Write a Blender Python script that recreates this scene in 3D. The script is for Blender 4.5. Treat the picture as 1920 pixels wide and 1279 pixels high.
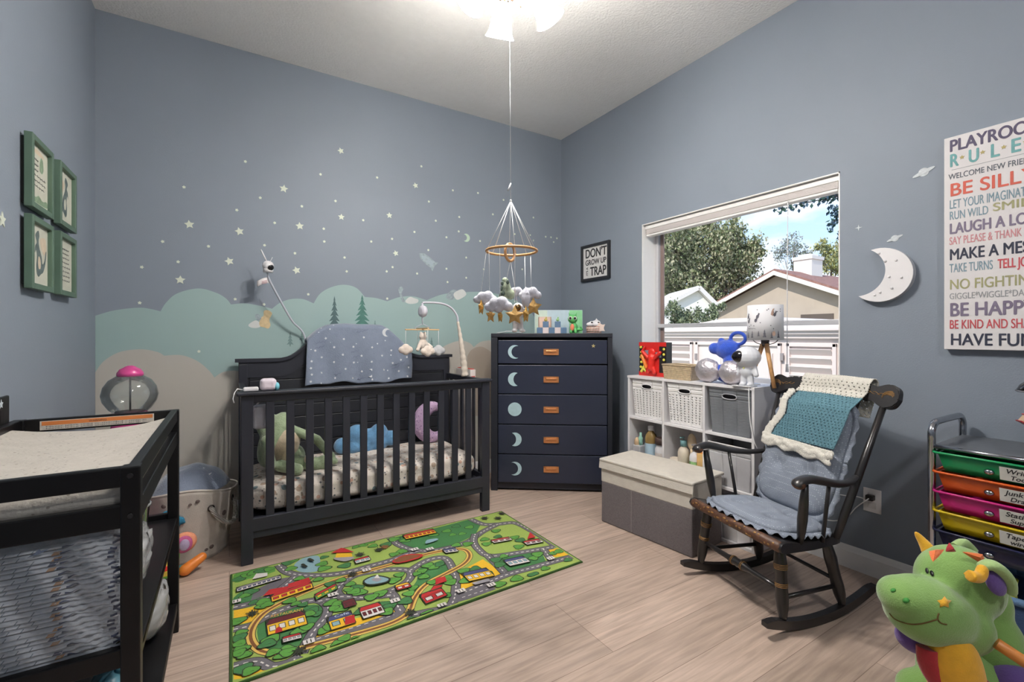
import bpy, bmesh, math, random
from mathutils import Vector, Matrix, Euler, noise
for o in list(bpy.data.objects): bpy.data.objects.remove(o, do_unlink=True)
S = bpy.context.scene
COL = S.collection
PI = math.pi
rnd = random.Random(7)

# ------------------------------------------------------------------ camera
YAW = math.atan2(530, 860)
cam_d = bpy.data.cameras.new('camera'); cam = bpy.data.objects.new('camera', cam_d); COL.objects.link(cam)
cam.location = (0, 0, 1.18); cam.rotation_euler = (PI/2, 0, -YAW)
cam_d.sensor_width = 36; cam_d.lens = 860/1920*36; cam_d.shift_y = -9.5/1920; cam_d.clip_start = .05
S.camera = cam
S.view_settings.view_transform = 'Standard'; S.view_settings.look = 'None'
S.view_settings.gamma = 1; S.view_settings.use_curve_mapping = False
S.view_settings.exposure = 0.0
FWD = Vector((math.sin(YAW), math.cos(YAW), 0)); RGT = Vector((math.cos(YAW), -math.sin(YAW), 0)); UPV = Vector((0, 0, 1)); EYE = Vector((0, 0, 1.18))
def survey(px, py, axis, val):
    """a point of the photograph (1920 wide) found on a plane of the room"""
    r = FWD + (px-960)/860*RGT + (630-py)/860*UPV
    return EYE + r*((val-EYE[axis])/r[axis])

# ------------------------------------------------------------------ world
W = bpy.data.worlds.new('sky'); S.world = W; W.use_nodes = True
nt = W.node_tree; nt.nodes.clear()
def wn(t, **k):
    n = nt.nodes.new(t)
    for a, b in k.items(): setattr(n, a, b)
    return n
tc = wn('ShaderNodeTexCoord'); sx = wn('ShaderNodeSeparateXYZ'); nt.links.new(tc.outputs['Generated'], sx.inputs[0])
r1 = wn('ShaderNodeValToRGB'); r1.color_ramp.elements[0].position = .0; r1.color_ramp.elements[0].color = (.62, .80, .95, 1)
r1.color_ramp.elements[1].position = .6; r1.color_ramp.elements[1].color = (.16, .38, .85, 1)
nt.links.new(sx.outputs[2], r1.inputs[0])
mp = wn('ShaderNodeMapping'); mp.inputs['Scale'].default_value = (1.6, 1.6, 4.0); nt.links.new(tc.outputs['Generated'], mp.inputs[0])
nz = wn('ShaderNodeTexNoise'); nz.inputs['Scale'].default_value = 2.3; nz.inputs['Detail'].default_value = 8; nt.links.new(mp.outputs[0], nz.inputs['Vector'])
r2 = wn('ShaderNodeValToRGB'); r2.color_ramp.elements[0].position = .46; r2.color_ramp.elements[0].color = (0, 0, 0, 1); r2.color_ramp.elements[1].position = .60
nt.links.new(nz.outputs[0], r2.inputs[0])
mx = wn('ShaderNodeMixRGB'); mx.inputs[2].default_value = (1.0, 1.0, 1.0, 1)
nt.links.new(r2.outputs[0], mx.inputs[0]); nt.links.new(r1.outputs[0], mx.inputs[1])
bg = wn('ShaderNodeBackground'); bg.inputs[1].default_value = 1.6; nt.links.new(mx.outputs[0], bg.inputs[0])
wo = wn('ShaderNodeOutputWorld'); nt.links.new(bg.outputs[0], wo.inputs[0])

# ------------------------------------------------------------------ lights
sd = bpy.data.lights.new('sun', 'SUN'); sd.energy = 4.2; sd.angle = .01; sd.color = (1, .95, .86)
so = bpy.data.objects.new('sun', sd); COL.objects.link(so)
so.rotation_euler = Vector((.72, .12, -.68)).to_track_quat('-Z', 'Y').to_euler()
BULB_W = 33.0            # watts of each of the four bulbs of the ceiling fixture
BULB_COL = (1.0, .955, .90)

# ------------------------------------------------------------------ materials
MC = {}
def srgb(r, g, b):
    f = lambda c: (c/255/12.92) if c/255 <= .04045 else ((c/255+.055)/1.055)**2.4
    return (f(r), f(g), f(b))
def mat(name, col, rough=.6, metal=0, var=.06, scale=30, bump=0, bscale=200, spec=.5, coat=0, trans=0, emis=None, es=0, alpha=1, stretch=None, sheen=0):
    if name in MC: return MC[name]
    m = bpy.data.materials.new(name); m.use_nodes = True; MC[name] = m
    n = m.node_tree; b = n.nodes['Principled BSDF']; L = n.links.new
    b.inputs['Roughness'].default_value = rough; b.inputs['Metallic'].default_value = metal
    b.inputs['Specular IOR Level'].default_value = spec; b.inputs['Coat Weight'].default_value = coat
    b.inputs['Transmission Weight'].default_value = trans; b.inputs['Alpha'].default_value = alpha
    b.inputs['Sheen Weight'].default_value = sheen
    if emis: b.inputs['Emission Color'].default_value = (*emis, 1); b.inputs['Emission Strength'].default_value = es
    t = n.nodes.new('ShaderNodeTexCoord'); v = t.outputs['Object']
    if stretch:
        q = n.nodes.new('ShaderNodeMapping'); q.inputs['Scale'].default_value = stretch; L(v, q.inputs[0]); v = q.outputs[0]
    z = n.nodes.new('ShaderNodeTexNoise'); z.inputs['Scale'].default_value = scale; z.inputs['Detail'].default_value = 4; L(v, z.inputs['Vector'])
    r = n.nodes.new('ShaderNodeValToRGB'); r.color_ramp.elements[0].position = .3; r.color_ramp.elements[1].position = .7
    r.color_ramp.elements[0].color = (*[c*(1-var) for c in col], 1); r.color_ramp.elements[1].color = (*[min(1, c*(1+var)) for c in col], 1)
    L(z.outputs[0], r.inputs[0]); L(r.outputs[0], b.inputs['Base Color'])
    if bump:
        z2 = n.nodes.new('ShaderNodeTexNoise'); z2.inputs['Scale'].default_value = bscale; z2.inputs['Detail'].default_value = 3; L(v, z2.inputs['Vector'])
        u = n.nodes.new('ShaderNodeBump'); u.inputs['Strength'].default_value = bump; u.inputs['Distance'].default_value = .004
        L(z2.outputs[0], u.inputs['Height']); L(u.outputs[0], b.inputs['Normal'])
    return m
def nodes_of(m): return m.node_tree, m.node_tree.nodes['Principled BSDF'], m.node_tree.links.new
def pattern_mat(name, base, cols, scale=40, rough=.8, thr=.16, randomness=1, kind='voronoi', bump=.2):
    """fabric with a sprinkled print: voronoi spots of several colours on a base"""
    m = mat(name, base, rough, var=.05, bump=bump, bscale=120)
    n, b, L = nodes_of(m)
    src = b.inputs['Base Color'].links[0].from_socket; t = [x for x in n.nodes if x.type == 'TEX_COORD'][0]
    for i, (c, sc, th) in enumerate(cols):
        v = n.nodes.new('ShaderNodeTexVoronoi'); v.inputs['Scale'].default_value = sc; v.inputs['Randomness'].default_value = randomness
        mp = n.nodes.new('ShaderNodeMapping'); mp.inputs['Location'].default_value = (i*3.7, i*1.3, i*.7); mp.inputs['Rotation'].default_value = (0, 0, i*.5)
        L(t.outputs['Object'], mp.inputs[0]); L(mp.outputs[0], v.inputs['Vector'])
        g = n.nodes.new('ShaderNodeMath'); g.operation = 'LESS_THAN'; g.inputs[1].default_value = th; L(v.outputs['Distance'], g.inputs[0])
        mxx = n.nodes.new('ShaderNodeMixRGB'); L(g.outputs[0], mxx.inputs[0]); L(src, mxx.inputs[1]); mxx.inputs[2].default_value = (*c, 1)
        src = mxx.outputs[0]
    L(src, b.inputs['Base Color']); return m
def wavebump(m, scale=60, axis='Z', strength=.6, dist=.004, kind='BANDS'):
    n, b, L = nodes_of(m); t = [x for x in n.nodes if x.type == 'TEX_COORD'][0]
    w = n.nodes.new('ShaderNodeTexWave'); w.inputs['Scale'].default_value = scale; w.bands_direction = axis
    L(t.outputs['Object'], w.inputs['Vector'])
    u = n.nodes.new('ShaderNodeBump'); u.inputs['Strength'].default_value = strength; u.inputs['Distance'].default_value = dist
    L(w.outputs[0], u.inputs['Height'])
    if b.inputs['Normal'].links: L(b.inputs['Normal'].links[0].from_socket, u.inputs['Normal'])
    L(u.outputs[0], b.inputs['Normal']); return m
def glass(name, col=(1, 1, 1), gloss=.08, rough=.02, dens=0.0):
    """thin sheet glass or clear film: lets light straight through, mirrors a little"""
    if name in MC: return MC[name]
    m = bpy.data.materials.new(name); m.use_nodes = True; MC[name] = m
    n = m.node_tree; n.nodes.clear(); L = n.links.new
    o = n.nodes.new('ShaderNodeOutputMaterial'); a = n.nodes.new('ShaderNodeBsdfTransparent'); a.inputs[0].default_value = (*col, 1)
    g = n.nodes.new('ShaderNodeBsdfGlossy'); g.inputs['Roughness'].default_value = rough
    d = n.nodes.new('ShaderNodeBsdfDiffuse'); d.inputs[0].default_value = (*col, 1)
    fr = n.nodes.new('ShaderNodeFresnel'); fr.inputs[0].default_value = 1.45
    m1 = n.nodes.new('ShaderNodeMixShader'); m2 = n.nodes.new('ShaderNodeMixShader'); m1.inputs[0].default_value = dens
    ml = n.nodes.new('ShaderNodeMath'); ml.operation = 'MULTIPLY'; ml.inputs[1].default_value = gloss*12; L(fr.outputs[0], ml.inputs[0])
    cl = n.nodes.new('ShaderNodeMath'); cl.operation = 'MINIMUM'; cl.inputs[1].default_value = .9; L(ml.outputs[0], cl.inputs[0])
    L(a.outputs[0], m1.inputs[1]); L(d.outputs[0], m1.inputs[2]); L(cl.outputs[0], m2.inputs[0]); L(m1.outputs[0], m2.inputs[1]); L(g.outputs[0], m2.inputs[2]); L(m2.outputs[0], o.inputs[0])
    return m

# ------------------------------------------------------------------ objects
WM = {}
def thing(name, label, cat, loc=(0, 0, 0), rotz=0, group=None):
    o = bpy.data.objects.new(name, None); COL.objects.link(o); o.location = loc; o.rotation_euler = (0, 0, rotz)
    o.empty_display_size = .05; o['label'] = label; o['category'] = cat
    if group: o['group'] = group
    WM[o.name] = Matrix.Translation(Vector(loc)) @ Matrix.Rotation(rotz, 4, 'Z'); return o
def tag(o, label, cat, group=None, kind=None):
    o['label'] = label; o['category'] = cat
    if group: o['group'] = group
    if kind: o['kind'] = kind
    return o
class MB:
    """collects shapes and links them as ONE mesh object"""
    def __init__(s, *mats): s.bm = bmesh.new(); s.mats = list(mats); s.cur = 0
    def m(s, mt):
        if mt not in s.mats: s.mats.append(mt)
        s.cur = s.mats.index(mt); return s
    def _done(s, verts, M=None, smooth=False):
        if M is not None: bmesh.ops.transform(s.bm, matrix=M, verts=verts)
        fs = set()
        for v in verts:
            for f in v.link_faces: fs.add(f)
        for f in fs: f.material_index = s.cur; f.smooth = smooth
        return verts
    def box(s, c, d, rot=None, bev=0, seg=2, M=None):
        r = bmesh.ops.create_cube(s.bm, size=1); vs = r['verts']
        for v in vs: v.co = Vector((v.co.x*d[0], v.co.y*d[1], v.co.z*d[2]))
        if bev:
            bev = min(bev, min(d)*.49)
            es = list({e for v in vs for e in v.link_edges})
            q = bmesh.ops.bevel(s.bm, geom=es, offset=bev, segments=seg, affect='EDGES', profile=.5)
            vs = list({v for f in q['faces'] for v in f.verts} | {v for v in vs if v.is_valid})
        T = Matrix.Translation(Vector(c)) @ (Euler(rot).to_matrix().to_4x4() if rot else Matrix())
        s._done(vs, (M @ T) if M is not None else T); return s
    def span(s, a, b, bev=0, seg=2):
        a = Vector(a); b = Vector(b); return s.box((a+b)/2, [abs(x) for x in (b-a)], bev=bev, seg=seg)
    def tube(s, pts, r, seg=10, cap=True, flat=1.0, up=None):
        """round bar through points; r one radius or one per point; flat squashes it across 'up'"""
        pts = [Vector(p) for p in pts]; n = len(pts); rs = r if isinstance(r, (list, tuple)) else [r]*n
        rings = []; ref = Vector(up) if up else None; prev = None
        for i, p in enumerate(pts):
            t = (pts[min(i+1, n-1)]-pts[max(i-1, 0)]).normalized()
            if prev is None:
                a = ref if ref else (Vector((0, 0, 1)) if abs(t.z) < .9 else Vector((1, 0, 0)))
            else: a = ref if ref else prev
            x = (a - t*a.dot(t))
            if x.length < 1e-6: x = t.orthogonal()
            x.normalize(); y = t.cross(x); prev = x
            rings.append([s.bm.verts.new(p + x*math.cos(2*PI*k/seg)*rs[i]*flat + y*math.sin(2*PI*k/seg)*rs[i]) for k in range(seg)])
        for i in range(n-1):
            for k in range(seg):
                f = s.bm.faces.new((rings[i][k], rings[i][(k+1) % seg], rings[i+1][(k+1) % seg], rings[i+1][k])); f.smooth = True; f.material_index = s.cur
        if cap:
            for rg, rev in ((rings[0], True), (rings[-1], False)):
                f = s.bm.faces.new(list(reversed(rg)) if rev else rg); f.material_index = s.cur
        return s
    def lathe(s, prof, o=(0, 0, 0), axis=(0, 0, 1), seg=24, close=True, smooth=True, sx=1, sy=1):
        """profile [(r, h)...] turned about axis through o"""
        q = Vector(axis).normalized().to_track_quat('Z', 'Y').to_matrix().to_4x4(); T = Matrix.Translation(Vector(o)) @ q
        rings = []
        for r, h in prof:
            rings.append([s.bm.verts.new(T @ Vector((max(r, 1e-4)*math.cos(2*PI*k/seg)*sx, max(r, 1e-4)*math.sin(2*PI*k/seg)*sy, h))) for k in range(seg)])
        for i in range(len(rings)-1):
            for k in range(seg):
                f = s.bm.faces.new((rings[i][k], rings[i][(k+1) % seg], rings[i+1][(k+1) % seg], rings[i+1][k])); f.smooth = smooth; f.material_index = s.cur
        if close:
            for rg, rev in ((rings[0], True), (rings[-1], False)):
                f = s.bm.faces.new(list(reversed(rg)) if rev else rg); f.material_index = s.cur
        return s
    def rod(s, a, b, r, r2=None, seg=12): 
        a = Vector(a); b = Vector(b); return s.lathe([(r, 0), (r if r2 is None else r2, (b-a).length)], a, b-a, seg)
    def prism(s, poly, h, M, bev=0, smooth=False):
        """2-D outline (x,y) extruded by h along z, then placed by M"""
        n = len(poly); a = [s.bm.verts.new((p[0], p[1], 0)) for p in poly]; b = [s.bm.verts.new((p[0], p[1], h)) for p in poly]
        ar = sum(poly[i][0]*poly[(i+1) % n][1]-poly[(i+1) % n][0]*poly[i][1] for i in range(n))
        if ar < 0: a.reverse(); b.reverse()
        f1 = s.bm.faces.new(list(reversed(a))); f2 = s.bm.faces.new(b)
        sides = []
        for i in range(n): sides.append(s.bm.faces.new((a[i], a[(i+1) % n], b[(i+1) % n], b[i])))
        vs = a+b
        if bev:
            es = [e for e in f2.edges]
            q = bmesh.ops.bevel(s.bm, geom=es, offset=bev, segments=2, affect='EDGES')
            vs = list({v for f in q['faces'] for v in f.verts} | {v for v in vs if v.is_valid})
        s._done(vs, M)
        if smooth:
            for f in sides:
                if f.is_valid: f.smooth = True
        return s
    def flat(s, poly, M):
        vs = [s.bm.verts.new(M @ Vector((p[0], p[1], p[2] if len(p) > 2 else 0))) for p in poly]; f = s.bm.faces.new(vs); f.material_index = s.cur; return s
    def ell(s, c, r, rot=None, seg=16, M=None):
        q = bmesh.ops.create_uvsphere(s.bm, u_segments=seg, v_segments=max(6, seg*2//3), radius=1)
        T = Matrix.Translation(Vector(c)) @ (Euler(rot).to_matrix().to_4x4() if rot else Matrix()) @ Matrix.Diagonal((*r, 1)) if not isinstance(r, (int, float)) else Matrix.Translation(Vector(c)) @ Matrix.Scale(r, 4)
        if M is not None: T = M @ T
        s._done(q['verts'], T, True); return s
    def cap(s, a, b, ra, rb=None, seg=14):
        """capsule"""
        rb = ra if rb is None else rb; a = Vector(a); b = Vector(b); L = (b-a).length; pr = []
        for i in range(7): t = -PI/2 + PI/2*i/6; pr.append((ra*math.cos(t), ra*math.sin(t)))
        for i in range(1, 7): t = PI/2*i/6; pr.append((rb*math.cos(t), L+rb*math.sin(t)))
        return s.lathe(pr, a, b-a, seg)
    def grid(s, fn, nu, nv, smooth=True, skip=None):
        vs = [[s.bm.verts.new(fn(i/nu, j/nv)) for j in range(nv+1)] for i in range(nu+1)]
        for i in range(nu):
            for j in range(nv):
                if skip and skip(i, j): continue
                f = s.bm.faces.new((vs[i][j], vs[i+1][j], vs[i+1][j+1], vs[i][j+1])); f.smooth = smooth; f.material_index = s.cur
        return s
    def build(s, name, parent=None, world=False, solid=0, sub=0, remesh=0, smooth_it=0, autos=False, disp=None):
        me = bpy.data.meshes.new(name)
        if world and parent is not None:
            p = parent
            while p.parent is not None: p = p.parent
            bmesh.ops.transform(s.bm, matrix=WM[p.name].inverted() if p.name in WM else Matrix(), verts=s.bm.verts[:])
        bmesh.ops.recalc_face_normals(s.bm, faces=s.bm.faces[:]) if not solid and not disp == 'raw' else None
        s.bm.to_mesh(me); s.bm.free()
        for m_ in s.mats: me.materials.append(m_)
        o = bpy.data.objects.new(name, me); COL.objects.link(o)
        if parent is not None: o.parent = parent
        if remesh:
            md = o.modifiers.new('skin', 'REMESH'); md.mode = 'VOXEL'; md.voxel_size = remesh; md.use_smooth_shade = True
        if smooth_it:
            md = o.modifiers.new('soft', 'SMOOTH'); md.iterations = smooth_it; md.factor = .6
        if solid: md = o.modifiers.new('thick', 'SOLIDIFY'); md.thickness = solid; md.offset = 0
        if sub: md = o.modifiers.new('sub', 'SUBSURF'); md.levels = sub; md.render_levels = sub
        return o
def struct(mb, name, **k):
    o = mb.build(name, **k); o['kind'] = 'structure'; return o
def solo(mb, name, label, cat, group=None, kind=None, **k): return tag(mb.build(name, **k), label, cat, group, kind)
def copy_tree(o, parent=None):
    c = o.copy(); COL.objects.link(c)
    if parent is not None: c.parent = parent
    for ch in list(o.children): copy_tree(ch, c)
    return c
def frame_M(o, x, y, z=None):
    x = Vector(x).normalized(); y = Vector(y).normalized(); z = x.cross(y) if z is None else Vector(z)
    return Matrix(((x.x, y.x, z.x, o[0]), (x.y, y.y, z.y, o[1]), (x.z, y.z, z.z, o[2]), (0, 0, 0, 1)))
def star(R=1, r=.45, n=5, a0=PI/2): return [((R if k % 2 == 0 else r)*math.cos(a0+PI*k/n), (R if k % 2 == 0 else r)*math.sin(a0+PI*k/n)) for k in range(2*n)]
def circ(R=1, n=32, cx=0, cy=0, ry=None): return [(cx+R*math.cos(2*PI*k/n), cy+(ry or R)*math.sin(2*PI*k/n)) for k in range(n)]
def crescent(R, d, r, n=24):
    """lune: disc radius R minus disc radius r shifted by d along +x (horns point to +x)"""
    x = (d*d+R*R-r*r)/(2*d); y = math.sqrt(max(1e-9, R*R-x*x)); a = math.atan2(y, x); b = math.atan2(y, x-d)
    out = [(R*math.cos(a+(2*PI-2*a)*k/n), R*math.sin(a+(2*PI-2*a)*k/n)) for k in range(n+1)]
    inn = [(d+r*math.cos(2*PI-b-(2*PI-2*b)*k/n), r*math.sin(2*PI-b-(2*PI-2*b)*k/n)) for k in range(1, n)]
    return out+inn
def catmull(pts, n=6, closed=False):
    P = [Vector(p) for p in pts]; out = []; m = len(P)
    for i in range(m if closed else m-1):
        a, b, c, d = (P[(i-1) % m], P[i % m], P[(i+1) % m], P[(i+2) % m]) if closed else (P[max(i-1, 0)], P[i], P[i+1], P[min(i+2, m-1)])
        for k in range(n):
            t = k/n; out.append(.5*((2*b)+(-a+c)*t+(2*a-5*b+4*c-d)*t*t+(-a+3*b-3*c+d)*t**3))
    if not closed: out.append(P[-1])
    return out
def text_mesh(txt, size, depth=.001, bold=0, align='LEFT', sx=1, shear=0, space=1):
    c = bpy.data.curves.new('t', 'FONT'); c.body = txt; c.size = size; c.extrude = depth/2; c.offset = bold; c.align_x = align; c.shear = shear; c.space_character = space
    o = bpy.data.objects.new('t', c); COL.objects.link(o); bpy.context.view_layer.update()
    me = bpy.data.meshes.new_from_object(o.evaluated_get(bpy.context.evaluated_depsgraph_get())); bpy.data.objects.remove(o)
    for v in me.vertices: v.co.x *= sx
    return me
def text(mb, txt, size, M, width=None, **k):
    """lettering added to a mesh; width stretches it to fit"""
    bold = k.pop('bold', 0); me = text_mesh(txt, size, **k)
    if width:
        xs = [v.co.x for v in me.vertices]; w = max(xs)-min(xs)
        for v in me.vertices: v.co.x *= width/w
    b0 = len(mb.bm.faces)
    for i, (ox, oy) in enumerate(((0, 0), (1, 0), (-1, 0), (0, .8), (0, -.8)) if bold else ((0, 0),)):
        m2 = me.copy(); m2.transform(M @ Matrix.Translation((ox*bold, oy*bold, .00004*i))); mb.bm.from_mesh(m2); bpy.data.meshes.remove(m2)
    mb.bm.faces.ensure_lookup_table()
    for f in mb.bm.faces[b0:]: f.material_index = mb.cur
    bpy.data.meshes.remove(me)
ALLROOM = (-.653, 2.695, -1.7, 3.48, 3.05)
# ================================================================== the room
FILL_DOME = 112.0  # glow strength of the added fill light behind the camera
X0, X1, Y0, Y1, H = ALLROOM
WALL = srgb(132, 141, 153)
m_wall = mat('wall_paint', WALL, .55, var=.012, scale=3, bump=.12, bscale=160, spec=.3)
m_ceil = mat('ceiling_paint', srgb(236, 235, 233), .9, var=.015, scale=20, bump=.9, bscale=75, spec=.1)
m_trim = mat('trim_white', srgb(232, 232, 234), .4, var=.01)
# floor: vinyl planks along x
m_floor = mat('plank_floor', srgb(187, 168, 155), .42, var=.12, scale=3.5, stretch=(1, 9, 1), bump=.05, bscale=60)
n, b, L = nodes_of(m_floor); t = [x for x in n.nodes if x.type == 'TEX_COORD'][0]
base = b.inputs['Base Color'].links[0].from_socket
bk = n.nodes.new('ShaderNodeTexBrick'); bk.inputs['Scale'].default_value = 1; bk.inputs['Brick Width'].default_value = 1.22; bk.inputs['Row Height'].default_value = .18
bk.inputs['Mortar Size'].default_value = .0012; bk.inputs['Mortar Smooth'].default_value = .3; bk.offset = .37; bk.offset_frequency = 3
bk.inputs['Color1'].default_value = (.84, .83, .82, 1); bk.inputs['Color2'].default_value = (1.10, 1.09, 1.08, 1); bk.inputs['Mortar'].default_value = (.42, .38, .35, 1); bk.inputs['Bias'].default_value = 0
L(t.outputs['Object'], bk.inputs['Vector'])
gr = n.nodes.new('ShaderNodeTexNoise'); gr.inputs['Scale'].default_value = 14; gr.inputs['Detail'].default_value = 9; gr.inputs['Distortion'].default_value = .6
gm = n.nodes.new('ShaderNodeMapping'); gm.inputs['Scale'].default_value = (.28, 4.5, 1); L(t.outputs['Object'], gm.inputs[0]); L(gm.outputs[0], gr.inputs['Vector'])
g2 = n.nodes.new('ShaderNodeValToRGB'); g2.color_ramp.elements[0].position = .34; g2.color_ramp.elements[0].color = (.82, .80, .78, 1); g2.color_ramp.elements[1].position = .62; g2.color_ramp.elements[1].color = (1.06, 1.05, 1.04, 1)
L(gr.outputs[0], g2.inputs[0])
m1 = n.nodes.new('ShaderNodeMixRGB'); m1.blend_type = 'MULTIPLY'; m1.inputs[0].default_value = 1; L(base, m1.inputs[1]); L(bk.outputs[0], m1.inputs[2])
m2 = n.nodes.new('ShaderNodeMixRGB'); m2.blend_type = 'MULTIPLY'; m2.inputs[0].default_value = 1; L(m1.outputs[0], m2.inputs[1]); L(g2.outputs[0], m2.inputs[2]); L(m2.outputs[0], b.inputs['Base Color'])

struct(MB(m_floor).span((X0-.2, Y0-.2, -.1), (X1+.2, Y1+.2, 0)), 'floor')
struct(MB(m_ceil).span((X0-.2, Y0-.2, H), (X1+.2, Y1+.2, H+.12)), 'ceiling')
wall_back = struct(MB(m_wall).span((X0-.15, Y1, 0), (X1+.15, Y1+.15, H)), 'wall_back')
struct(MB(m_wall).span((X0-.15, Y0, 0), (X0, Y1, H)), 'wall_left')
struct(MB(m_wall).span((X0-.15, Y0-.15, 0), (X1+.15, Y0, H)), 'wall_front')
WY0, WY1, WZ0, WZ1, XO = 1.132, 2.471, .86, 2.032, 2.875
w = MB(m_wall)
w.span((X1, Y0, 0), (XO, WY0, H)); w.span((X1, WY1, 0), (XO, Y1, H)); w.span((X1, WY0, 0), (XO, WY1, WZ0)); w.span((X1, WY0, WZ1), (XO, WY1, H))
bmesh.ops.remove_doubles(w.bm, verts=w.bm.verts[:], dist=1e-5)
struct(w, 'wall_right')
def baseboard(name, a, b, nrm):
    a = Vector(a); b = Vector(b); d = (b-a); pr = [(0, 0), (.015, 0), (.015, .085), (.012, .092), (.009, .100), (.004, .110), (0, .113)]
    struct(MB(m_trim).prism(pr, d.length, frame_M(a, nrm, (0, 0, 1), d.normalized())), name)
baseboard('baseboard_right', (X1, Y1, 0), (X1, Y0, 0), (-1, 0, 0))
baseboard('baseboard_back', (X0, Y1, 0), (X1, Y1, 0), (0, -1, 0))
baseboard('baseboard_left', (X0, Y0, 0), (X0, Y1, 0), (1, 0, 0))

# ---- window: white jamb lining, two-part sash, screen frame, glass, lifted blind
m_vinyl = mat('window_white', srgb(238, 236, 234), .4, var=.01)
m_alu = mat('sash_grey', srgb(205, 205, 208), .35, .2, var=.02)
m_bronze = mat('screen_frame_brown', srgb(150, 122, 112), .5, var=.05)
j = MB(m_vinyl); e = .006
j.span((X1-.002, WY1-e, WZ0), (2.845, WY1, WZ1)); j.span((X1-.002, WY0, WZ0), (2.845, WY0+e, WZ1)); j.span((X1-.002, WY0, WZ1-e), (2.845, WY1, WZ1)); j.span((X1-.012, WY0-.02, WZ0), (2.845, WY1+.02, WZ0+.02), bev=.004)
win = struct(j, 'window_1')
f = MB(m_alu)
for ya in (WY0+e, WY1-e-.028): f.span((2.835, ya, WZ0+.02), (2.865, ya+.028, WZ1-e), bev=.003)
f.span((2.835, WY0+e, WZ1-.04), (2.865, WY1-e, WZ1-e), bev=.003); f.span((2.835, WY0+e, WZ0+.02), (2.865, WY1-e, WZ0+.055), bev=.003)
f.build('window_frame', win)
MB(m_alu).span((2.832, WY0+.02, 1.243), (2.858, WY1-.02, 1.272), bev=.003).build('meeting_rail', win)
f = MB(m_bronze)
for ya in (WY0+.034, WY1-.064): f.span((2.862, ya, WZ0+.05), (2.872, ya+.03, WZ1-.04))
f.build('screen_frame', win)
g = MB(glass('window_glass', (.97, .98, .99), .03)); g.span((2.848, WY0+.03, 1.27), (2.852, WY1-.03, WZ1-.04)); g.build('upper_pane', win)
g = MB(glass('window_glass')); g.span((2.842, WY0+.03, WZ0+.05), (2.846, WY1-.03, 1.245)); g.build('lower_pane', win)
bl = thing('window_blind', 'white window blind pulled all the way up under the window head', 'blind', (2.75, (WY0+WY1)/2, WZ1-.01))
MB(m_vinyl).span((2.715, WY0+.012, 1.994), (2.77, WY1-.012, WZ1-.008), bev=.003).build('headrail', bl, world=True)
s = MB(mat('blind_slat', srgb(215, 208, 206), .5, var=.02))
for k in range(9): s.span((2.72, WY0+.02, 1.958+.004*k), (2.768, WY1-.02, 1.961+.004*k))
s.build('slat_stack', bl, world=True)
MB(m_vinyl).span((2.718, WY0+.02, 1.940), (2.77, WY1-.02, 1.955), bev=.004).build('bottom_rail', bl, world=True)
c = MB(mat('white_cord', srgb(235, 235, 235), .6, var=0)); yb = survey(1476, 640, 0, 2.705).y
c.tube([(2.712, yb, 1.95), (2.705, yb, 1.5), (2.70, yb-.002, 1.02)], .0022, 6); c.rod((2.70, yb-.002, 1.02), (2.70, yb-.002, .975), .006, .009)
c.build('pull_cord', bl, world=True)

# ---- mural on the back wall: two bands of clouds, pines and little creatures, painted flat
def wb(px, py): 
    p = survey(px, py, 1, Y1); return (p.x, p.z)
MW = lambda k: frame_M((0, Y1-.0006*k, 0), (1, 0, 0), (0, 0, 1), (0, -1, 0))
def mural(name, polys, mt, k=1):
    q = MB(mt)
    for pl_ in polys: q.prism(pl_, .0004, MW(k))
    return q.build(name, wall_back)
def arcs(seq):
    """outline of pixel points split at cusps"""
    out = []
    for a in seq: out += [tuple(v)[:2] for v in catmull([(*wb(*p), 0) for p in a], 8)]
    return out
m_teal = mat('mural_teal', srgb(152, 176, 175), .6, var=.02, scale=4)
m_beige = mat('mural_beige', srgb(184, 180, 172), .6, var=.02, scale=4)
m_beige2 = mat('mural_warm_beige', srgb(168, 156, 144), .6, var=.02, scale=4)
teal = arcs([[(179, 592), (215, 582), (260, 577), (285, 580), (301, 584)], [(301, 584), (312, 567), (333, 550), (372, 541), (405, 549), (424, 560), (433, 571)],
             [(433, 571), (460, 569), (490, 574), (510, 579)], [(510, 579), (525, 568), (545, 561), (568, 561), (588, 569)],
             [(588, 569), (600, 551), (620, 539), (645, 534), (668, 540), (684, 557)], [(684, 557), (705, 559), (726, 565)], [(726, 565), (750, 557), (775, 556), (800, 563)],
             [(800, 563), (830, 552), (870, 548), (910, 548), (950, 556), (985, 575), (1005, 600), (1015, 630)]])
zb = .62
mural('mural_cloud', [teal + [(teal[-1][0], zb), (X0+.001, zb), (X0+.001, teal[0][1])]], m_teal, 1)
be = arcs([[(179, 698), (195, 677), (225, 660), (265, 655), (295, 660), (308, 667)], [(308, 667), (340, 666), (370, 677), (392, 695), (402, 708)],
           [(402, 708), (420, 697), (450, 696), (480, 705), (505, 722)], [(505, 722), (600, 712), (700, 714), (800, 690)], [(800, 690), (815, 665), (835, 648), (862, 639), (880, 643), (888, 651)], [(888, 651), (905, 640), (940, 640), (985, 660), (1010, 690)]])
mural('mural_cloud', [be + [(X1-.001, wb(1010, 690)[1]), (X1-.001, .113), (X0+.001, .113), (X0+.001, be[0][1])]], m_beige, 2)
br = arcs([[(876, 668), (884, 656), (900, 650), (915, 656), (930, 668)]])
mural('mural_cloud', [br + [(br[-1][0], .5), (br[0][0], .5)]], m_beige2, 3)
m_pine = mat('mural_pine_dark', srgb(78, 102, 104), .7, var=.1, scale=30); m_pine2 = mat('mural_pine_green', srgb(76, 122, 112), .7, var=.12, scale=30); m_pine3 = mat('mural_pine_pale', srgb(112, 138, 136), .7, var=.1)
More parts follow.
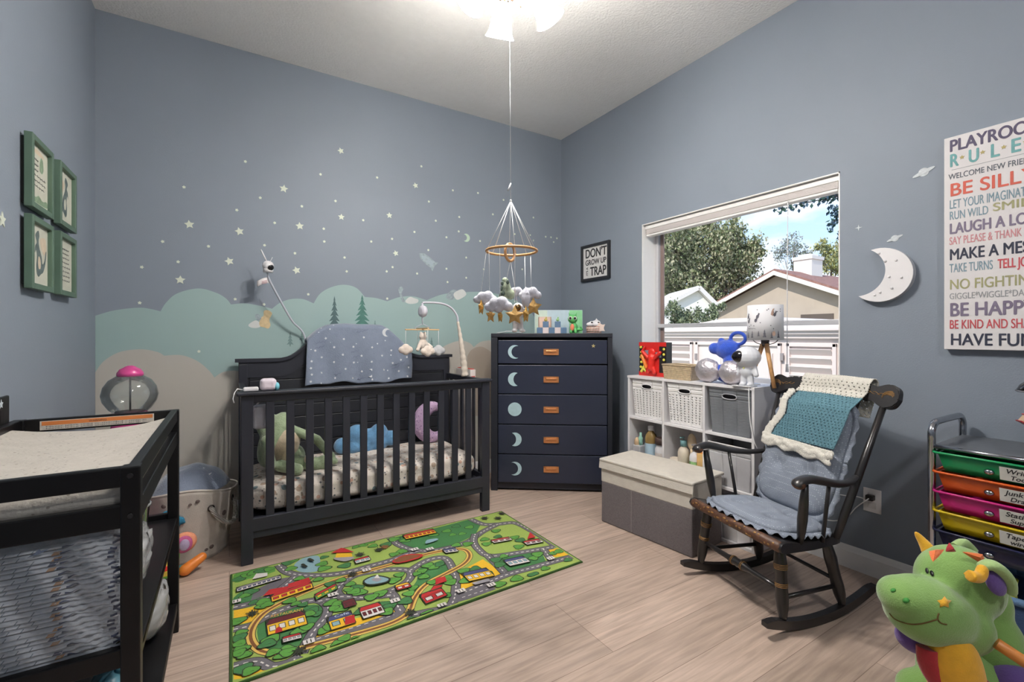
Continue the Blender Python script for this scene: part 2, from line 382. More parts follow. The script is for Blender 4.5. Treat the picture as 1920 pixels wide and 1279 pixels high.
def pine(cx, top, bot, w_, mt, tiers=6):
    cxw, zt = wb(cx, top); zbt = wb(cx, bot)[1]; hw = (wb(cx+w_/2, top)[0]-wb(cx-w_/2, top)[0])/2; pts = [(0, 1)]
    for k in range(tiers):
        z0 = 1-(k+1)/(tiers+.6); r = (k+1)/tiers; pts += [(hw*r, z0), (hw*r*.28, z0+.035)]
    pts += [(hw*.10, .05), (hw*.10, 0)]
    R = [(cxw+x, zbt+(zt-zbt)*z) for x, z in pts]; Lf = [(cxw-x, zbt+(zt-zbt)*z) for x, z in reversed(pts[1:])]
    mural('mural_pine', [R+Lf], mt, 3)
pine(627, 555, 618, 24, m_pine); pine(679, 553, 618, 34, m_pine2); pine(703, 600, 622, 10, m_pine3, 4); pine(544, 622, 650, 13, m_pine3, 4); pine(566, 620, 640, 10, m_pine3, 4); pine(809, 632, 655, 10, m_pine3, 4)
m_ink = mat('mural_grey_ink', srgb(150, 163, 170), .7, var=.2, scale=60); m_yel = mat('mural_ochre', srgb(208, 186, 146), .7, var=.1, scale=60); m_wh = mat('mural_white', srgb(205, 208, 206), .7, var=.03)
def px_poly(pts, n=4): return [tuple(v)[:2] for v in catmull([(*wb(*p), 0) for p in pts], n, True)]
mural('mural_small_cloud', [px_poly([(466, 609), (478, 601), (486, 604), (492, 610), (482, 615), (470, 614)])], m_wh, 3)
mural('mural_dragon', [px_poly([(487, 602), (489, 596), (494, 592), (495, 583), (503, 582), (510, 587), (508, 593), (505, 600), (507, 610), (503, 616), (495, 614), (488, 612), (486, 606)])], m_yel, 4)
mural('mural_wing', [px_poly([(478, 592), (484, 589), (490, 597), (483, 601)])], m_ink, 5)
mural('mural_dragon', [px_poly([(747, 542), (752, 537), (756, 542), (753, 550), (757, 560), (760, 566), (754, 566), (751, 558), (748, 550)])], m_ink, 4)
mural('mural_small_cloud', [px_poly([(760, 564), (768, 557), (776, 559), (784, 562), (782, 568), (770, 570), (762, 568)])], m_wh, 3)
mural('mural_dragon', [px_poly([(836, 556), (842, 548), (850, 543), (858, 547), (854, 555), (848, 562), (840, 561)])], m_ink, 4)
mural('mural_small_cloud', [px_poly([(850, 552), (858, 545), (868, 543), (874, 552), (866, 559), (856, 562)])], m_wh, 5)
# rocket outline
c0 = Vector((*wb(801, 488), 0)); rk = []
for (u, v) in [(-.085, .0), (-.05, .028), (.02, .034), (.06, .03), (.085, .045), (.075, .0), (.085, -.045), (.06, -.03), (.02, -.034), (-.05, -.028)]:
    a = -.62; rk.append((c0.x+u*math.cos(a)-v*math.sin(a), c0.y+u*math.sin(a)+v*math.cos(a)))
mural('mural_rocket', [[tuple(p) for p in rk]], m_ink, 3)
rk2 = [(c0.x+(x-c0.x)*.72, c0.y+(y-c0.y)*.62) for x, y in rk]
mural('mural_rocket_body', [rk2], mat('mural_blue_grey', srgb(158, 172, 182), .7, var=.03), 4)
mural('mural_rocket_window', [circ(.011, 14, c0.x-.01, c0.y+.004)], m_ink, 5)
cc, cz = wb(874, 446); M_ = [(cc-x, cz+y) for x, y in crescent(.034, .02, .026)]
mural('mural_moon', [M_], mat('mural_pale_green', srgb(190, 212, 190), .6, var=.05), 3)
# ---- glow stars stuck on the wall
m_glow = mat('glow_star_plastic', srgb(212, 218, 202), .5, var=.04)
def sticker(px, py, R, label, grp, tmpl=[None, None]):
    x, z = wb(px, py); big = R > .02
    k = 0 if big else 1
    if tmpl[k] is None:
        me = MB(m_glow); me.prism(star(1, .46 if big else .62), .10, Matrix.Diagonal((1, 1, 1, 1)), bev=.03); o = me.build('star_sticker'); tmpl[k] = o
    else: o = tmpl[k].copy(); COL.objects.link(o)
    o.location = (x, Y1-.0002, z); o.scale = (R, R, .025 if big else .02); o.rotation_euler = (PI/2, rnd.uniform(-.4, .4), 0)
    tag(o, label, 'wall sticker', grp); return o
BIG = [(355, 421, 'over the left end of the tall teal cloud'), (449, 434, 'left of the camera, high on the wall'), (532, 354, 'higher than the others left of centre'), (430, 490, 'directly left of the baby camera'), (338, 525, 'just above the tall teal cloud'),
       (562, 424, 'up and right of the baby camera'), (556, 507, 'right of the baby camera, tinted yellow'), (640, 407, 'in the middle of the mural sky'), (639, 283, 'topmost of all the wall stars'), (730, 404, 'right of the mural middle'), (742, 475, 'left of the painted rocket'), (779, 348, 'high over the painted rocket')]
for px, py, d in BIG: sticker(px, py, .028 if px < 600 else .024, 'large cream glow star sticker %s' % d, 'large glow stars on the mural wall')
small = [(345, 351), (460, 303), (305, 453), (391, 462), (334, 491), (266, 501), (262, 568), (488, 371), (444, 394), (515, 418), (496, 460), (553, 475), (601, 327), (629, 377), (566, 387), (707, 333), (607, 429), (608, 453), (681, 413), (696, 453), (735, 448), (646, 483), (650, 509), (725, 509), (736, 501), (578, 552), (441, 561), (495, 571), (373, 659), (790, 312), (804, 378), (849, 357), (817, 414), (861, 407), (837, 445), (777, 435), (803, 469), (782, 513), (837, 504), (726, 560), (839, 529), (896, 362), (944, 375), (924, 402), (1000, 408), (994, 441), (1000, 451), (1023, 444), (1033, 445), (1044, 447), (1038, 454), (965, 439), (900, 452), (874, 483), (907, 505), (979, 505), (874, 521), (860, 434)]
for px, py in small: sticker(px, py, .0105, 'small cream glow star sticker on the mural wall', 'small glow stars on the mural wall')
# stickers elsewhere
p = survey(3, 412, 0, X0); o = MB(m_glow).prism(star(.028, .013), .003, frame_M((X0, p.y, p.z), (0, 1, 0), (0, 0, 1), (1, 0, 0)))
solo(o, 'star_sticker', 'cream star sticker on the left wall beside the green frames', 'wall sticker')
m_plan = mat('planet_sticker_white', srgb(200, 206, 210), .6, var=.12, scale=90)
for px, py, r, d in ((1732, 323, .024, 'upper'), (1678, 447, .019, 'lower')):
    p = survey(px, py, 0, X1); q = thing('planet_sticker', '%s ringed planet sticker %s' % ('larger' if d == 'upper' else 'smaller', 'high beside the playroom rules sign' if d == 'upper' else 'just above the white moon light'), 'wall sticker', (X1, p.y, p.z))
    MB(m_plan).prism(circ(r*.8, 20), .0012, frame_M((X1-.001, p.y, p.z), (0, -1, 0), (0, 0, 1), (-1, 0, 0))).build('planet', q, world=True)
    R_ = Matrix.Rotation(.35, 4, 'Z'); MB(m_plan).prism(circ(r*1.75, 24, 0, 0, r*.36), .001, frame_M((X1-.0022, p.y, p.z), (0, -1, 0), (0, 0, 1), (-1, 0, 0)) @ R_).build('ring', q, world=True)
p = survey(1610, 427, 0, X1)
solo(MB(m_plan).prism(star(.016, .004, 4), .001, frame_M((X1-.001, p.y, p.z), (0, -1, 0), (0, 0, 1), (-1, 0, 0))), 'star_sticker', 'tiny four pointed sparkle sticker right of the window', 'wall sticker')

# ================================================================== ceiling light, and an added fill light out of view
dome = thing('added_fill_dome', 'added round white fill light, unseen, under the ceiling behind the camera', 'ceiling light', (.9, -1.05, H))  # no known lamp here: added out of view for soft frontal fill
MB(m_trim).lathe([(.17, 0), (.17, -.02), (.16, -.025)], (0, 0, 0), seg=40).build('rim', dome)
MB(mat('fill_dome_glow', (.95, .94, .92), .5, var=0, emis=(1, .97, .93), es=FILL_DOME)).lathe([(.155, -.024), (.15, -.05), (.12, -.085), (.07, -.105), (.0, -.112)], (0, 0, 0), seg=40).build('fill_glow', dome)
LX, LY = 1.03, 1.68
LZ = .075
fx = thing('ceiling_light', 'brass ceiling light with four lit frosted bell shades', 'ceiling light', (LX, LY, H))
m_brass = mat('brass_nickel', srgb(190, 160, 130), .25, 1, var=.05)
q = MB(m_brass); q.lathe([(.075, 0), (.075, -.012), (.05, -.03), (.014, -.04), (.012, -.33+LZ), (.03, -.335+LZ), (.05, -.36+LZ), (.055, -.41+LZ), (.04, -.44+LZ), (.02, -.46+LZ), (.012, -.50+LZ), (.0, -.505+LZ)], (0, 0, 0)); q.build('stem', fx)
m_sh = mat('frosted_shade', (.95, .93, .9), .5, var=0, trans=.0, emis=(1, .95, .88), es=85.0)
for k, az in enumerate((.30, 1.87, 3.44, 5.01)):
    az_ = -YAW + PI/2 + az  # around the stem
    d = Vector((math.cos(az_), math.sin(az_), 0)); tilt = (d*.62 + Vector((0, 0, -1))).normalized(); a0 = d*.045+Vector((0, 0, -.40+LZ)); a1 = d*.085 + Vector((0, 0, -.395+LZ)); nk = a1+tilt*.02
    q = MB(m_brass); q.tube([a0, a1, nk], .009, 8); q.lathe([(.018, 0), (.022, .015), (.022, .035)], nk, tilt, 16); arm = q.build('arm', fx)
    q = MB(m_sh); pr = [(.026, .03), (.034, .045), (.043, .075), (.047, .11), (.052, .14), (.066, .165)]
    q.lathe(pr, nk, tilt, 28, close=False); q.build('lamp_shade', fx, solid=.003)
    q = MB(mat('bulb', (1, 1, 1), .5, var=0, emis=(1, .93, .84), es=30)); bc = nk+tilt*.085; q.ell(bc, (.02, .02, .026)); q.build('bulb', fx)
    ld = bpy.data.lights.new('bulb_light', 'POINT'); ld.energy = BULB_W; ld.color = BULB_COL; ld.shadow_soft_size = .03
    lo = bpy.data.objects.new('bulb_light', ld); COL.objects.link(lo); lo.parent = fx; lo.location = nk+tilt*.135
q = MB(m_brass); q.tube([(.03, -.03, -.44+LZ), (.03, -.03, -.53+LZ)], .0012, 5); q.ell((.03, -.03, -.535+LZ), .006); q.build('pull_chain', fx)
# ================================================================== crib
m_blk = mat('crib_black_paint', srgb(38, 40, 49), .42, var=.05, scale=8)
CX0, CX1, CYF, CYB = .05, 1.50, 2.72, 3.42
crib = thing('crib', 'black slatted baby crib with arched back panel standing against the mural wall', 'crib', ((CX0+CX1)/2, 3.07, 0))
def cb(name, *spans, bev=.004, par=crib):
    q = MB(m_blk)
    for a, b_ in spans: q.span(a, b_, bev=bev)
    return q.build(name, par, world=True)
cb('leg', ((CX0, CYF, 0), (CX0+.056, CYF+.04, .875))); cb('leg', ((CX1-.058, CYF, 0), (CX1, CYF+.04, .875)))
cb('leg', ((CX0, CYB-.035, 0), (CX0+.05, CYB, 1.0))); cb('leg', ((CX1-.05, CYB-.035, 0), (CX1, CYB, 1.0)))
cb('top_rail', ((CX0+.05, CYF+.006, .832), (CX1-.05, CYF+.034, .878)), ((CX0-.02, CYF-.018, .872), (CX1+.012, CYF+.052, .892)), bev=.006)
cb('bottom_rail', ((CX0+.05, CYF+.006, .128), (CX1-.05, CYF+.034, .234)), ((CX0+.05, CYF, .165), (CX1-.05, CYF+.006, .234)))
for k in range(13):
    x = CX0+.056+.0575+.097*k; cb('slat', ((x, CYF+.010, .23), (x+.04, CYF+.026, .836)), bev=.003)
for sx_, nm in ((CX0, 0), (CX1-.03, 1)):
    cb('side_rail', ((sx_, CYF+.03, .845), (sx_+.03, CYB-.03, .885))); cb('side_rail', ((sx_, CYF+.03, .16), (sx_+.03, CYB-.03, .235)))
    for k in range(6): y = CYF+.10+.096*k; cb('side_slat', ((sx_+.008, y, .23), (sx_+.022, y+.035, .85)), bev=.002)
def archz(x):
    u = abs(x-.765); z = 1.012
    if u < .47: s_ = min(1, (.47-u)/.30); z += .185*(s_*s_*(3-2*s_)) + .012*max(0, 1-(u/.3)**2)
    return z
xs = [CX0-.0 + (CX1-CX0)*k/60 for k in range(61)]
poly = [(CX0, .20), (CX1, .20)]+[(x, archz(x)) for x in reversed(xs)]
pm = mat('crib_panel_black', srgb(32, 34, 41), .45, var=.06, scale=8)
q = MB(pm); q.prism(poly, .018, frame_M((0, CYB-.004, 0), (1, 0, 0), (0, 0, 1), (0, -1, 0)))
for k in range(8):
    z = .30+.085*k; q.span((CX0+.06, CYB-.0275, z), (CX1-.06, CYB-.022, z+.080), bev=.0025)
back = q.build('back_panel', crib, world=True)
top = [(x, archz(x)-.10) for x in xs]+[(x, archz(x)+.002) for x in reversed(xs)]
MB(m_blk).prism(top, .034, frame_M((0, CYB, 0), (1, 0, 0), (0, 0, 1), (0, -1, 0)), bev=.003).build('arched_head', crib, world=True)
x2 = [CX0-.02+(CX1-CX0+.04)*k/60 for k in range(61)]
MB(m_blk).prism([(x, archz(x)) for x in x2]+[(x, archz(x)+.022) for x in reversed(x2)], .056, frame_M((0, CYB+.008, 0), (1, 0, 0), (0, 0, 1), (0, -1, 0)), bev=.004).build('head_cap', crib, world=True)
cb('mattress_support', ((CX0+.04, CYF+.05, .19), (CX1-.04, CYB-.04, .205)))
# mattress with printed sheet
m_sheet = pattern_mat('crib_sheet', srgb(214, 205, 196), [(srgb(168, 148, 132), 15, .24), (srgb(122, 140, 144), 11, .17), (srgb(196, 160, 142), 19, .22), (srgb(104, 108, 112), 27, .16), (srgb(150, 140, 130), 34, .18)], bump=.5)
def mattr(u, v):
    a = 2*PI*u; b_ = PI*(v-.5); ex = lambda c, p: math.copysign(abs(c)**p, c)
    x = .765+.685*ex(math.cos(a), .22)*ex(math.cos(b_), .35); y = 3.075+.305*ex(math.sin(a), .22)*ex(math.cos(b_), .35); z = .305+.085*ex(math.sin(b_), .5)
    w_ = .010*noise.noise(Vector((x*9, y*9, z*14)))+.005*noise.noise(Vector((x*28, y*28, z*30))); return Vector((x, y-w_, z+w_))
o = solo(MB(m_sheet).grid(mattr, 120, 40), 'crib_mattress', 'crib mattress in a cream sheet printed with small creatures', 'mattress')
# blanket over the back of the crib
m_blanket = pattern_mat('blanket_blue_grey', srgb(124, 135, 155), [(srgb(215, 220, 226), 19, .10)], bump=.7)
MC['blanket_blue_grey'].node_tree.nodes['Principled BSDF'].inputs['Sheen Weight'].default_value = .5
bl = thing('crib_blanket', 'plush blue grey blanket with white stars and moons draped over the crib back', 'blanket', (.8, 3.36, .85))
BX0, BX1 = .445, 1.165
def blk(u, v):
    x = BX0+(BX1-BX0)*u; zt = archz(x)+.034; yf, yb_ = 3.352, 3.448
    bot = .842+.02*u+.012*math.sin(u*7)+.006*math.sin(u*23)
    if v < .62: t = v/.62; z = bot+(zt-bot)*t; y = yf-.006-.014*(1-t)*(1+math.sin(u*22+t*2)) - .008*math.sin(u*9+1.2+3*t)*(1-t*.6)
    elif v < .72: t = (v-.62)/.10; y = yf-.006+(yb_-yf+.006)*t; z = zt+.018*math.sin(PI*t)
    else: t = (v-.72)/.28; y = yb_; z = zt-.30*t
    x += -.025*(1-min(1, v/.62))*(1-u)*.6 + .02*math.sin(v*5)*u*.6
    return Vector((x, min(y, 3.462), z+.006*noise.noise(Vector((x*8, v*6, 0)))))
MB(m_blanket).grid(blk, 60, 60).build('blanket_cloth', bl, world=True, solid=.012)
m_pw = mat('blanket_white_plush', srgb(215, 218, 222), .9, var=.05, sheen=.4)
def on_blk(u, v, poly, r=.0075):
    p = blk(u, v); return frame_M((p.x, p.y-r, p.z), (1, 0, 0), (0, 0, 1), (0, -1, 0))
for (u, v, R, ang) in ((.74, .585, .030, 2.9), (.585, .10, .030, -.1), (.05, .30, .0, 0)):
    if R:
        mm = on_blk(u, v, None) @ Matrix.Rotation(ang+PI, 4, 'Z'); MB(m_pw).prism([(x, y) for x, y in crescent(R, R*.55, R*.8)], .004, mm @ Matrix.Translation((0, 0, -.004))).build('moon_motif', bl, world=True)
for k in range(34):
    st = MB(m_pw)
    u = (.06+.18*(k % 6)+.09*((k//6) % 2)+rnd.uniform(-.02, .02)) % 1; v = .04+.55*(k//6)/6+rnd.uniform(-.015, .015)
    if abs(u-.74) < .07 and v > .5: st.bm.free(); continue
    st.prism(star(.0095, .005), .003, on_blk(max(.03, min(.97, u)), v, None) @ Matrix.Rotation(rnd.uniform(0, 1), 4, 'Z') @ Matrix.Translation((0, 0, -.003))); st.build('star_motif', bl, world=True)
m_scr = MB(mat('blanket_script', srgb(112, 120, 146), .9, var=.05))
for (u, v) in ((.42, .33), (.44, .28), (.50, .56), (.12, .47), (.10, .42), (.86, .22), (.30, .08), (.52, .04), (.84, .17)):
    p = blk(u, v); pts = [(p.x-.04+.008*i, p.y-.007, p.z+.006*math.sin(i*2.1)+.002*i) for i in range(11)]; m_scr.tube(pts, .0016, 5)
m_scr.build('script_motifs', bl, world=True)

# soft toys in the crib
m_green = mat('plush_sage', srgb(158, 176, 142), .95, var=.12, scale=60, bump=.8, bscale=180, sheen=.5)
m_cream = mat('plush_cream', srgb(214, 196, 170), .95, var=.1, scale=60, bump=.6, bscale=180, sheen=.4)
pl_ = thing('plush_dinosaur', 'sage green plush dinosaur with cream belly slumped in the left end of the crib', 'soft toy', (.28, 3.1, .39))
q = MB(m_green)
q.ell((.235, 3.08, .56), (.085, .09, .17), (0, .35, 0)); q.ell((.30, 3.07, .45), (.10, .09, .085)); q.cap((.17, 3.12, .70), (.20, 3.1, .62), .06)
q.cap((.245, 3.04, .66), (.45, 2.98, .555), .028); q.cap((.45, 2.98, .555), (.53, 2.96, .445), .026); q.cap((.32, 3.0, .43), (.45, 2.93, .42), .04); q.ell((.475, 2.92, .425), (.035, .035, .045))
q.cap((.18, 2.98, .58), (.20, 2.93, .45), .03); q.cap((.25, 2.96, .43), (.33, 2.88, .415), .035); q.cap((.50, 2.95, .44), (.545, 2.93, .42), .02)
q.build('body', pl_, world=True, remesh=.008, smooth_it=4)
q = MB(m_cream); q.ell((.285, 3.035, .525), (.075, .075, .13), (0, .35, 0)); q.ell((.40, 2.925, .455), (.03, .03, .03)); q.build('belly', pl_, world=True, remesh=.008, smooth_it=4)
m_bl = mat('plush_sky_blue', srgb(98, 146, 186), .95, var=.25, scale=24, bump=.6, bscale=160, sheen=.4)
q = MB(m_bl)
for x, z, r in ((.645, .44, .055), (.745, .50, .075), (.83, .47, .07), (.90, .505, .062), (.985, .455, .055), (.80, .43, .07), (.72, .425, .05), (.90, .43, .06)): q.ell((x*.97+.02, 3.27-.04, z), (r, .05, r))
q.build('cloud_cushion'); o = bpy.data.objects['cloud_cushion']; tag(o, 'sky blue cloud shaped cushion lying on the crib mattress', 'cushion')
md = o.modifiers.new('skin', 'REMESH'); md.mode = 'VOXEL'; md.voxel_size = .008; md.use_smooth_shade = True; md = o.modifiers.new('soft', 'SMOOTH'); md.iterations = 5
m_pk = pattern_mat('moon_cushion_print', srgb(186, 158, 190), [(srgb(112, 78, 130), 60, .22), (srgb(214, 186, 210), 25, .2), (srgb(96, 70, 120), 90, .16)], bump=.5)
q = MB(m_pk); cxm, czm = 1.285, .545
for k in range(25):
    a = .75+ (2*PI-1.5)*k/24; w_ = math.sin(PI*min(1, max(0, (k+.8)/25.6))); q.ell((cxm+.105*math.cos(a)*.92, 3.20, czm+.112*math.sin(a)), (.012+.048*w_, .02+.035*w_, .012+.048*w_), seg=12)
q.build('moon_cushion'); o = bpy.data.objects['moon_cushion']; tag(o, 'mauve crescent moon cushion with dark print standing in the crib', 'cushion')
md = o.modifiers.new('skin', 'REMESH'); md.mode = 'VOXEL'; md.voxel_size = .007; md.use_smooth_shade = True; md = o.modifiers.new('soft', 'SMOOTH'); md.iterations = 4

# white noise machine clipped on the crib corner
m_w = mat('plastic_white', srgb(226, 224, 226), .35, var=.01); m_pinkw = mat('plastic_pinkish', srgb(216, 204, 214), .4, var=.03); m_aqua = mat('aqua_soft', srgb(120, 190, 205), .6, var=.1)
t = thing('night_light', 'small white and aqua bedside device sitting on the left end of the crib rail', 'night light', (.14, 2.735, .892))
q = MB(m_pinkw); q.box((.035, .01, .032), (.078, .062, .064), bev=.02, seg=4); q.build('body', t)
q = MB(m_aqua); q.ell((.075, .005, .02), (.014, .028, .022)); q.build('aqua_trim', t)
q = MB(m_w); q.box((-.045, 0, .012), (.07, .04, .022), bev=.008, seg=3); q.build('charger', t)
q = MB(m_w); q.tube([(-.08, 0, .01), (-.105, -.01, .018), (-.118, -.02, -.0), (-.125, -.028, -.03), (-.12, -.028, -.05)], .0025, 6); q.build('cable', t)
# hanging soft pouch inside crib left
t = thing('hanging_pouch', 'pale grey pouch hanging inside the left corner of the crib', 'pouch', (.125, 2.82, .80))
q = MB(mat('pouch_grey', srgb(184, 184, 194), .7, var=.08)); q.box((.03, .0, -.055), (.10, .06, .13), bev=.02, seg=3); q.build('pouch', t); q = MB(m_w); q.tube([(.0, 0, .01), (.03, 0, .045), (.06, 0, .01)], .004, 6); q.build('strap', t)

# camera on a tall curved stand behind the crib
t = thing('baby_camera', 'white round baby camera on a thin bent stand behind the crib', 'camera', (.46, 3.455, 1.0))
q = MB(mat('stand_grey', srgb(190, 194, 204), .35, var=.01)); q.tube([tuple(v) for v in catmull([(.455, 3.45, .95), (.44, 3.44, 1.18), (.36, 3.40, 1.28), (.28, 3.35, 1.42), (.215, 3.32, 1.55), (.208, 3.32, 1.60)], 6)], .0065, 8); q.build('stand', t, world=True)
q = MB(m_w); q.ell((.21, 3.30, 1.625), .034, seg=22); q.lathe([(.028, 0), (.03, .02), (.02, .03)], (.21, 3.30, 1.585), (0, 0, 1)); q.build('head', t, world=True)
q = MB(mat('lens_black', (.01, .01, .012), .1, var=0)); q.lathe([(.019, 0), (.017, .004), (0, .006)], (.224, 3.272, 1.612), (.35, -.85, -.4), 20); q.build('lens', t, world=True)
q = MB(m_w); q.rod((.203, 3.31, 1.655), (.170, 3.31, 1.728), .0045, .004); q.build('antenna', t, world=True)
q = MB(m_w); q.rod((.222, 3.30, 1.655), (.235, 3.295, 1.683), .0015, .001); q.build('cable_tip', t, world=True)
q = MB(mat('paper_tag', srgb(232, 226, 226), .7, var=.05, scale=80))
q.grid(lambda u, v: Vector((.222-.072*u, 3.33-.012*math.sin(u*3), 1.555-.022*u+.006*math.sin(u*4)-.036*v)), 8, 2); tg = q.build('tag', t, world=True, solid=.001)
q = MB(mat('red_print', srgb(200, 130, 140), .7, var=.1))
for k in range(3): q.tube([(.205, 3.318, 1.535-.008*k), (.175, 3.316, 1.526-.008*k)], .0012, 4)
q.build('warning_print', tg, world=True)

# baby mobile clamped on the crib side
mb_ = thing('crib_mobile', 'beige fabric wrapped crib mobile with hanging plush bear and clouds', 'mobile', (1.475, 3.06, .885))
m_fab = mat('wrap_fabric', srgb(216, 204, 190), .9, var=.1, bump=.5)
pts = []; rs = []
for k in range(40):
    t_ = k/39; pts.append((1.478-.058*t_+.006*math.sin(t_*3), 3.06, .885+.40*t_)); rs.append((.026-.017*t_)*(1+.10*math.sin(t_*60)))
MB(m_fab).tube(pts, rs, 12).build('wrapped_post', mb_, world=True)
q = MB(mat('plastic_lilac', srgb(206, 204, 214), .35, var=.01)); q.tube([tuple(v) for v in catmull([(1.42, 3.06, 1.285), (1.412, 3.06, 1.33), (1.365, 3.06, 1.385), (1.29, 3.06, 1.412), (1.18, 3.06, 1.415), (1.15, 3.06, 1.41)], 6)], [.010]*31, 8, flat=.7); q.build('arm', mb_, world=True)
q = MB(MC['plastic_lilac']); q.lathe([(.02, 0), (.038, .006), (.042, .02), (.038, .034), (.02, .04)], (1.15+.02, 3.06, 1.352), (-1, -.25, 0), 26); q.lathe([(.008, 0), (.006, .05)], (1.15, 3.06, 1.36), (0, 0, 1)); q.build('music_box', mb_, world=True)
q = MB(MC['stand_grey']); q.rod((1.15, 3.06, 1.32), (1.15, 3.06, 1.262), .006, .004); q.tube([(1.09, 3.06, 1.235), (1.15, 3.06, 1.265), (1.21, 3.06, 1.235)], .003, 6); q.build('hook', mb_, world=True)
m_wood = mat('light_wood', srgb(214, 178, 128), .5, var=.12, scale=12, stretch=(1, 6, 6)); m_wood2 = mat('oak_wood', srgb(196, 148, 98), .5, var=.12, scale=12, stretch=(1, 6, 6))
q = MB(m_wood); q.box((1.15, 3.06, 1.224), (.25, .014, .009), bev=.003); q.box((1.15, 3.06, 1.232), (.014, .22, .009), bev=.003); q.build('wooden_cross', mb_, world=True)
q = MB(MC['white_cord']); 
for x, y in ((1.03, 3.06), (1.27, 3.06), (1.15, 2.96), (1.15, 3.16)): q.rod((x, y, 1.224), (x, y, 1.10), .0015)
q.build('strings', mb_, world=True)
m_pcr = mat('plush_ivory', srgb(222, 208, 196), .95, var=.08, scale=60, bump=.5, sheen=.4)
q = MB(m_pcr); q.ell((1.15, 3.05, 1.175), .027); q.ell((1.135, 3.05, 1.20), .010); q.ell((1.165, 3.05, 1.20), .010); q.ell((1.15, 3.05, 1.12), (.034, .03, .042)); q.cap((1.12, 3.03, 1.12), (1.10, 3.02, 1.085), .013); q.cap((1.18, 3.03, 1.12), (1.20, 3.02, 1.10), .013); q.build('plush_bear', mb_, world=True, remesh=.005, smooth_it=2)
for cx_, cy_, cz_, mt in ((1.03, 3.06, 1.085, m_pcr), (1.27, 3.06, 1.075, mat('plush_grey', srgb(190, 190, 192), .95, bump=.5)), (1.15, 2.96, 1.075, m_pcr)):
    q = MB(mt)
    for dx, dz, r in ((-.035, 0, .024), (0, .01, .032), (.034, 0, .024), (0, -.012, .026)): q.ell((cx_+dx*.8, cy_, cz_+dz), (r, .02, r))
    q.build('plush_cloud', mb_, world=True, remesh=.005, smooth_it=3)

# board game and paper roll between crib and dresser
t = thing('board_game_box', 'red and white flat box stood on end between crib and dresser', 'box', (1.60, 3.30, 0))
q = MB(mat('card_white', srgb(226, 218, 214), .6, var=.03)); q.box((0, 0, .46), (.045, .26, .92), bev=.002); q.build('box', t)
q = MB(mat('card_red', srgb(196, 66, 62), .6, var=.1)); q.box((0, -.132, .66), (.03, .003, .42)); q.box((0, 0, .923), (.03, .24, .004)); q.build('printed_band', t)
q = MB(mat('roll_white', srgb(226, 214, 204), .7, var=.03)); q.lathe([(.018, 0), (.018, .80)], (1.535, 3.10, .02), (0, 0, 1)); solo(q, 'paper_roll', 'tall white paper roll standing beside the crib end', 'paper roll')

# ================================================================== dresser across the corner
m_navy = mat('dresser_navy', srgb(37, 43, 61), .38, var=.04, scale=6); m_navyd = mat('dresser_navy_dark', srgb(30, 33, 42), .5, var=.04)
DA = math.atan2(-.589, .809)
DR = thing('dresser', 'navy five drawer dresser across the corner with pale moon phases on its drawers', 'dresser', (2.07, 2.795, 0), DA)
DW, DD, DH = .915, .415, 1.2
q = MB(m_navyd); hw = DW/2
q.span((-hw, .0, 0), (-hw+.05, DD, DH-.03), bev=.003); q.span((hw-.035, 0, 0), (hw, DD, DH-.03), bev=.003); q.span((-hw+.05, DD-.01, .02), (hw-.035, DD, DH-.03)); q.span((-hw+.05, .02, .015), (hw-.035, .05, .06))
q.build('carcass', DR)
MB(m_navyd).span((-hw, -.004, DH-.03), (hw, DD, DH), bev=.003).build('top', DR)
m_cop = mat('handle_copper', srgb(206, 142, 92), .35, .55, var=.05); m_moon = mat('moon_decal', srgb(172, 200, 206), .6, var=.06, scale=60)
zs = [(.970, 1.148), (.742, .960), (.512, .735), (.286, .505), (.068, .279)]
for k, (za, zb_) in enumerate(zs):
    dr = MB(m_navy).span((-hw+.055, -.006, za), (hw-.04, .014, zb_), bev=.003)
    dr.m(m_navyd).span((-hw+.065, .014, za+.01), (hw-.05, DD-.03, za+.02)); d_ = dr.build('drawer', DR)
    zc = (za+zb_)/2; q = MB(m_cop); w_, h_ = .114, .046
    q.span((-w_/2, -.010, zc-h_/2), (w_/2, -.0065, zc+h_/2), bev=.001); q.span((-w_/2, -.014, zc+h_/2-.010), (w_/2, -.008, zc+h_/2)); q.span((-w_/2, -.014, zc-h_/2), (w_/2, -.008, zc-h_/2+.008))
    q.span((-w_/2, -.014, zc-h_/2), (-w_/2+.012, -.008, zc+h_/2)); q.span((w_/2-.012, -.014, zc-h_/2), (w_/2, -.008, zc+h_/2)); q.span((-w_/2+.018, -.017, zc-.002), (w_/2-.018, -.010, zc+.012), bev=.002)
    q.build('handle', d_)
    Mx = frame_M((-.275, -.0068, zc), (1, 0, 0), (0, 0, 1), (0, -1, 0)); R = .052
    sh = [crescent(R, .020, .045), crescent(R, .042, .052), circ(R, 36), None, None][k]
    if k == 3: sh = [(-x, y) for x, y in crescent(R, .042, .052)]
    if k == 4: sh = [(-x, y) for x, y in crescent(R, .020, .045)]
    MB(m_moon).prism(sh, .0008, Mx).build('moon_decal', d_)
Mx = DR; o = MB(mat('brass_star', srgb(190, 176, 120), .5, .3)).prism(star(.016, .007), .002, WM['dresser'] @ frame_M((.315, -.0068, 1.105), (1, 0, 0), (0, 0, 1), (0, -1, 0)))
solo(o, 'star_sticker', 'small gold star sticker on the top drawer of the dresser', 'wall sticker')

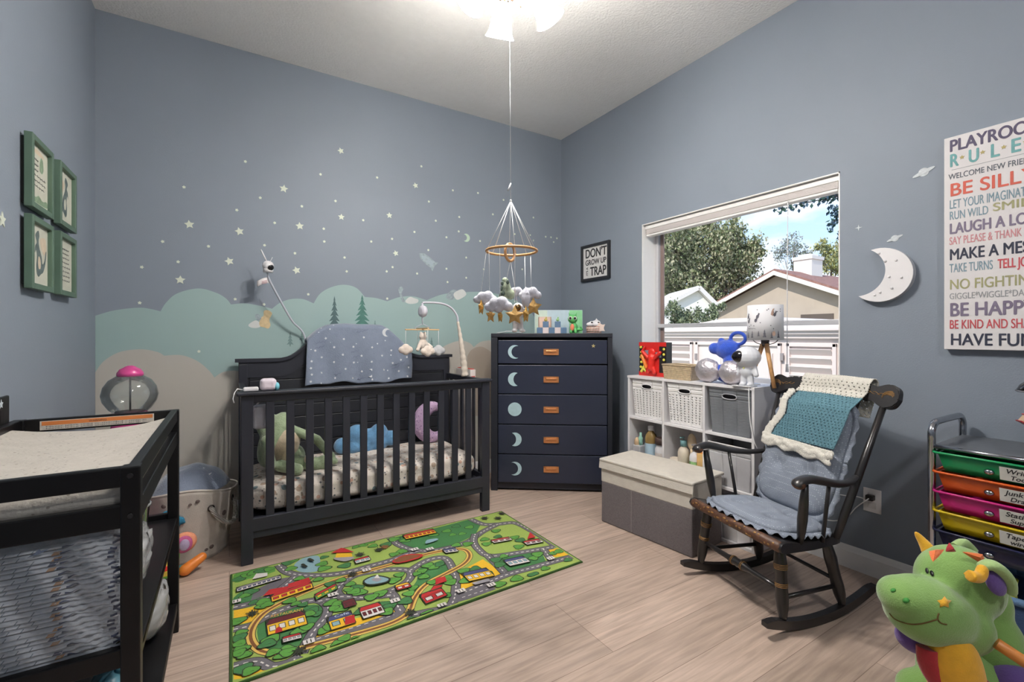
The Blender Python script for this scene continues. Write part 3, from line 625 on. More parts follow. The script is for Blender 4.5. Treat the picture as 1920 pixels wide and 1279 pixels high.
# on the dresser (positions in the dresser's frame)
DM = WM['dresser']
def dthing(name, label, cat, x, y, rz=0, group=None): p = DM @ Vector((x, y, DH)); return thing(name, label, cat, p, DA+rz, group)
t = dthing('picture_board', 'pale blue picture board with green dragon figure painted on its right side', 'picture', .06, .17, .1)
MB(mat('board_blue', srgb(186, 206, 216), .6, var=.05)).span((-.19, 0, 0), (.19, .016, .185), bev=.001).build('board', t)
MB(mat('board_green', srgb(140, 205, 150), .6, var=.08)).span((.085, -.0012, .002), (.188, 0, .183)).build('green_panel', t)
MB(mat('board_pale', srgb(190, 208, 196), .6, var=.05)).span((-.188, -.0012, .002), (-.09, 0, .183)).build('pale_panel', t)
t = dthing('pink_toy_box', 'small open pink wooden box behind the blue blocks on the dresser', 'toy', -.05, .125)
q = MB(mat('toy_pink', srgb(226, 196, 180), .6, var=.04)); q.span((-.05, 0, .0), (.052, .01, .125)); q.span((-.05, 0, 0), (-.042, .03, .13)); q.span((.044, 0, 0), (.052, .03, .13)); q.span((-.05, 0, .122), (.052, .03, .13)); q.build('box', t)
m_bb = mat('block_blue', srgb(88, 116, 146), .6, var=.03); m_bp = mat('block_blush', srgb(218, 204, 204), .6, var=.03)
n_ = 0
for r, row in enumerate([(-2, -1, 0, 1, 2), (-1.0, 1.0)]):
    for x in row:
        mt = (m_bb if int(x) % 2 == 0 else m_bp) if r == 0 else m_bb
        p = DM @ Vector((.005+x*.046, .085, DH+.046*r)); q = MB(mt); q.box((0, 0, .0228), (.045, .045, .0455), bev=.002)
        o = q.build('toy_block'); o.location = p; o.rotation_euler = (0, 0, DA)
        col_ = 'blue' if mt is m_bb else 'blush'; ps = {-2: 'at the left end of the bottom row', -1: 'second from the left in the bottom row', 0: 'in the middle of the bottom row', 1: 'second from the right in the bottom row', 2: 'at the right end of the bottom row'}[int(x)] if r == 0 else ('on the left of the top pair' if x < 0 else 'on the right of the top pair')
        tag(o, '%s wooden toy block %s on the dresser' % (col_, ps), 'toy block', 'toy blocks on the dresser')
for x, c, d in ((-.041, (196, 176, 90), 'yellow'), (.051, (150, 190, 130), 'green')):
    q = MB(mat('bead_'+d, srgb(*c), .5)); q.ell((0, 0, .012), (.014, .012, .012)); q.ell((.004, 0, .028), (.006, .006, .008)); o = q.build('toy_figure'); o.location = DM @ Vector((x, .085, DH+.0925)); tag(o, 'tiny %s toy figure standing on a blue block' % d, 'toy')
# green dragon figurine
t = dthing('dragon_figurine', 'glossy green baby dragon figurine with big eyes on the dresser', 'figurine', .165, .07)
mg = mat('figurine_green', srgb(82, 168, 92), .3, var=.12, scale=50)
q = MB(mg); q.ell((.0, 0, .11), (.038, .034, .034)); q.ell((.01, .005, .045), (.028, .026, .04)); q.cap((-.012, -.012, .03), (-.014, -.018, .01), .011); q.cap((.02, -.012, .03), (.022, -.018, .01), .012); q.cap((.03, .01, .03), (.07, .0, .03), .016, .010); q.cap((.07, 0, .03), (.06, -.01, .05), .009, .004)
q.lathe([(.008, 0), (.001, .03)], (-.02, 0, .135), (-.4, 0, 1), 10); q.lathe([(.008, 0), (.001, .03)], (.022, 0, .135), (.4, 0, 1), 10); q.build('body', t, remesh=.003, smooth_it=1)
q = MB(mat('figurine_orange', srgb(220, 130, 96), .4)); q.ell((-.004, -.018, .045), (.016, .012, .028)); q.build('belly', t)
for x in (-.018, .016):
    q = MB(mat('eye_white', srgb(235, 235, 225), .2)); q.ell((x, -.026, .115), (.014, .010, .015)); ey = q.build('eye', t)
    q = MB(mat('eye_black', (.01, .01, .01), .1, var=0)); q.ell((x-.001, -.034, .115), (.009, .006, .010)); q.build('pupil', ey)
# basket of white things
t = dthing('small_wire_basket', 'small rose gold basket at the right end of the dresser top', 'basket', .325, .06, .2)
q = MB(mat('rose_wire', srgb(196, 150, 136), .4, .3)); 
for z in (.005, .02, .035, .05): q.tube([(.05*math.cos(2*PI*k/24)*1.15, .035*math.sin(2*PI*k/24), z) for k in range(25)], .002, 5)
for k in range(16): a = 2*PI*k/16; q.tube([(.0575*math.cos(a), .035*math.sin(a), .002), (.0575*math.cos(a+.2), .035*math.sin(a+.2), .05)], .0015, 5)
q.build('wire_body', t); MB(mat('basket_lining', srgb(214, 202, 190), .9, bump=.4)).lathe([(.0, .003), (.046, .003), (.05, .045), (.045, .045), (.042, .01)], (0, 0, 0), sx=1.1, sy=.66, close=False).build('lining', t)
for x, d in ((-.03, 'left'), (.022, 'right')):
    p = t.matrix_basis @ Vector((x, -.005, .05)); b_ = thing('baby_shoe', 'tiny white baby shoe with dark opening, %s one in the basket' % d, 'shoe', p, DA+.4)
    q = MB(m_w); q.ell((0, 0, .018), (.032, .019, .017)); q.ell((.012, 0, .028), (.019, .016, .016)); q.build('upper', b_, remesh=.003, smooth_it=2); q = MB(MC['eye_black']); q.ell((.008, -.012, .032), (.009, .008, .006)); q.build('opening', b_)
q = MB(mat('star_blush', srgb(226, 206, 194), .7)); q.prism(star(.045, .022), .014, frame_M(DM @ Vector((.372, .055, DH+.043)), (math.cos(DA), math.sin(DA), 0), (0, 0, 1), (-math.sin(DA)*-1, -math.cos(DA), 0)) @ Matrix.Rotation(.3, 4, 'Z'), bev=.004); solo(q, 'star_ornament', 'blush star ornament leaning behind the small basket', 'ornament')
q = MB(m_w); q.prism(star(.030, .015), .012, frame_M(DM @ Vector((.345, .075, DH+.085)), (math.cos(DA), math.sin(DA), 0), (0, 0, 1), (math.sin(DA), -math.cos(DA), 0)), bev=.003); solo(q, 'star_ornament', 'small white star ornament sticking up out of the basket', 'ornament')
# open booklet
t = dthing('booklet', 'thin white booklet lying at the left end of the dresser top', 'book', -.33, .10, .05)
q = MB(mat('paper_white', srgb(222, 222, 226), .7, var=.02)); q.grid(lambda u, v: Vector((-.09+.19*u, -.06+.12*v, .004+.012*math.sin(PI*u)*(1 if u > .3 else .6))), 14, 2); q.build('pages', t, solid=.004)
MB(mat('charcoal_cover', srgb(60, 62, 70), .5)).box((.02, 0, .0015), (.17, .12, .002)).build('cover', t)
# ================================================================== cube shelf under the window
m_lam = mat('shelf_white', srgb(228, 226, 228), .45, var=.01)
SX0, SX1, SY0, SY1 = 2.41, 2.683, 1.42, 2.343
sh = thing('cube_shelf', 'white three by three cube shelf standing under the window', 'shelf', ((SX0+SX1)/2, (SY0+SY1)/2, 0))
T = .016
def sb(name, a, b): MB(m_lam).span(a, b, bev=.0015).build(name, sh, world=True)
cy = [SY1-(SY1-SY0-T)*k/3 for k in range(4)]
for k, y in enumerate(cy): sb('side_panel' if k in (0, 3) else 'divider', (SX0, y-T, 0), (SX1, y, .90-T))
for z in (.0, .30, .60): 
    for k in range(3): sb('shelf_board', (SX0+.002, cy[k+1], z), (SX1, cy[k]-T, z+T))
sb('top_board', (SX0-.003, SY0-.002, .90-T), (SX1, SY1+.002, .90))
sb('back_panel', (SX1-.003, SY0, 0), (SX1, SY1, .89))
# bins
def bin_(name, label, yc, zb, mt, h=.262, w=.262, hole=True, dk=None, rib=True, weave=False):
    t = thing(name, label, 'storage bin', (SX0+.012, yc, zb), 0, 'bins in the cube shelf')
    w0, w1, d = w*.44, w*.5, .24; hz0, hz1, hy = h*.78, h*.88, .045
    q = MB(mt)
    def P(u, z): ww = w0+(w1-w0)*z/h; return (u*ww, z)
    # front wall with handle slot
    ys = [-1, -.35, .35, 1]; zsl = [0, hz0, hz1, h]
    def bx_(y0, y1, z0, z1):
        def fn(u, v):
            z = z0+(z1-z0)*v; ww = w0+(w1-w0)*z/h; y = (y0+(y1-y0)*u)*ww; rr = .0015*math.sin(z*420) if rib else 0
            return Vector((.012-.012*z/h+rr*.4, y, z))
        nz_ = max(2, int(34*(z1-z0)/h)); ny_ = 12 if y1-y0 < 1 else 12
        slots = weave and z1-z0 > h*.5
        q.grid(fn, ny_, nz_, True, (lambda i, j: i % 4 == 2 and j % 2 == 1 and 1 < j < nz_-2) if slots else None)
    for i in range(3):
        for j in range(3):
            if hole and i == 1 and j == 1: continue
            bx_(ys[i], ys[i+1], zsl[j], zsl[j+1])
    for s_ in (-1, 1): q.grid(lambda u, v: Vector((.012*(1-v)+d*u, s_*(w0+(w1-w0)*v), h*v)), 6, 8)
    q.grid(lambda u, v: Vector((d, (2*u-1)*(w0+(w1-w0)*v), h*v)), 4, 8); q.grid(lambda u, v: Vector((.012+(d-.012)*u, (2*v-1)*w0, 0)), 2, 2)
    body = q.build('bin_body', t, solid=.003)
    q = MB(m_w if dk is None else dk); q.tube([(-.001, -w1, h), (-.001, w1, h), (d, w1, h), (d, -w1, h), (-.001, -w1, h)], .004, 6); q.build('rim', t)
    if hole:
        q = MB(m_w if dk is None else dk); zc = (hz0+hz1)/2; rr = (hz1-hz0)/2+.002; L_ = .35*w1*.86; pts = [(-.001, L_*math.cos(a)*1.0+ (rr*.3)*math.cos(a), zc+rr*math.copysign(abs(math.sin(a))**.6, math.sin(a))) for a in [2*PI*k/24 for k in range(25)]]
        q.tube(pts, .0035, 6); q.build('handle_slot', t)
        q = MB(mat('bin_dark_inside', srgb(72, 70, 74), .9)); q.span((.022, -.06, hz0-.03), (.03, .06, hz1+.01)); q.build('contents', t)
        if weave: q = MB(mat('bin_inner_grey', srgb(150, 148, 150), .9, var=.3, scale=20)); q.span((.03, -w0+.01, .01), (.2, w0-.01, h*.74), bev=.01); q.build('folded_clothes', t)
    return t
m_wov = wavebump(mat('bin_woven_white', srgb(240, 238, 238), .5, var=.03), 42, 'Z', .35, .003)
m_clr = mat('bin_grey_translucent', srgb(126, 130, 136), .25, var=.12, scale=10, alpha=.86); wavebump(m_clr, 36, 'Z', .5, .003)
c3 = [(cy[k]-T+cy[k+1])/2 for k in range(3)]
bin_('woven_bin', 'white woven plastic bin in the top left cube of the shelf', c3[0]-.004, .616, m_wov, weave=True)
bin_('woven_bin', 'white woven plastic bin in the top middle cube of the shelf', c3[1]-.006, .616, m_wov, weave=True)
tb = bin_('clear_bin', 'see-through grey bin in the top right cube of the shelf', c3[2]-.006, .616, m_clr, dk=mat('bin_rim_grey', srgb(168, 170, 176), .3))
q = MB(mat('bin_orange_toy', srgb(206, 128, 96), .7, var=.2)); q.box((.05, -.05, .12), (.05, .10, .03), (0, 0, .2), bev=.006); q.box((.05, -.06, .06), (.05, .12, .03), bev=.006); q.build('toys_inside', tb)
m_clw = mat('bin_clear_white', srgb(204, 204, 208), .3, var=.08, scale=12, alpha=.8)
tb = bin_('clear_bin', 'milky clear bin in the middle right cube behind the chair arm', c3[2]-.004, .316, m_clw, h=.24, hole=False, rib=False)
q = MB(mat('cloth_blue_in_bin', srgb(120, 160, 186), .9, var=.2)); q.ell((.06, -.02, .06), (.04, .08, .05)); q.build('blue_cloth', tb)
tb = bin_('white_bin', 'low white bin full of labelled packets in the bottom right cube', c3[2]-.004, .016, m_w, h=.10, hole=False, rib=False)
for k in range(3):
    q = MB(mat('packet_%d' % k, [srgb(206, 198, 200), srgb(170, 150, 150), srgb(190, 186, 190)][k], .6, var=.25, scale=60)); q.box((0, 0, .075), (.03, .07, .15), bev=.003); o = q.build('packet'); o.location = (SX0+.06, c3[2]+.075-.075*k, .025); tag(o, ['pale packet nearest the storage box in the low white bin', 'brown grey packet in the middle of the low white bin', 'grey packet at the right of the low white bin'][k], 'packet', 'packets in the low white bin')
# bottles in the middle row
def bottle(name, label, y, z0, r, h, body, capm, x=.07, neck=.35, ch=.03, cat='bottle', band=None, cr=None, pump=False):
    t = thing(name, label, cat, (SX0+x, y, z0)); q = MB(body)
    q.lathe([(r*.9, 0), (r, .006), (r, h*.68), (r*.85, h*.78), (r*neck, h*.88), (r*neck, h)], seg=22); q.build('bottle_body', t)
    q = MB(capm); c = cr or r*neck*1.25; q.lathe([(c, 0), (c, ch), (c*.8, ch+.003)], (0, 0, h*.9), seg=16)
    if pump: q.rod((0, 0, h*.9+ch), (0, 0, h*.9+ch+.02), .004); q.box((-.012, 0, h*.9+ch+.022), (.04, .012, .008), bev=.003)
    q.build('cap', t)
    if band: q = MB(band); q.lathe([(r*1.012, 0), (r*1.012, h*.42)], (0, 0, h*.12), seg=22, close=False); q.build('paper_label', t)
    return t
z1 = .316
bottle('wash_bottle', 'round bottle of amber liquid with pale blue label in the left cube', c3[0]+.01, z1, .040, .235, mat('amber_liquid', srgb(140, 116, 72), .2, var=.1), m_w, band=mat('label_pale_blue', srgb(176, 202, 218), .5, var=.06, scale=40), neck=.4, ch=.028)
bottle('lotion_jar', 'white jar with dark brown lid in the left cube', c3[0]-.085, z1, .046, .15, m_w, mat('lid_brown', srgb(74, 56, 52), .5), neck=.8, ch=.04, band=mat('label_cream', srgb(220, 212, 206), .5, var=.1, scale=60))
t = thing('bottle_basket', 'small clear basket with mint topped tube at the left of the left cube', 'basket', (SX0+.05, c3[0]+.095, z1))
q = MB(m_clw); q.span((-.035, -.035, 0), (.06, .035, .10), bev=.006); q.build('basket_body', t)
q = MB(mat('mint', srgb(150, 200, 184), .4)); q.lathe([(.014, 0), (.016, .05), (.008, .06), (.008, .085)], (0, -.01, .10)); q.build('mint_pump', t); q = MB(mat('tan_tube', srgb(206, 176, 140), .5)); q.lathe([(.018, 0), (.018, .07), (.006, .09)], (-.015, .01, .06)); q.build('tan_tube', t)
bottle('pump_bottle', 'cream pump bottle with teal collar in the middle cube', c3[1]+.045, z1, .036, .175, mat('cream_bottle', srgb(222, 210, 192), .4), mat('teal_cap', srgb(116, 160, 164), .4), neck=.45, ch=.035, pump=True)
t = thing('hair_brush', 'oval wooden hair brush standing upright in the middle cube', 'brush', (SX0+.085, c3[1]-.005, z1)); q = MB(mat('brush_tan', srgb(196, 176, 148), .6, var=.12, scale=40)); q.ell((0, 0, .19), (.012, .034, .055)); q.cap((0, 0, .02), (0, 0, .14), .011); q.build('brush_body', t)
bottle('spray_bottle', 'white spray bottle with green print in the middle cube', c3[1]-.055, z1, .034, .165, m_w, mat('cap_grey', srgb(140, 136, 140), .4), band=mat('green_print', srgb(150, 196, 130), .5, var=.4, scale=50), x=.05, neck=.35, ch=.02, pump=True)
t = thing('wipes_carton', 'upright orange carton in the right of the middle cube', 'carton', (SX0+.05, c3[1]-.112, z1)); q = MB(mat('carton_orange', srgb(222, 140, 54), .6, var=.12)); q.box((0, 0, .085), (.05, .055, .17), bev=.003); q.build('carton', t); q = MB(mat('carton_yellow', srgb(236, 196, 130), .6)); q.box((-.0255, .0, .10), (.002, .045, .10)); q.build('front_print', t)
t = thing('ceramic_mug', 'small cream animal shaped mug in the left of the middle cube', 'mug', (SX0+.06, c3[1]+.10, z1)); q = MB(mat('cream_ceramic', srgb(216, 204, 190), .35, var=.1)); q.lathe([(.028, 0), (.034, .02), (.034, .07), (.030, .072), (.028, .02)], close=False); q.ell((0, 0, .004), (.028, .028, .004)); q.build('cup', t); q = MB(MC['cream_ceramic']); q.tube([(0, .033, .055), (0, .055, .045), (0, .05, .02), (0, .033, .018)], .005, 8); q.build('mug_handle', t)

# things on the shelf top
t = thing('action_toy_box', 'red and black boxed building toy standing at the left end of the shelf', 'toy box', (2.50, 2.20, .90), .02)
q = MB(mat('toybox_black', srgb(34, 30, 30), .4, var=.05)); q.box((.03, 0, .118), (.06, .235, .236), bev=.002); q.build('carton', t)
q = MB(mat('toybox_red', srgb(206, 40, 36), .4, var=.08)); q.box((-.001, 0, .222), (.003, .235, .028)); q.box((-.001, 0, .014), (.003, .235, .028)); q.box((-.001, .0, .118), (.002, .12, .18)); q.build('red_print', t)
q = MB(mat('toy_red', srgb(222, 48, 40), .35, var=.1)); q.ell((-.012, -.005, .165), (.012, .03, .03)); q.cap((-.012, 0, .06), (-.012, -.005, .13), .026); q.cap((-.012, .03, .13), (-.012, .075, .17), .013); q.cap((-.012, -.03, .13), (-.012, -.075, .165), .013); q.cap((-.012, .075, .17), (-.012, .06, .20), .010); q.cap((-.012, .015, .06), (-.012, .03, .03), .016); q.cap((-.012, -.015, .06), (-.012, -.03, .03), .016); q.build('red_figure', t, remesh=.004, smooth_it=1)
m_ty = mat('toybox_yellow', srgb(226, 220, 90), .5, var=.15, scale=60)
for k in range(5): q = MB(m_ty); q.ell((-.004, .098-.004*(k % 2), .20-.035*k), (.003, .012, .009)); q.build('printed_badge', t)
for k in range(4): q = MB(m_ty); q.ell((-.004, -.10, .19-.036*k), (.003, .010, .009)); q.build('printed_badge', t)
q = MB(m_ty); q.cap((-.006, .09, .03), (-.006, .06, .075), .010); q.cap((-.006, .05, .03), (-.006, .075, .06), .008); q.build('yellow_creature', t, remesh=.004, smooth_it=1)
q = MB(mat('toy_orange', srgb(226, 130, 50), .4, var=.1)); q.cap((-.008, .045, .06), (-.008, .085, .14), .013); q.build('orange_arm', t)
q = MB(mat('toybox_grey', srgb(120, 136, 150), .4)); q.box((-.004, .05, .165), (.004, .05, .03), bev=.004); q.box((-.004, -.055, .15), (.004, .05, .035), bev=.004); q.build('grey_print', t)
q = MB(m_w); text(q, 'SUPER SQUAD', .022, frame_M((-.003, .105, .216), (0, -1, 0), (0, 0, 1)), width=.19, depth=.001, bold=.0006); q.build('title_lettering', t) if False else q.bm.free()
m_wick = wavebump(mat('wicker_tan', srgb(204, 182, 150), .7, var=.15, scale=60, bump=.5), 50, 'Z', .8, .005)
t = thing('wicker_basket', 'low tan wicker basket on the shelf between toy box and blue plush', 'basket', (2.50, 1.945, .90), .03)
q = MB(m_wick); w_, d_, h_ = .105, .07, .092
for (ax, ay, bx__, by) in ((-d_, -w_, -d_, w_), (d_, -w_, d_, w_), (-d_, -w_, d_, -w_), (-d_, w_, d_, w_)):
    q.grid(lambda u, v: Vector(((ax+(bx__-ax)*u)*(.92+.1*v), (ay+(by-ay)*u)*(.92+.1*v), h_*v)), 30, 14)
q.grid(lambda u, v: Vector((d_*(2*u-1)*.92, w_*(2*v-1)*.92, .002)), 2, 2); q.build('basket_weave', t, solid=.005)
q = MB(m_wick); q.tube([(-d_*1.02, -w_*1.02, h_), (-d_*1.02, w_*1.02, h_), (d_*1.02, w_*1.02, h_), (d_*1.02, -w_*1.02, h_), (-d_*1.02, -w_*1.02, h_)], .006, 8); q.build('basket_rim', t)
# blue and silver plush
m_blu = mat('plush_royal_blue', srgb(28, 76, 190), .8, var=.15, scale=40, bump=.8, bscale=180, sheen=.6)
m_sil = mat('plush_silver', srgb(206, 200, 206), .34, .6, var=.15, scale=18, bump=1.0, bscale=60)
t = thing('blue_monster_plush', 'bright blue plush with shiny silver feet sprawled on the shelf', 'soft toy', (2.50, 1.62, .90))
q = MB(m_blu); q.ell((2.50, 1.735, 1.10), (.06, .078, .058)); q.ell((2.475, 1.80, 1.105), (.04, .035, .035)); q.cap((2.51, 1.70, 1.03), (2.52, 1.70, 1.0), .06); q.ell((2.53, 1.745, .945), (.06, .09, .045)); q.cap((2.48, 1.70, .99), (2.46, 1.84, .97), .035, .025)
q.tube([(2.50, 1.69+.045*math.cos(a)-.02, 1.165+.034*math.sin(a)) for a in [2*PI*k/20 for k in range(21)]], .011, 8); q.ell((2.50, 1.775, 1.15), (.018, .02, .02))
bmesh.ops.translate(q.bm, vec=(0, -.10, 0), verts=q.bm.verts[:]); q.build('body', t, world=True, remesh=.006, smooth_it=2)
for (x, y, z, r, n__) in ((2.455, 1.735, .972, (.05, .080, .070), 'left'), (2.45, 1.572, .970, (.055, .078, .068), 'right')):
    q = MB(m_sil); q.grid(lambda u, v: Vector((x, y, z)) + Vector((r[0]*math.cos(2*PI*u)*math.sin(PI*v), r[1]*math.sin(2*PI*u)*math.sin(PI*v), r[2]*math.cos(PI*v)))*(1+.07*noise.noise(Vector((u*7, v*7, y*5)))+.07*abs(noise.noise(Vector((u*22, v*16, y*9))))), 60, 36); q.build('silver_foot', t, world=True)
# astronaut projector
m_pg = mat('astro_white', srgb(222, 224, 230), .3, var=.01)
t = thing('astronaut_projector', 'white toy astronaut projector with dark visor on the shelf', 'projector', (2.435, 1.475, .90), .1)
q = MB(m_pg); q.ell((0, 0, .205), (.078, .084, .074)); q.ell((.0, 0, .11), (.038, .044, .055)); q.cap((0, .045, .14), (-.012, .062, .085), .017); q.cap((0, -.045, .14), (-.012, -.062, .085), .017); q.cap((0, .02, .07), (-.002, .024, .025), .021); q.cap((0, -.02, .07), (-.002, -.024, .025), .021); q.ell((-.012, .024, .015), (.03, .02, .015)); q.ell((-.012, -.024, .015), (.03, .02, .015)); q.box((.035, 0, .12), (.03, .06, .08), bev=.01)
q.build('body', t, remesh=.004, smooth_it=2)
q = MB(mat('visor_dark', srgb(30, 26, 30), .05, .6, var=0, coat=1)); q.ell((-.052, .026, .208), (.030, .052, .042)); q.build('visor', t)
q = MB(mat('patch_yellow', srgb(230, 230, 150), .5)); q.ell((-.036, .006, .13), (.004, .007, .007)); q.build('button', t)
MB(m_alu).box((.0, .02, .004), (.09, .13, .008), bev=.003).build('base_plate', t)
for ch in t.children:
    ch.data.transform(Matrix.Diagonal((.84, .84, .80, 1)))
# tripod lamp
t = thing('tripod_lamp', 'tripod table lamp with wooden legs and woodland print drum shade', 'lamp', (2.52, 1.40+.02, .90))
lx, ly = 2.50, 1.412; 
hub = Vector((lx, ly, 1.125))
q = MB(mat('lamp_chrome_dark', srgb(90, 84, 82), .25, .8)); q.lathe([(.020, 0), (.021, .035), (.010, .037), (.010, .06)], hub, (0, 0, 1), 20); q.build('socket', t, world=True)
for k, a in enumerate((2.2, 4.15, 6.2)):
    f_ = Vector((lx+.075*math.cos(a), ly+.085*math.sin(a), .902)); q = MB(m_wood2); q.tube([hub+Vector((.012*math.cos(a), .012*math.sin(a), .01)), f_], [.012, .010], 10); 
    if f_.y < SY0+.02 or True: q.build('leg', t, world=True)
q = MB(MC['lamp_chrome_dark']); q.tube([tuple(v) for v in catmull([(lx, ly+.075, 1.165), (lx, ly+.05, 1.142), (lx, ly, 1.132), (lx, ly-.05, 1.142), (lx, ly-.075, 1.165)], 5)], .0022, 6); q.build('shade_carrier', t, world=True)
m_shd = mat('lamp_shade_white', srgb(226, 226, 230), .8, var=.01)
q = MB(m_shd); q.lathe([(.089, 0), (.086, .19)], (lx, ly, 1.158), (0, 0, 1), 48, close=False); shd = q.build('lamp_shade', t, world=True, solid=.002)
q = MB(mat('shade_print_grey', srgb(96, 96, 106), .8, var=.2)); qb = MB(mat('shade_print_tan', srgb(190, 160, 145), .8, var=.2))
def on_cyl(a, z, poly, qq, R=.0885): 
    for pz in [poly]: 
        qq.flat([(lx+(R-.003*(z+y_)/.19+.0025)*math.cos(a+x_/R), ly+(R-.003*(z+y_)/.19+.0025)*math.sin(a+x_/R), 1.158+z+y_) for x_, y_ in pz], Matrix())
tri = lambda w, h: [(-w, 0), (-w*.4, h*.35), (-w*.7, h*.35), (-w*.25, h*.68), (-w*.4, h*.68), (0, h), (w*.4, h*.68), (w*.25, h*.68), (w*.7, h*.35), (w*.4, h*.35), (w, 0)]
for a, z, w, h in ((2.55, .01, .008, .035), (2.9, .012, .007, .04), (3.3, .02, .006, .03), (3.62, .015, .009, .042), (4.0, .01, .007, .035), (4.4, .012, .008, .04), (2.2, .012, .008, .04)): on_cyl(a, z, tri(w, h), q)
for a, z in ((2.5, .12), (3.25, .12), (2.6, .095), (3.15, .10), (4.2, .13)):
    on_cyl(a, z, [(-.010+x*.012, y*.02) for x, y in ((0, 0), (.6, -.3), (1.2, 0), (1.4, .6), (1.7, 1.1), (1.1, 1.3), (.8, .8), (.2, .6))], q)
on_cyl(3.95, .135, [(0, 0), (.01, -.008), (.016, .004), (.014, .02), (.018, .034), (.010, .03), (.004, .018)], qb); on_cyl(4.0, .025, [(0, 0), (.014, -.004), (.020, .008), (.014, .024), (.004, .018)], qb)
for k in range(16): a = rnd.uniform(2.1, 4.6); z = rnd.uniform(.05, .17); on_cyl(a, z, star(.004, .002), q)
for a0 in (2.62, 2.78, 3.0): on_cyl(a0, .06, [(-.012, 0), (0, .004), (.012, 0), (.012, -.0015), (0, .0025), (-.012, -.0015)], q)
q.build('grey_print', shd); qb.build('tan_print', shd)
for o_ in shd.children: 
    me = o_.data; me.transform(Matrix.Translation(-Vector(t.location)))
q = MB(MC['white_cord']); q.tube([tuple(v) for v in catmull([(2.50, 1.44, .912), (2.42, 1.445, .908), (2.402, 1.446, .88), (2.400, 1.44, .75), (2.398, 1.425, .66), (2.41, 1.405, .58), (2.50, 1.395, .5), (2.66, 1.36, .42), (2.685, 1.30, .38)], 5)], .003, 6); q.build('lamp_cord', t, world=True)

# ================================================================== storage box
a_ = math.atan2(-.62, .07)+PI/2
t = thing('storage_box', 'two tone fabric storage box with cream lid and grey lower half', 'storage box', ((2.02+2.085)/2+.155, (2.19+1.568)/2+.017, 0), a_)
m_lin = mat('linen_grey', srgb(112, 106, 108), .95, var=.22, scale=260, bump=.7, bscale=300); m_cr = mat('linen_cream', srgb(206, 200, 190), .9, var=.04, bump=.4, bscale=240)
MB(m_lin).box((0, 0, .13), (.312, .625, .26), bev=.008).build('lower_body', t); MB(m_cr).box((0, 0, .32), (.314, .627, .13), bev=.006).build('cream_band', t)
q = MB(m_cr); q.box((0, 0, .394), (.334, .645, .018), bev=.007, seg=3); q.box((-.162, 0, .368), (.008, .645, .055), (0, .12, 0), bev=.003); q.box((0, .3195, .378), (.30, .006, .03), bev=.002); q.build('lid', t)
q = MB(mat('linen_seam', srgb(140, 134, 134), .95, var=.1)); q.box((-.1568, .08, .13), (.002, .003, .25)); q.build('seam', t)
# ================================================================== rug with a printed town
RUGC = [(.0, 1.80), (1.566, 1.838), (1.553, 2.655), (.004, 2.648)]
rug = thing('play_rug', 'green play rug printed with a toy town of roads and buildings on the floor', 'rug', (.78, 2.23, 0))
def C_(n, *c, var=.06): return mat('rug_'+n, srgb(*c), .95, var=var, scale=120, bump=.35, bscale=420)
r_base = C_('grass', 148, 170, 84); r_dk = C_('green', 64, 118, 68); r_gy = C_('road', 104, 100, 106); r_wh = C_('white', 214, 208, 204); r_ye = C_('yellow', 226, 178, 44); r_rd = C_('red', 176, 42, 44)
r_bk = C_('outline', 44, 48, 36); r_tn = C_('track', 214, 178, 92); r_br = C_('brown', 122, 78, 46); r_bl = C_('water', 132, 164, 174); r_lg = C_('leaf', 86, 146, 62); r_nv = C_('indigo', 70, 74, 116); r_wn = C_('wine', 96, 34, 42); r_ed = C_('edge', 52, 84, 34); r_pg = C_('pavement', 150, 146, 150)
MB(r_ed).prism(RUGC, .007, Matrix.Translation((0, 0, .0005)), bev=.002).build('rug_base', rug, world=True)
ci = (sum(p[0] for p in RUGC)/4, sum(p[1] for p in RUGC)/4)
MB(r_base).flat([(ci[0]+(x-ci[0])*.988, ci[1]+(y-ci[1])*.978, .0078) for x, y in RUGC], Matrix()).build('rug_field', rug, world=True)
RP = MB(r_base); RZ = [.0080]
def rz_(): RZ[0] += .000012; return RZ[0]
def fz(x, y): p = survey(420+x/2.8235, 940+y/2.8235, 2, 0); return Vector((p.x, p.y, 0))
def inr(p): return Vector((min(1.545, max(.012, p.x)), min(2.638, max(1.818+.024*p.x, p.y)), 0))
def rpoly(mt, pts, n=0, raw=False):
    z = rz_(); v = pts if raw else [fz(*p) for p in pts]
    if n: v = catmull(v, n, True)
    RP.m(mt); RP.flat([(q.x, q.y, z) for q in map(inr, v)], Matrix())
def strip(mt, pts, w, raw=False, n=5):
    v = pts if raw else catmull([fz(*p) for p in pts], n); z = rz_(); RP.m(mt); pr = None
    for i, p in enumerate(v):
        t_ = (v[min(i+1, len(v)-1)]-v[max(i-1, 0)]).normalized(); nn = Vector((-t_.y, t_.x, 0))*w/2; a, b_ = inr(p+nn), inr(p-nn)
        if pr: 
            if (a-pr[0]).length > 1e-4: RP.flat([(pr[0].x, pr[0].y, z), (a.x, a.y, z), (b_.x, b_.y, z), (pr[1].x, pr[1].y, z)], Matrix())
        pr = (a, b_)
    return v
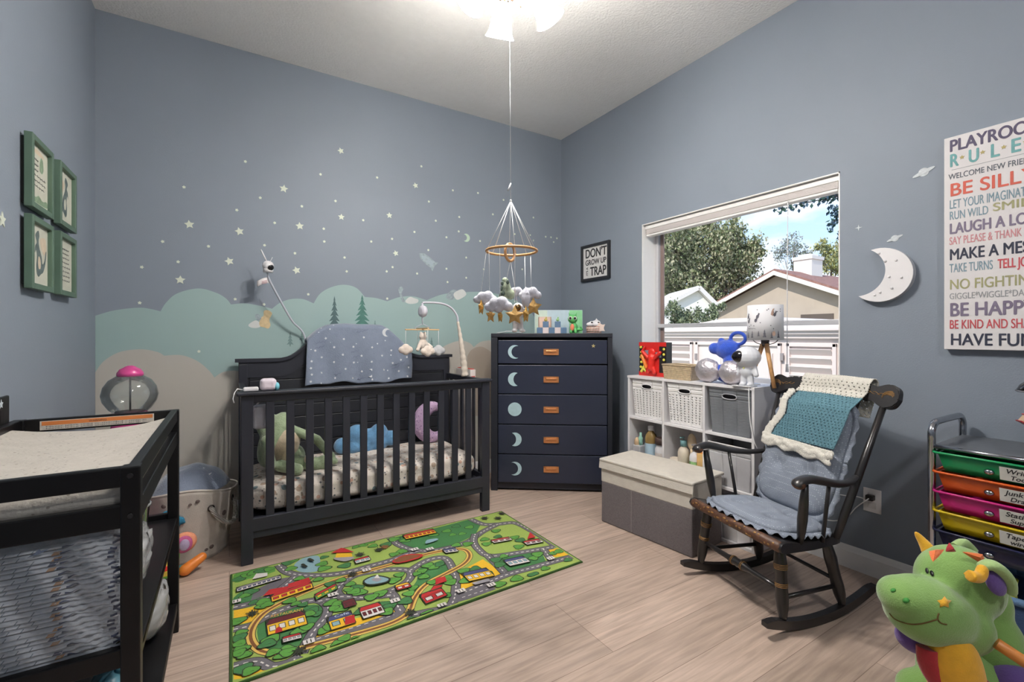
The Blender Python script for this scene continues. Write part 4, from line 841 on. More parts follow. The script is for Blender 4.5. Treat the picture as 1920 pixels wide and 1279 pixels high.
def dashes(mt, v, w, on=.016, off=.014):
    z = rz_(); RP.m(mt); d = 0; out = []
    for i in range(len(v)-1):
        a, b_ = v[i], v[i+1]; L_ = (b_-a).length
        if L_ < 1e-5: continue
        t_ = (b_-a)/L_; s_ = 0
        while s_ < L_:
            ph = (d+s_) % (on+off); 
            if ph < on:
                e_ = min(L_, s_+on-ph); p, q = a+t_*s_, a+t_*e_; nn = Vector((-t_.y, t_.x, 0))*w/2
                if (inr(p)-p).length < 1e-6 and (inr(q)-q).length < 1e-6: RP.flat([(*(p+nn).xy, z), (*(q+nn).xy, z), (*(q-nn).xy, z), (*(p-nn).xy, z)], Matrix())
                s_ = e_+1e-5
            else: s_ += on+off-ph+1e-5
        d += L_
def road(pts, w=.040):
    v = strip(r_bk, pts, w+.007); strip(r_gy, v, w, True); dashes(r_wh, v, .006)
def track(pts):
    v = strip(r_bk, pts, .036); strip(r_tn, v, .031, True); strip(r_br, v, .012, True)
# fields
rpoly(r_dk, [(870, 205), (1080, 160), (1290, 98), (1360, 128), (1330, 185), (1200, 248), (1020, 265), (930, 245)])
rpoly(r_dk, [(1430, 312), (1680, 270), (1705, 330), (1500, 388)]); rpoly(r_dk, [(1030, 365), (1165, 315), (1195, 380), (1080, 440), (1000, 560), (950, 560), (960, 520), (1020, 430)])
rpoly(r_dk, [(185, 640), (250, 595), (440, 560), (520, 565), (540, 600), (480, 680), (430, 770), (330, 790), (230, 795), (180, 740)], 3)
rpoly(r_ye, [(52, 588), (150, 570), (260, 540), (190, 640), (52, 668)]); rpoly(r_ye, [(1240, 385), (1370, 315), (1490, 395), (1310, 480), (1238, 485)]); rpoly(r_ye, [(1700, 268), (1780, 252), (1850, 286), (1735, 306)])
rpoly(r_ye, [(470, 735), (500, 690), (620, 650), (740, 620), (900, 540), (920, 590), (700, 670), (560, 715)]); rpoly(r_ye, [(52, 930), (120, 885), (200, 880), (240, 900), (100, 955), (52, 957)])
rpoly(r_dk, [(52, 520), (130, 470), (200, 490), (180, 530), (60, 560)], 3); rpoly(r_lg, [(52, 400), (110, 375), (230, 350), (270, 380), (130, 420), (60, 440)], 3)
rpoly(r_gy, [(160, 480), (290, 420), (350, 410), (330, 440), (230, 500), (140, 540)])
rpoly(r_bl, [(375, 340), (430, 305), (500, 298), (508, 350), (490, 380), (420, 385), (380, 370)], 4)
# roads
road([(1295, 95), (1370, 128), (1450, 128), (1540, 122), (1630, 165), (1700, 205), (1760, 250)]); road([(1450, 128), (1370, 168), (1290, 222), (1180, 255), (1090, 270), (1000, 265), (925, 238), (880, 200)])
road([(1330, 180), (1322, 222), (1350, 265), (1410, 298), (1560, 280), (1740, 250)]); road([(1390, 290), (1450, 350), (1495, 398)]); road([(1240, 505), (1330, 468), (1490, 400), (1650, 355), (1855, 296)]); road([(1690, 260), (1720, 300), (1740, 325)])
road([(290, 345), (335, 385), (420, 400), (530, 400), (650, 385), (760, 355), (880, 322), (980, 285), (1040, 268)]); road([(50, 572), (130, 555), (240, 515), (330, 450), (380, 405)])
road([(620, 450), (700, 400), (860, 372), (975, 375), (985, 415), (920, 465), (760, 515), (640, 520), (598, 490), (620, 450)]); road([(985, 375), (1080, 320), (1170, 310), (1215, 380), (1228, 460), (1200, 560), (1080, 595), (970, 612), (925, 575), (905, 520), (880, 490)])
road([(50, 690), (140, 668), (250, 610), (400, 550), (500, 535), (550, 570), (540, 620), (490, 680), (450, 740), (410, 820)]); road([(50, 888), (130, 865), (190, 862), (250, 888), (340, 868), (400, 830)]); road([(500, 540), (620, 515), (750, 520), (900, 505)], .034)
rpoly(r_gy, [(470, 760), (480, 735), (700, 672), (900, 598), (950, 592), (950, 620), (760, 690), (560, 745)]); rpoly(r_gy, [(1235, 545), (1250, 500), (1420, 452), (1440, 475), (1300, 530)])
dashes(r_wh, [fz(490, 742), fz(900, 612)], .004); dashes(r_wh, [fz(1260, 520), fz(1400, 474)], .004)
# railway
track([(640, 410), (540, 445), (420, 495), (310, 545), (210, 605), (150, 680), (145, 750), (200, 805), (300, 812), (400, 792), (560, 750), (760, 696), (900, 650), (975, 600), (1010, 520), (1070, 450), (1180, 390), (1270, 340), (1300, 295), (1265, 262), (1160, 270), (1030, 300), (880, 345), (760, 378), (640, 410)])
# bushes and trees
def bush(x, y, s_=1.0, mt=None):
    c = fz(x, y); r = .021*s_
    for k, (mm, f_) in enumerate(((r_bk, 1.15), (mt or r_lg, 1.0))):
        z = rz_(); RP.m(mm); pts = []
        for j in range(18):
            a = 2*PI*j/18; rr = r*f_*(1+.16*math.sin(3*a+x)); pts.append(inr(c+Vector((rr*1.25*math.cos(a), rr*math.sin(a), 0))))
        RP.flat([(p.x, p.y, z) for p in pts], Matrix())
    z = rz_(); RP.m(r_bk); RP.flat([(c.x-r*.4, c.y-r*.15, z), (c.x+r*.5, c.y-r*.35, z), (c.x+r*.5, c.y-r*.22, z)], Matrix())
for x, y in [(80, 420), (120, 400), (160, 385), (200, 375), (240, 368), (140, 490), (110, 510), (160, 545), (210, 540), (340, 335), (370, 318), (355, 365), (530, 305), (520, 340), (530, 365), (640, 350), (700, 250), (740, 240), (770, 225), (790, 245), (940, 275), (900, 290), (960, 215), (900, 210), (1180, 165), (1210, 185), (1260, 180), (1110, 185), (1230, 140), (1300, 145), (1230, 240), (1290, 235), (1440, 165), (1450, 195), (1540, 200), (1570, 215), (1380, 210), (1390, 235), (1560, 250), (1640, 310), (1660, 290), (1440, 320), (1480, 300), (1460, 345), (1740, 285), (1770, 275), (1700, 365), (1640, 400), (1550, 420), (1460, 450), (1820, 320), (1280, 430), (1270, 380), (1400, 395), (1080, 350), (1110, 360), (1050, 380), (1140, 345), (1020, 395), (1060, 410), (1000, 470), (980, 500), (960, 540), (1180, 420), (1100, 440), (1200, 440), (1180, 510), (700, 470), (670, 450), (720, 495), (690, 490), (660, 480), (930, 400), (900, 430), (830, 500), (780, 520), (570, 550), (600, 555), (620, 580), (580, 580), (400, 420), (440, 425), (500, 425), (560, 450), (620, 430), (440, 470), (380, 555), (420, 560), (350, 540), (470, 590), (490, 610), (450, 610), (400, 700), (440, 680), (250, 745), (230, 770), (330, 800), (260, 815), (300, 835), (340, 815), (90, 710), (75, 740), (90, 800), (110, 830), (75, 820), (80, 770), (100, 905), (140, 915), (70, 650), (200, 570), (230, 560), (530, 700), (560, 680), (600, 770), (500, 800), (700, 745), (640, 740), (850, 560), (880, 570), (860, 600), (720, 600), (1000, 640), (1080, 610), (1250, 590), (1330, 370), (1230, 610), (1020, 150+40), (860, 240)]:
    bush(x, y, rnd.uniform(.75, 1.2), r_lg if rnd.random() < .7 else r_dk)
for x, y in [(150, 610), (680, 400), (400, 810), (985, 605), (1380, 100), (1470, 75), (850, 255), (1450, 100), (720, 295), (820, 270)]:
    c = fz(x, y)
    for j in range(12): a = 2*PI*j/12; r = .022+.006*(j % 2); p0 = c+Vector((math.cos(a), math.sin(a), 0))*r; strip(r_bk if x != 850 else r_br, [c, p0], .006, True)
# buildings: walls, roof, windows in rug space
def bld(x0, y0, x1, y1, h, wall, roof, win=r_wh, nw=3, out=True, flat_=False):
    a, b_ = fz(x0, y0), fz(x1, y1); up = Vector((0, 1, 0)); e_ = (b_-a); hh = up*h
    rpoly(r_bk, [a-Vector((.004, .004, 0)), b_+Vector((.004, -.004, 0)), b_+hh*1.55+Vector((.004, .004, 0)), a+hh*1.55+Vector((-.004, .004, 0))], raw=True)
    rpoly(wall, [a, b_, b_+hh, a+hh], raw=True)
    rpoly(roof, [a+hh-e_*.03, b_+hh+e_*.03, b_+hh*1.5-e_*.08, a+hh*1.5+e_*.08], raw=True)
    strip(r_bk, [a+hh, b_+hh], .003, True)
    for k in range(nw):
        c = a+e_*((k+.5)/nw)+hh*.55; w_ = e_*(.28/nw); q_ = hh*.22; rpoly(r_bk, [c-w_*1.25-q_*1.25, c+w_*1.25-q_*1.25, c+w_*1.25+q_*1.25, c-w_*1.25+q_*1.25], raw=True); rpoly(win, [c-w_-q_, c+w_-q_, c+w_+q_, c-w_+q_], raw=True)
    return a, b_
bld(235, 728, 440, 668, .070, r_ye, r_wn, nw=4); rpoly(r_rd, [fz(270, 720), fz(310, 708), fz(306, 690), fz(290, 682), fz(274, 696)], raw=True)
bld(570, 700, 695, 660, .060, r_ye, r_nv, r_bl, 2); rpoly(r_rd, [(640, 675), (695, 660), (690, 620), (640, 632)]); bld(740, 640, 850, 605, .055, r_wh, r_rd, r_wn, 4)
bld(255, 550, 470, 475, .040, r_ye, r_rd, r_rd, 5); rpoly(r_rd, [(205, 520), (330, 495), (350, 465), (240, 485)]); rpoly(r_rd, [(340, 480), (460, 445), (450, 420), (340, 455)])
bld(70, 495, 300, 425, .024, r_wh, r_pg, r_nv, 9); rpoly(r_wh, [(150, 430), (230, 412), (230, 395), (170, 400)])
bld(1070, 560, 1180, 515, .050, r_rd, r_rd, r_wh, 2); rpoly(r_rd, [(1120, 460), (1180, 440), (1170, 415), (1120, 425)]); rpoly(r_bk, [(1085, 500), (1150, 478), (1160, 455), (1110, 462)]); rpoly(r_rd, [(1092, 492), (1150, 472), (1156, 460), (1112, 466)])
bld(1300, 440, 1430, 410, .055, r_ye, r_nv, r_wh, 4); rpoly(r_pg, [(1310, 450), (1400, 425), (1410, 440), (1330, 460)]); bld(1515, 358, 1620, 335, .045, r_wh, r_nv, r_bl, 4)
bld(965, 215, 1125, 180, .040, r_ye, r_rd, r_rd, 7); rpoly(r_bl, [(1070, 240), (1130, 220), (1125, 212), (1075, 220)], 3)
rpoly(r_pg, [(578, 320), (640, 335), (690, 315), (640, 300)], 3); rpoly(r_ye, [(590, 315), (680, 310), (676, 290), (595, 292)]); rpoly(r_rd, [(565, 290), (690, 285), (640, 265), (620, 262)])
bld(700, 345, 775, 325, .030, r_wh, r_rd, r_bl, 3); bld(640, 585, 700, 565, .035, r_wn, r_wn, r_wn, 1); bld(1430, 235, 1525, 218, .026, r_wh, r_rd, r_wn, 3); bld(1605, 245, 1690, 230, .030, r_wh, r_rd, r_wn, 3); rpoly(r_rd, [(1605, 215), (1650, 205), (1620, 178)])
bld(490, 540, 600, 480, .03, r_lg, r_rd, r_ye, 3); bld(315, 770, 410, 745, .022, r_wh, r_rd, r_pg, 4); bld(920, 490, 990, 470, .028, r_rd, r_ye, r_wh, 2); bld(1175, 290, 1240, 280, .030, r_wh, r_nv, r_nv, 3)
rpoly(r_rd, [(890, 335), (960, 300), (1050, 298), (1030, 320), (930, 345)], 3); rpoly(r_br, [(900, 332), (960, 305), (1035, 302), (1020, 316), (930, 340)], 3)
rpoly(r_bk, [(735, 440), (800, 410), (880, 425), (860, 450), (770, 465)], 4); rpoly(r_bl, [(745, 440), (800, 416), (868, 428), (852, 446), (770, 458)], 4); rpoly(r_pg, [(780, 435), (810, 420), (835, 432), (810, 445)], 3); rpoly(r_wh, [(795, 425), (812, 405), (825, 425)])
for x, y in ((755, 380), (905, 545), (450, 765), (1155, 570), (1415, 460), (1730, 318), (62, 550), (1255, 492), (575, 513), (1010, 270), (1090, 268), (1080, 150)):
    c = fz(x, y); rpoly(r_wh, [c+Vector((-.02, -.014, 0)), c+Vector((.02, -.014, 0)), c+Vector((.02, .014, 0)), c+Vector((-.02, .014, 0))], raw=True); strip(r_bk, [c+Vector((-.007, -.01, 0)), c+Vector((-.007, .01, 0))], .004, True); strip(r_bk, [c+Vector((.007, -.01, 0)), c+Vector((.007, .01, 0))], .004, True)
for x, y in ((420, 355), (455, 325), (465, 330), (430, 362)): rpoly(r_bk, [(x-14, y), (x, y-7), (x+14, y+2), (x, y+5)], 3)
RP.m(C_('lettering', 214, 160, 70)); z = rz_()
a, b_ = fz(245, 640), fz(420, 600)
text(RP, 'RESTAURANT', .028, frame_M((a.x, a.y, z), (b_-a), Vector((0, 0, 1)).cross((b_-a).normalized())), width=(b_-a).length, depth=0)
RP.m(C_('lettering_blue', 190, 205, 220)); a, b_ = fz(585, 640), fz(660, 618); text(RP, 'Cafe', .024, frame_M((a.x, a.y, rz_()+.0001), (b_-a), Vector((0, 0, 1)).cross((b_-a).normalized())), width=(b_-a).length, depth=0)
RP.build('printed_town', rug, world=True, disp='raw')

# ================================================================== wall things
# green framed prints on the left wall
m_gf = mat('frame_sage_green', srgb(84, 108, 92), .5, var=.08, scale=12); m_art = mat('print_paper', srgb(196, 196, 182), .7, var=.05); m_ink2 = mat('print_dragon_grey', srgb(92, 106, 106), .7, var=.3, scale=50); m_txt = mat('print_text_grey', srgb(130, 132, 128), .7, var=.1); m_blot = mat('print_wash_green', srgb(126, 148, 122), .7, var=.3, scale=40); m_pch = mat('print_wash_peach', srgb(204, 188, 166), .7, var=.1)
FR = [('upper left green frame holding a print of lettering and a small dragon head', 2.37, 1.66, 'text'), ('upper right green frame holding a standing dragon print', 2.705, 1.665, 'dragon2'), ('lower left green frame holding a dragon with a curled tail', 2.37, 1.357, 'dragon'), ('lower right green frame holding a page of grey lettering', 2.705, 1.36, 'text2')]
m_gf_edge = mat('frame_backing', srgb(40, 42, 40), .8)
for lab, ya, za, kind in FR:
    fw, fh = .245, .275; t = thing('framed_print', lab, 'picture frame', (X0, ya+fw/2, za+fh/2), 0, 'green frames on the left wall')
    Mx = frame_M((.012, -fw/2, -fh/2), (0, 1, 0), (0, 0, 1), (1, 0, 0)) @ Matrix.Rotation(.0, 4, 'X')
    q = MB(m_gf); b_ = .022
    for (x0, y0, x1, y1) in ((0, 0, b_, fh), (fw-b_, 0, fw, fh), (b_, 0, fw-b_, b_), (b_, fh-b_, fw-b_, fh)): q.box(((x0+x1)/2, (y0+y1)/2, .011), (x1-x0, y1-y0, .024), bev=.002, M=Mx)
    q.build('frame', t); MB(m_gf_edge).box((fw/2, fh/2, -.006), (fw-.03, fh-.03, .012), M=Mx).build('backing', t)
    MB(m_art).box((fw/2, fh/2, .006), (fw-2*b_+.004, fh-2*b_+.004, .004), M=Mx).build('print', t)
    Mz = Mx @ Matrix.Translation((fw/2, fh/2, .0084))
    def pp(mt, pts, nm, n=5, k=0): MB(mt).flat([tuple(v) for v in catmull([(x*.2, y*.2, 0) for x, y in pts], n, True)] if n else [(x*.2, y*.2, 0) for x, y in pts], Mz @ Matrix.Translation((0, 0, .0003*k))).build(nm, t)
    if kind == 'text':
        pp(m_blot, [(.05, .15), (.18, .12), (.26, .22), (.22, .38), (.12, .42), (.05, .30)], 'dragon_head'); pp(m_blot, [(-.45, -.5), (.45, -.5), (.44, -.38), (.2, -.42), (0, -.36), (-.2, -.42), (-.44, -.36)], 'leaves'); pp(m_pch, [(-.4, .45), (0, .52), (.3, .45), (0, .42)], 'garland')
    if kind in ('dragon', 'dragon2'):
        s_ = 1 if kind == 'dragon' else -1
        pp(m_pch, [(s_*.05, .30), (s_*.35, .38), (s_*.42, .15), (s_*.25, .05)], 'wash')
        pp(m_ink2, [(s_*x, y) for x, y in ((-.10, .45), (-.02, .47), (.02, .38), (-.02, .28), (.02, .15), (.14, .0), (.2, -.15), (.32, -.05), (.38, .12), (.42, .10), (.36, -.12), (.24, -.30), (.10, -.36), (-.02, -.42), (-.12, -.36), (-.14, -.20), (-.10, -.05), (-.16, .08), (-.22, .02), (-.2, .16), (-.12, .24), (-.2, .36))], 'dragon', 4, 1)
        pp(m_pch if kind == 'dragon' else m_art, [(s_*x, y) for x, y in ((-.02, -.02), (.08, -.08), (.08, -.24), (-.02, -.26), (-.06, -.14))], 'dragon_belly', 4, 2)
    if kind in ('text', 'text2'):
        q = MB(m_txt)
        for r in range(8 if kind == 'text2' else 6):
            y = (.36 if kind == 'text2' else .30)-.10*r; L_ = rnd.uniform(.25, .38); x = -L_+(0 if kind == 'text2' or r > 2 else -.1)
            if kind == 'text' and r < 3: L_ = .16
            pts = [(( -L_*(1 if kind == 'text2' or r > 2 else 2.3)+(L_*2*i/14))*.2, (y+.018*math.sin(i*2.3+r))*.2, .0005) for i in range(15)]; q.tube([Mz @ Vector(p) for p in pts], .0012, 4)
        q.build('script', t)
# DON'T GROW UP sign
t = thing('framed_sign', 'black framed white sign reading DON\'T GROW UP IT\'S A TRAP in the room corner', 'sign', (X1, 2.99, 1.82))
Mx = frame_M((X1, 3.167, 1.662), (0, -1, 0), (0, 0, 1), (-1, 0, 0)); fw, fh, b_ = .358, .315, .022; m_bf = mat('frame_black', srgb(38, 40, 44), .4, var=.05)
q = MB(m_bf)
for (x0, y0, x1, y1) in ((0, 0, b_, fh), (fw-b_, 0, fw, fh), (b_, 0, fw-b_, b_), (b_, fh-b_, fw-b_, fh)): q.box(((x0+x1)/2, (y0+y1)/2, .012), (x1-x0, y1-y0, .024), bev=.002, M=Mx)
q.build('frame', t, world=True); MB(mat('sign_paper', srgb(222, 220, 218), .7, var=.02)).box((fw/2, fh/2, .006), (fw-.03, fh-.03, .006), M=Mx).build('panel', t, world=True)
m_bt = mat('letter_black', srgb(44, 44, 48), .7, var=.05); q = MB(m_bt); T_ = lambda x, y: Mx @ Matrix.Translation((x, y, .0095))
text(q, "DON'T", .106, T_(.048, .203), width=.262, bold=.0022, depth=.001); text(q, "GROW UP", .066, T_(.050, .138), width=.258, bold=.0012, depth=.001); text(q, "TRAP", .108, T_(.112, .042), width=.196, bold=.0022, depth=.001)
text(q, "IT'S A", .030, T_(.082, .048) @ Matrix.Rotation(PI/2, 4, 'Z'), width=.070, bold=.0008, depth=.001); q.build('lettering', t, world=True)
# PLAYROOM RULES canvas
t = thing('playroom_rules_canvas', 'tall white canvas of colourful playroom rules lettering on the right wall', 'sign', (X1, .56, 1.58))
PY, PZ0, PZ1, PW = .717, 1.122, 2.042, .305
Mx = frame_M((X1, PY, PZ0), (0, -1, 0), (0, 0, 1), (-1, 0, 0)); MB(mat('canvas_white', srgb(222, 219, 220), .8, var=.01, bump=.2, bscale=500)).box((PW/2, (PZ1-PZ0)/2, .016), (PW, PZ1-PZ0, .032), bev=.002, M=Mx).build('canvas', t, world=True)
cols = dict(pu=(86, 80, 104), te=(110, 164, 166), dg=(92, 98, 108), rd=(206, 100, 84), bg=(124, 150, 164), ol=(160, 158, 118), lp=(122, 112, 134), pk=(206, 140, 146), nv=(50, 54, 72), rr=(190, 76, 84), gy=(140, 144, 150), go=(178, 164, 110))
ph = PZ1-PZ0
def pline(txt, ytop, ybot, c, x=.03, width=None, bold=.001, name='lettering'):
    """ytop/ybot: photo rows at the canvas left edge turned into height"""
    z = lambda yy: (655-yy)/(655-265)*ph
    x *= .5; width *= .5; bold = min(bold*.6, .0016); h = z(ytop)-z(ybot); q = MB(mat('letter_'+c, srgb(*cols[c]), .7, var=.08, scale=80)); text(q, txt, h/.70, Mx @ Matrix.Translation((x, z(ybot), .0326)), width=width, bold=bold, depth=.0012); q.build(name, t, world=True)
pline('PLAYROOM', 271, 292, 'pu', .035, .53, .0028); pline('R', 297, 320, 'te', .036, .050, .0028)
pline('U', 297, 320, 'te', .155, .056, .0028); pline('L', 297, 320, 'te', .285, .046, .0028); pline('E', 297, 320, 'te', .400, .048, .0028); pline('S', 297, 320, 'te', .52, .05, .0028)
q = MB(MC['letter_go']) if 'letter_go' in MC else MB(mat('letter_go', srgb(178, 164, 110), .7))
q.bm.free()
for x in (.058, .121, .182, .242): q = MB(MC['letter_go']); q.prism(star(.009, .0045), .0012, Mx @ Matrix.Translation((x, (655-307)/390*ph, .0322))); q.build('star_mark', t, world=True)
q = MB(mat('letter_gy', srgb(150, 152, 156), .7)); q.box((PW/2, (655-326)/390*ph, .0325), (PW-.05, .0015, .001), M=Mx); q.build('rule_line', t, world=True)
pline('WELCOME NEW FRIENDS', 333, 343, 'dg', .03, .53, .0002); pline('BE SILLY', 351, 374, 'rd', .035, .50, .0018); pline('LET YOUR IMAGINATION', 381, 397, 'bg', .035, .53, .0003); pline('RUN WILD', 402, 417, 'bg', .035, .235, .0003); pline('SMILE', 400, 414, 'ol', .30, .25, .0012)
pline('LAUGH A LOT', 424, 443, 'lp', .035, .50, .0022); pline('SAY PLEASE & THANK YOU', 449, 463, 'pk', .035, .53, .0003); pline('MAKE A MESS', 471, 491, 'nv', .035, .50, .0018); pline('TAKE TURNS', 498, 514, 'bg', .035, .265, .0003); pline('TELL JOKES', 498, 514, 'rr', .33, .24, .0012)
pline('NO FIGHTING', 527, 545, 'ol', .035, .52, .001); pline('GIGGLE*WIGGLE*DANCE', 552, 563, 'gy', .035, .53, .0002); pline('BE HAPPY', 570, 594, 'lp', .035, .50, .0028); pline('BE KIND AND SHARE', 601, 617, 'rr', .035, .53, .0006); pline('HAVE FUN', 626, 647, 'nv', .04, .48, .0018)
# moon wall light
t = thing('moon_light', 'white crescent moon wall light with small bulbs', 'wall light', (X1, .93, 1.485))
def c3p(a, b_, c):
    ax, ay = a; bx_, by = b_; cx_, cy_ = c; d = 2*(ax*(by-cy_)+bx_*(cy_-ay)+cx_*(ay-by)); ux = ((ax*ax+ay*ay)*(by-cy_)+(bx_*bx_+by*by)*(cy_-ay)+(cx_*cx_+cy_*cy_)*(ay-by))/d; uy = ((ax*ax+ay*ay)*(cx_-bx_)+(bx_*bx_+by*by)*(ax-cx_)+(cx_*cx_+cy_*cy_)*(bx_-ax))/d; return ux, uy, math.hypot(ax-ux, ay-uy)
tA, tB = (-.985, 1.598), (-1.037, 1.377)       # in (-y, z)
ox, oy, oR = c3p(tA, (-.823, 1.485), tB); ix, iy, iR = c3p(tA, (-.927, 1.49), tB)
def arc(cx_, cy_, R, a, b_, n=28):
    a0 = math.atan2(a[1]-cy_, a[0]-cx_); a1 = math.atan2(b_[1]-cy_, b_[0]-cx_)
    while a1 > a0: a1 -= 2*PI
    return [(cx_+R*math.cos(a0+(a1-a0)*k/n), cy_+R*math.sin(a0+(a1-a0)*k/n)) for k in range(n+1)]
lune = arc(ox, oy, oR, tA, tB)+list(reversed(arc(ix, iy, iR, tA, tB)))[1:-1]
Mx = frame_M((X1, 0, 0), (0, -1, 0), (0, 0, 1), (-1, 0, 0)); m_ml = mat('moon_white', srgb(232, 230, 232), .4, var=.01)
MB(mat('moon_side', srgb(188, 190, 196), .4, var=.02)).prism(lune, .030, Mx).build('shell', t, world=True)
cx_, cy_ = sum(p[0] for p in lune)/len(lune), sum(p[1] for p in lune)/len(lune)
MB(m_ml).prism(lune, .006, Mx @ Matrix.Translation((0, 0, .029)), bev=.001).build('face', t, world=True)
for px_, py_ in ((1648, 475), (1660, 490), (1680, 488), (1667, 519), (1690, 520), (1650, 548), (1672, 540), (1640, 553)):
    p = survey(px_, py_, 0, X1-.036); q = MB(m_ml); q.ell((p.x, p.y, p.z), (.006, .006, .006), seg=10); q.build('bulb', t, world=True)
# outlet with charger and lead
t = thing('wall_outlet', 'white wall outlet with a black charger plugged in behind the rocking chair', 'outlet', (X1, .99, .37))
MB(m_w).box((X1-.003, .991, .370), (.006, .074, .115), bev=.002).build('cover_plate', t, world=True)
q = MB(mat('outlet_socket', srgb(205, 203, 204), .4)); q.box((X1-.007, .991, .392), (.003, .034, .030), bev=.001); q.box((X1-.007, .991, .348), (.003, .034, .030), bev=.001); q.build('socket', t, world=True)
t2 = thing('phone_charger', 'black plug in charger with white lead in the wall outlet', 'charger', (X1-.02, .99, .392)); MB(mat('plug_black', srgb(26, 26, 28), .4)).box((X1-.024, .992, .388), (.032, .032, .026), bev=.004).build('plug', t2, world=True)
q = MB(MC['white_cord']); q.tube([tuple(v) for v in catmull([(X1-.04, .992, .386), (X1-.06, 1.0, .375), (X1-.05, 1.04, .33), (X1-.05, 1.08, .27), (X1-.06, 1.13, .235), (X1-.07, 1.2, .225)], 6)], .0026, 6); q.build('lead', t2, world=True)
q = MB(MC['white_cord']); q.tube([tuple(v) for v in catmull([(X1-.012, 1.02, .372), (X1-.03, 1.05, .378), (X1-.04, 1.09, .372), (X1-.04, 1.16, .365)], 6)], .0026, 6); q.build('lamp_lead', t2, world=True)
# ================================================================== hanging nursery mobile
MX, MY = 1.018, 1.655
mo = thing('hanging_mobile', 'nursery mobile with wooden hoop, felt clouds, gold stars and astronaut hanging from the ceiling light', 'mobile', (MX, MY, 1.54))
q = MB(MC['white_cord']); q.rod((MX-.008, MY+.005, 2.66), (MX-.004, MY+.0, 1.755), .0011, seg=6); q.build('main_cord', mo, world=True)
q = MB(m_alu); q.rod((MX-.004, MY, 1.825), (MX-.024, MY-.01, 1.79), .003, .003); q.build('cord_clip', mo, world=True)
HR, HZ = .107, 1.540
q = MB(m_wood2); q.tube([(MX+HR*math.cos(a), MY+HR*math.sin(a), HZ) for a in [2*PI*k/64 for k in range(65)]], .0055, 8, flat=1.0); q.build('wooden_hoop', mo, world=True)
dv = (FWD*.75+RGT*.66).normalized(); q = MB(m_wood2); q.tube([Vector((MX-.008, MY, 1.533))+dv*(.030*math.cos(a))+UPV*.036*math.sin(a) for a in [2*PI*k/32 for k in range(33)]], .0062, 8); q.build('small_wooden_ring', mo, world=True)
q = MB(MC['white_cord']); aa = [(.35+2*PI*k/8) for k in range(8)]
for a in aa: q.rod((MX-.004, MY, 1.752), (MX+HR*math.cos(a), MY+HR*math.sin(a), HZ), .0013, seg=5)
q.ell((MX-.004, MY, 1.752), .005, seg=8); q.build('fan_cords', mo, world=True)
m_felt = mat('felt_grey_white', srgb(196, 196, 206), .95, var=.04, bump=.5, bscale=300); m_gold = mat('felt_gold', srgb(206, 160, 84), .28, .7, var=.25, scale=60, bump=.4, bscale=100); m_goldm = mat('felt_gold_matt', srgb(196, 156, 92), .7, .1, var=.12, scale=60, bump=.6, bscale=260)
def P2(px, py, dd=0): r = FWD+(px-960)/860*RGT+(630-py)/860*UPV; return EYE+r*(1.952+dd)
def cloud(px, py, w_, dd, s_=1):
    c = P2(px, py, dd); q = MB(m_felt)
    for u, v, r in ((-.036, -.004, .017), (-.014, .008, .023), (.012, .010, .025), (.034, -.004, .019), (0, -.010, .019), (-.024, -.008, .016)): q.ell(c+RGT*u*w_+UPV*v*w_, (r*w_*.95, r*w_*.75, r*w_*.95))
    return q.build('felt_cloud', mo, world=True, remesh=.0045, smooth_it=3)
cloud(910, 560, 1.0, -.03); cloud(935, 573, 1.15, -.08); cloud(994, 552, 1.0, .04); cloud(968, 548, .75, .08)
def gstar(px, py, R, mt, yaw, dd=0, str_=None):
    c = P2(px, py, dd); d = (RGT*math.cos(yaw)+FWD*math.sin(yaw)); q = MB(mt); n = 10; o1 = star(R, R*.5); f_ = d.cross(UPV)
    cb1, cb2 = c+f_*R*.32, c-f_*R*.32; vs = [q.bm.verts.new(c+d*x+UPV*y) for x, y in o1]; va, vb = q.bm.verts.new(cb1), q.bm.verts.new(cb2)
    for k in range(n): q.bm.faces.new((vs[k], vs[(k+1) % n], va)); q.bm.faces.new((vs[(k+1) % n], vs[k], vb))
    bmesh.ops.subdivide_edges(q.bm, edges=q.bm.edges[:], cuts=2, use_grid_fill=True)
    return q.build('gold_star', mo, world=True, remesh=.0025, smooth_it=3)
gstar(902, 577, .038, m_gold, 1.3, -.05); gstar(920, 592, .036, m_goldm, .9, -.06); gstar(938, 593, .034, m_gold, 1.25, -.08); gstar(965, 592, .044, m_goldm, .1, -.10); gstar(986, 590, .042, m_gold, 1.2, -.04); gstar(1000, 576, .046, m_goldm, .3, .03)
# astronaut with visor, dangling
c = P2(971, 594, .0); q = MB(m_w); s_ = .0023*1.0
U_ = lambda x, y, z=0: c+RGT*x*s_+UPV*y*s_-FWD*z*s_
q.ell(U_(0, 15), (11*s_, 10*s_, 11*s_)); q.cap(U_(0, 2), U_(0, -6), 8.5*s_); q.cap(U_(-4.5, -10), U_(-5.5, -24), 5.2*s_, 4.6*s_); q.cap(U_(4.5, -10), U_(6, -24), 5.2*s_, 4.6*s_); q.ell(U_(-6, -26, 2), (5*s_, 6*s_, 3.4*s_)); q.ell(U_(8, -26, 2), (6.5*s_, 6*s_, 3.4*s_)); q.cap(U_(-8, 4), U_(-13, -6), 3.6*s_); q.cap(U_(8, 4), U_(12, 12), 3.6*s_)
q.build('astronaut', mo, world=True, remesh=.003, smooth_it=2)
q = MB(mat('visor_gold', srgb(150, 120, 80), .12, .9)); q.ell(U_(0, 16, 7), (7.5*s_, 5*s_, 7*s_)); q.build('visor', mo, world=True)
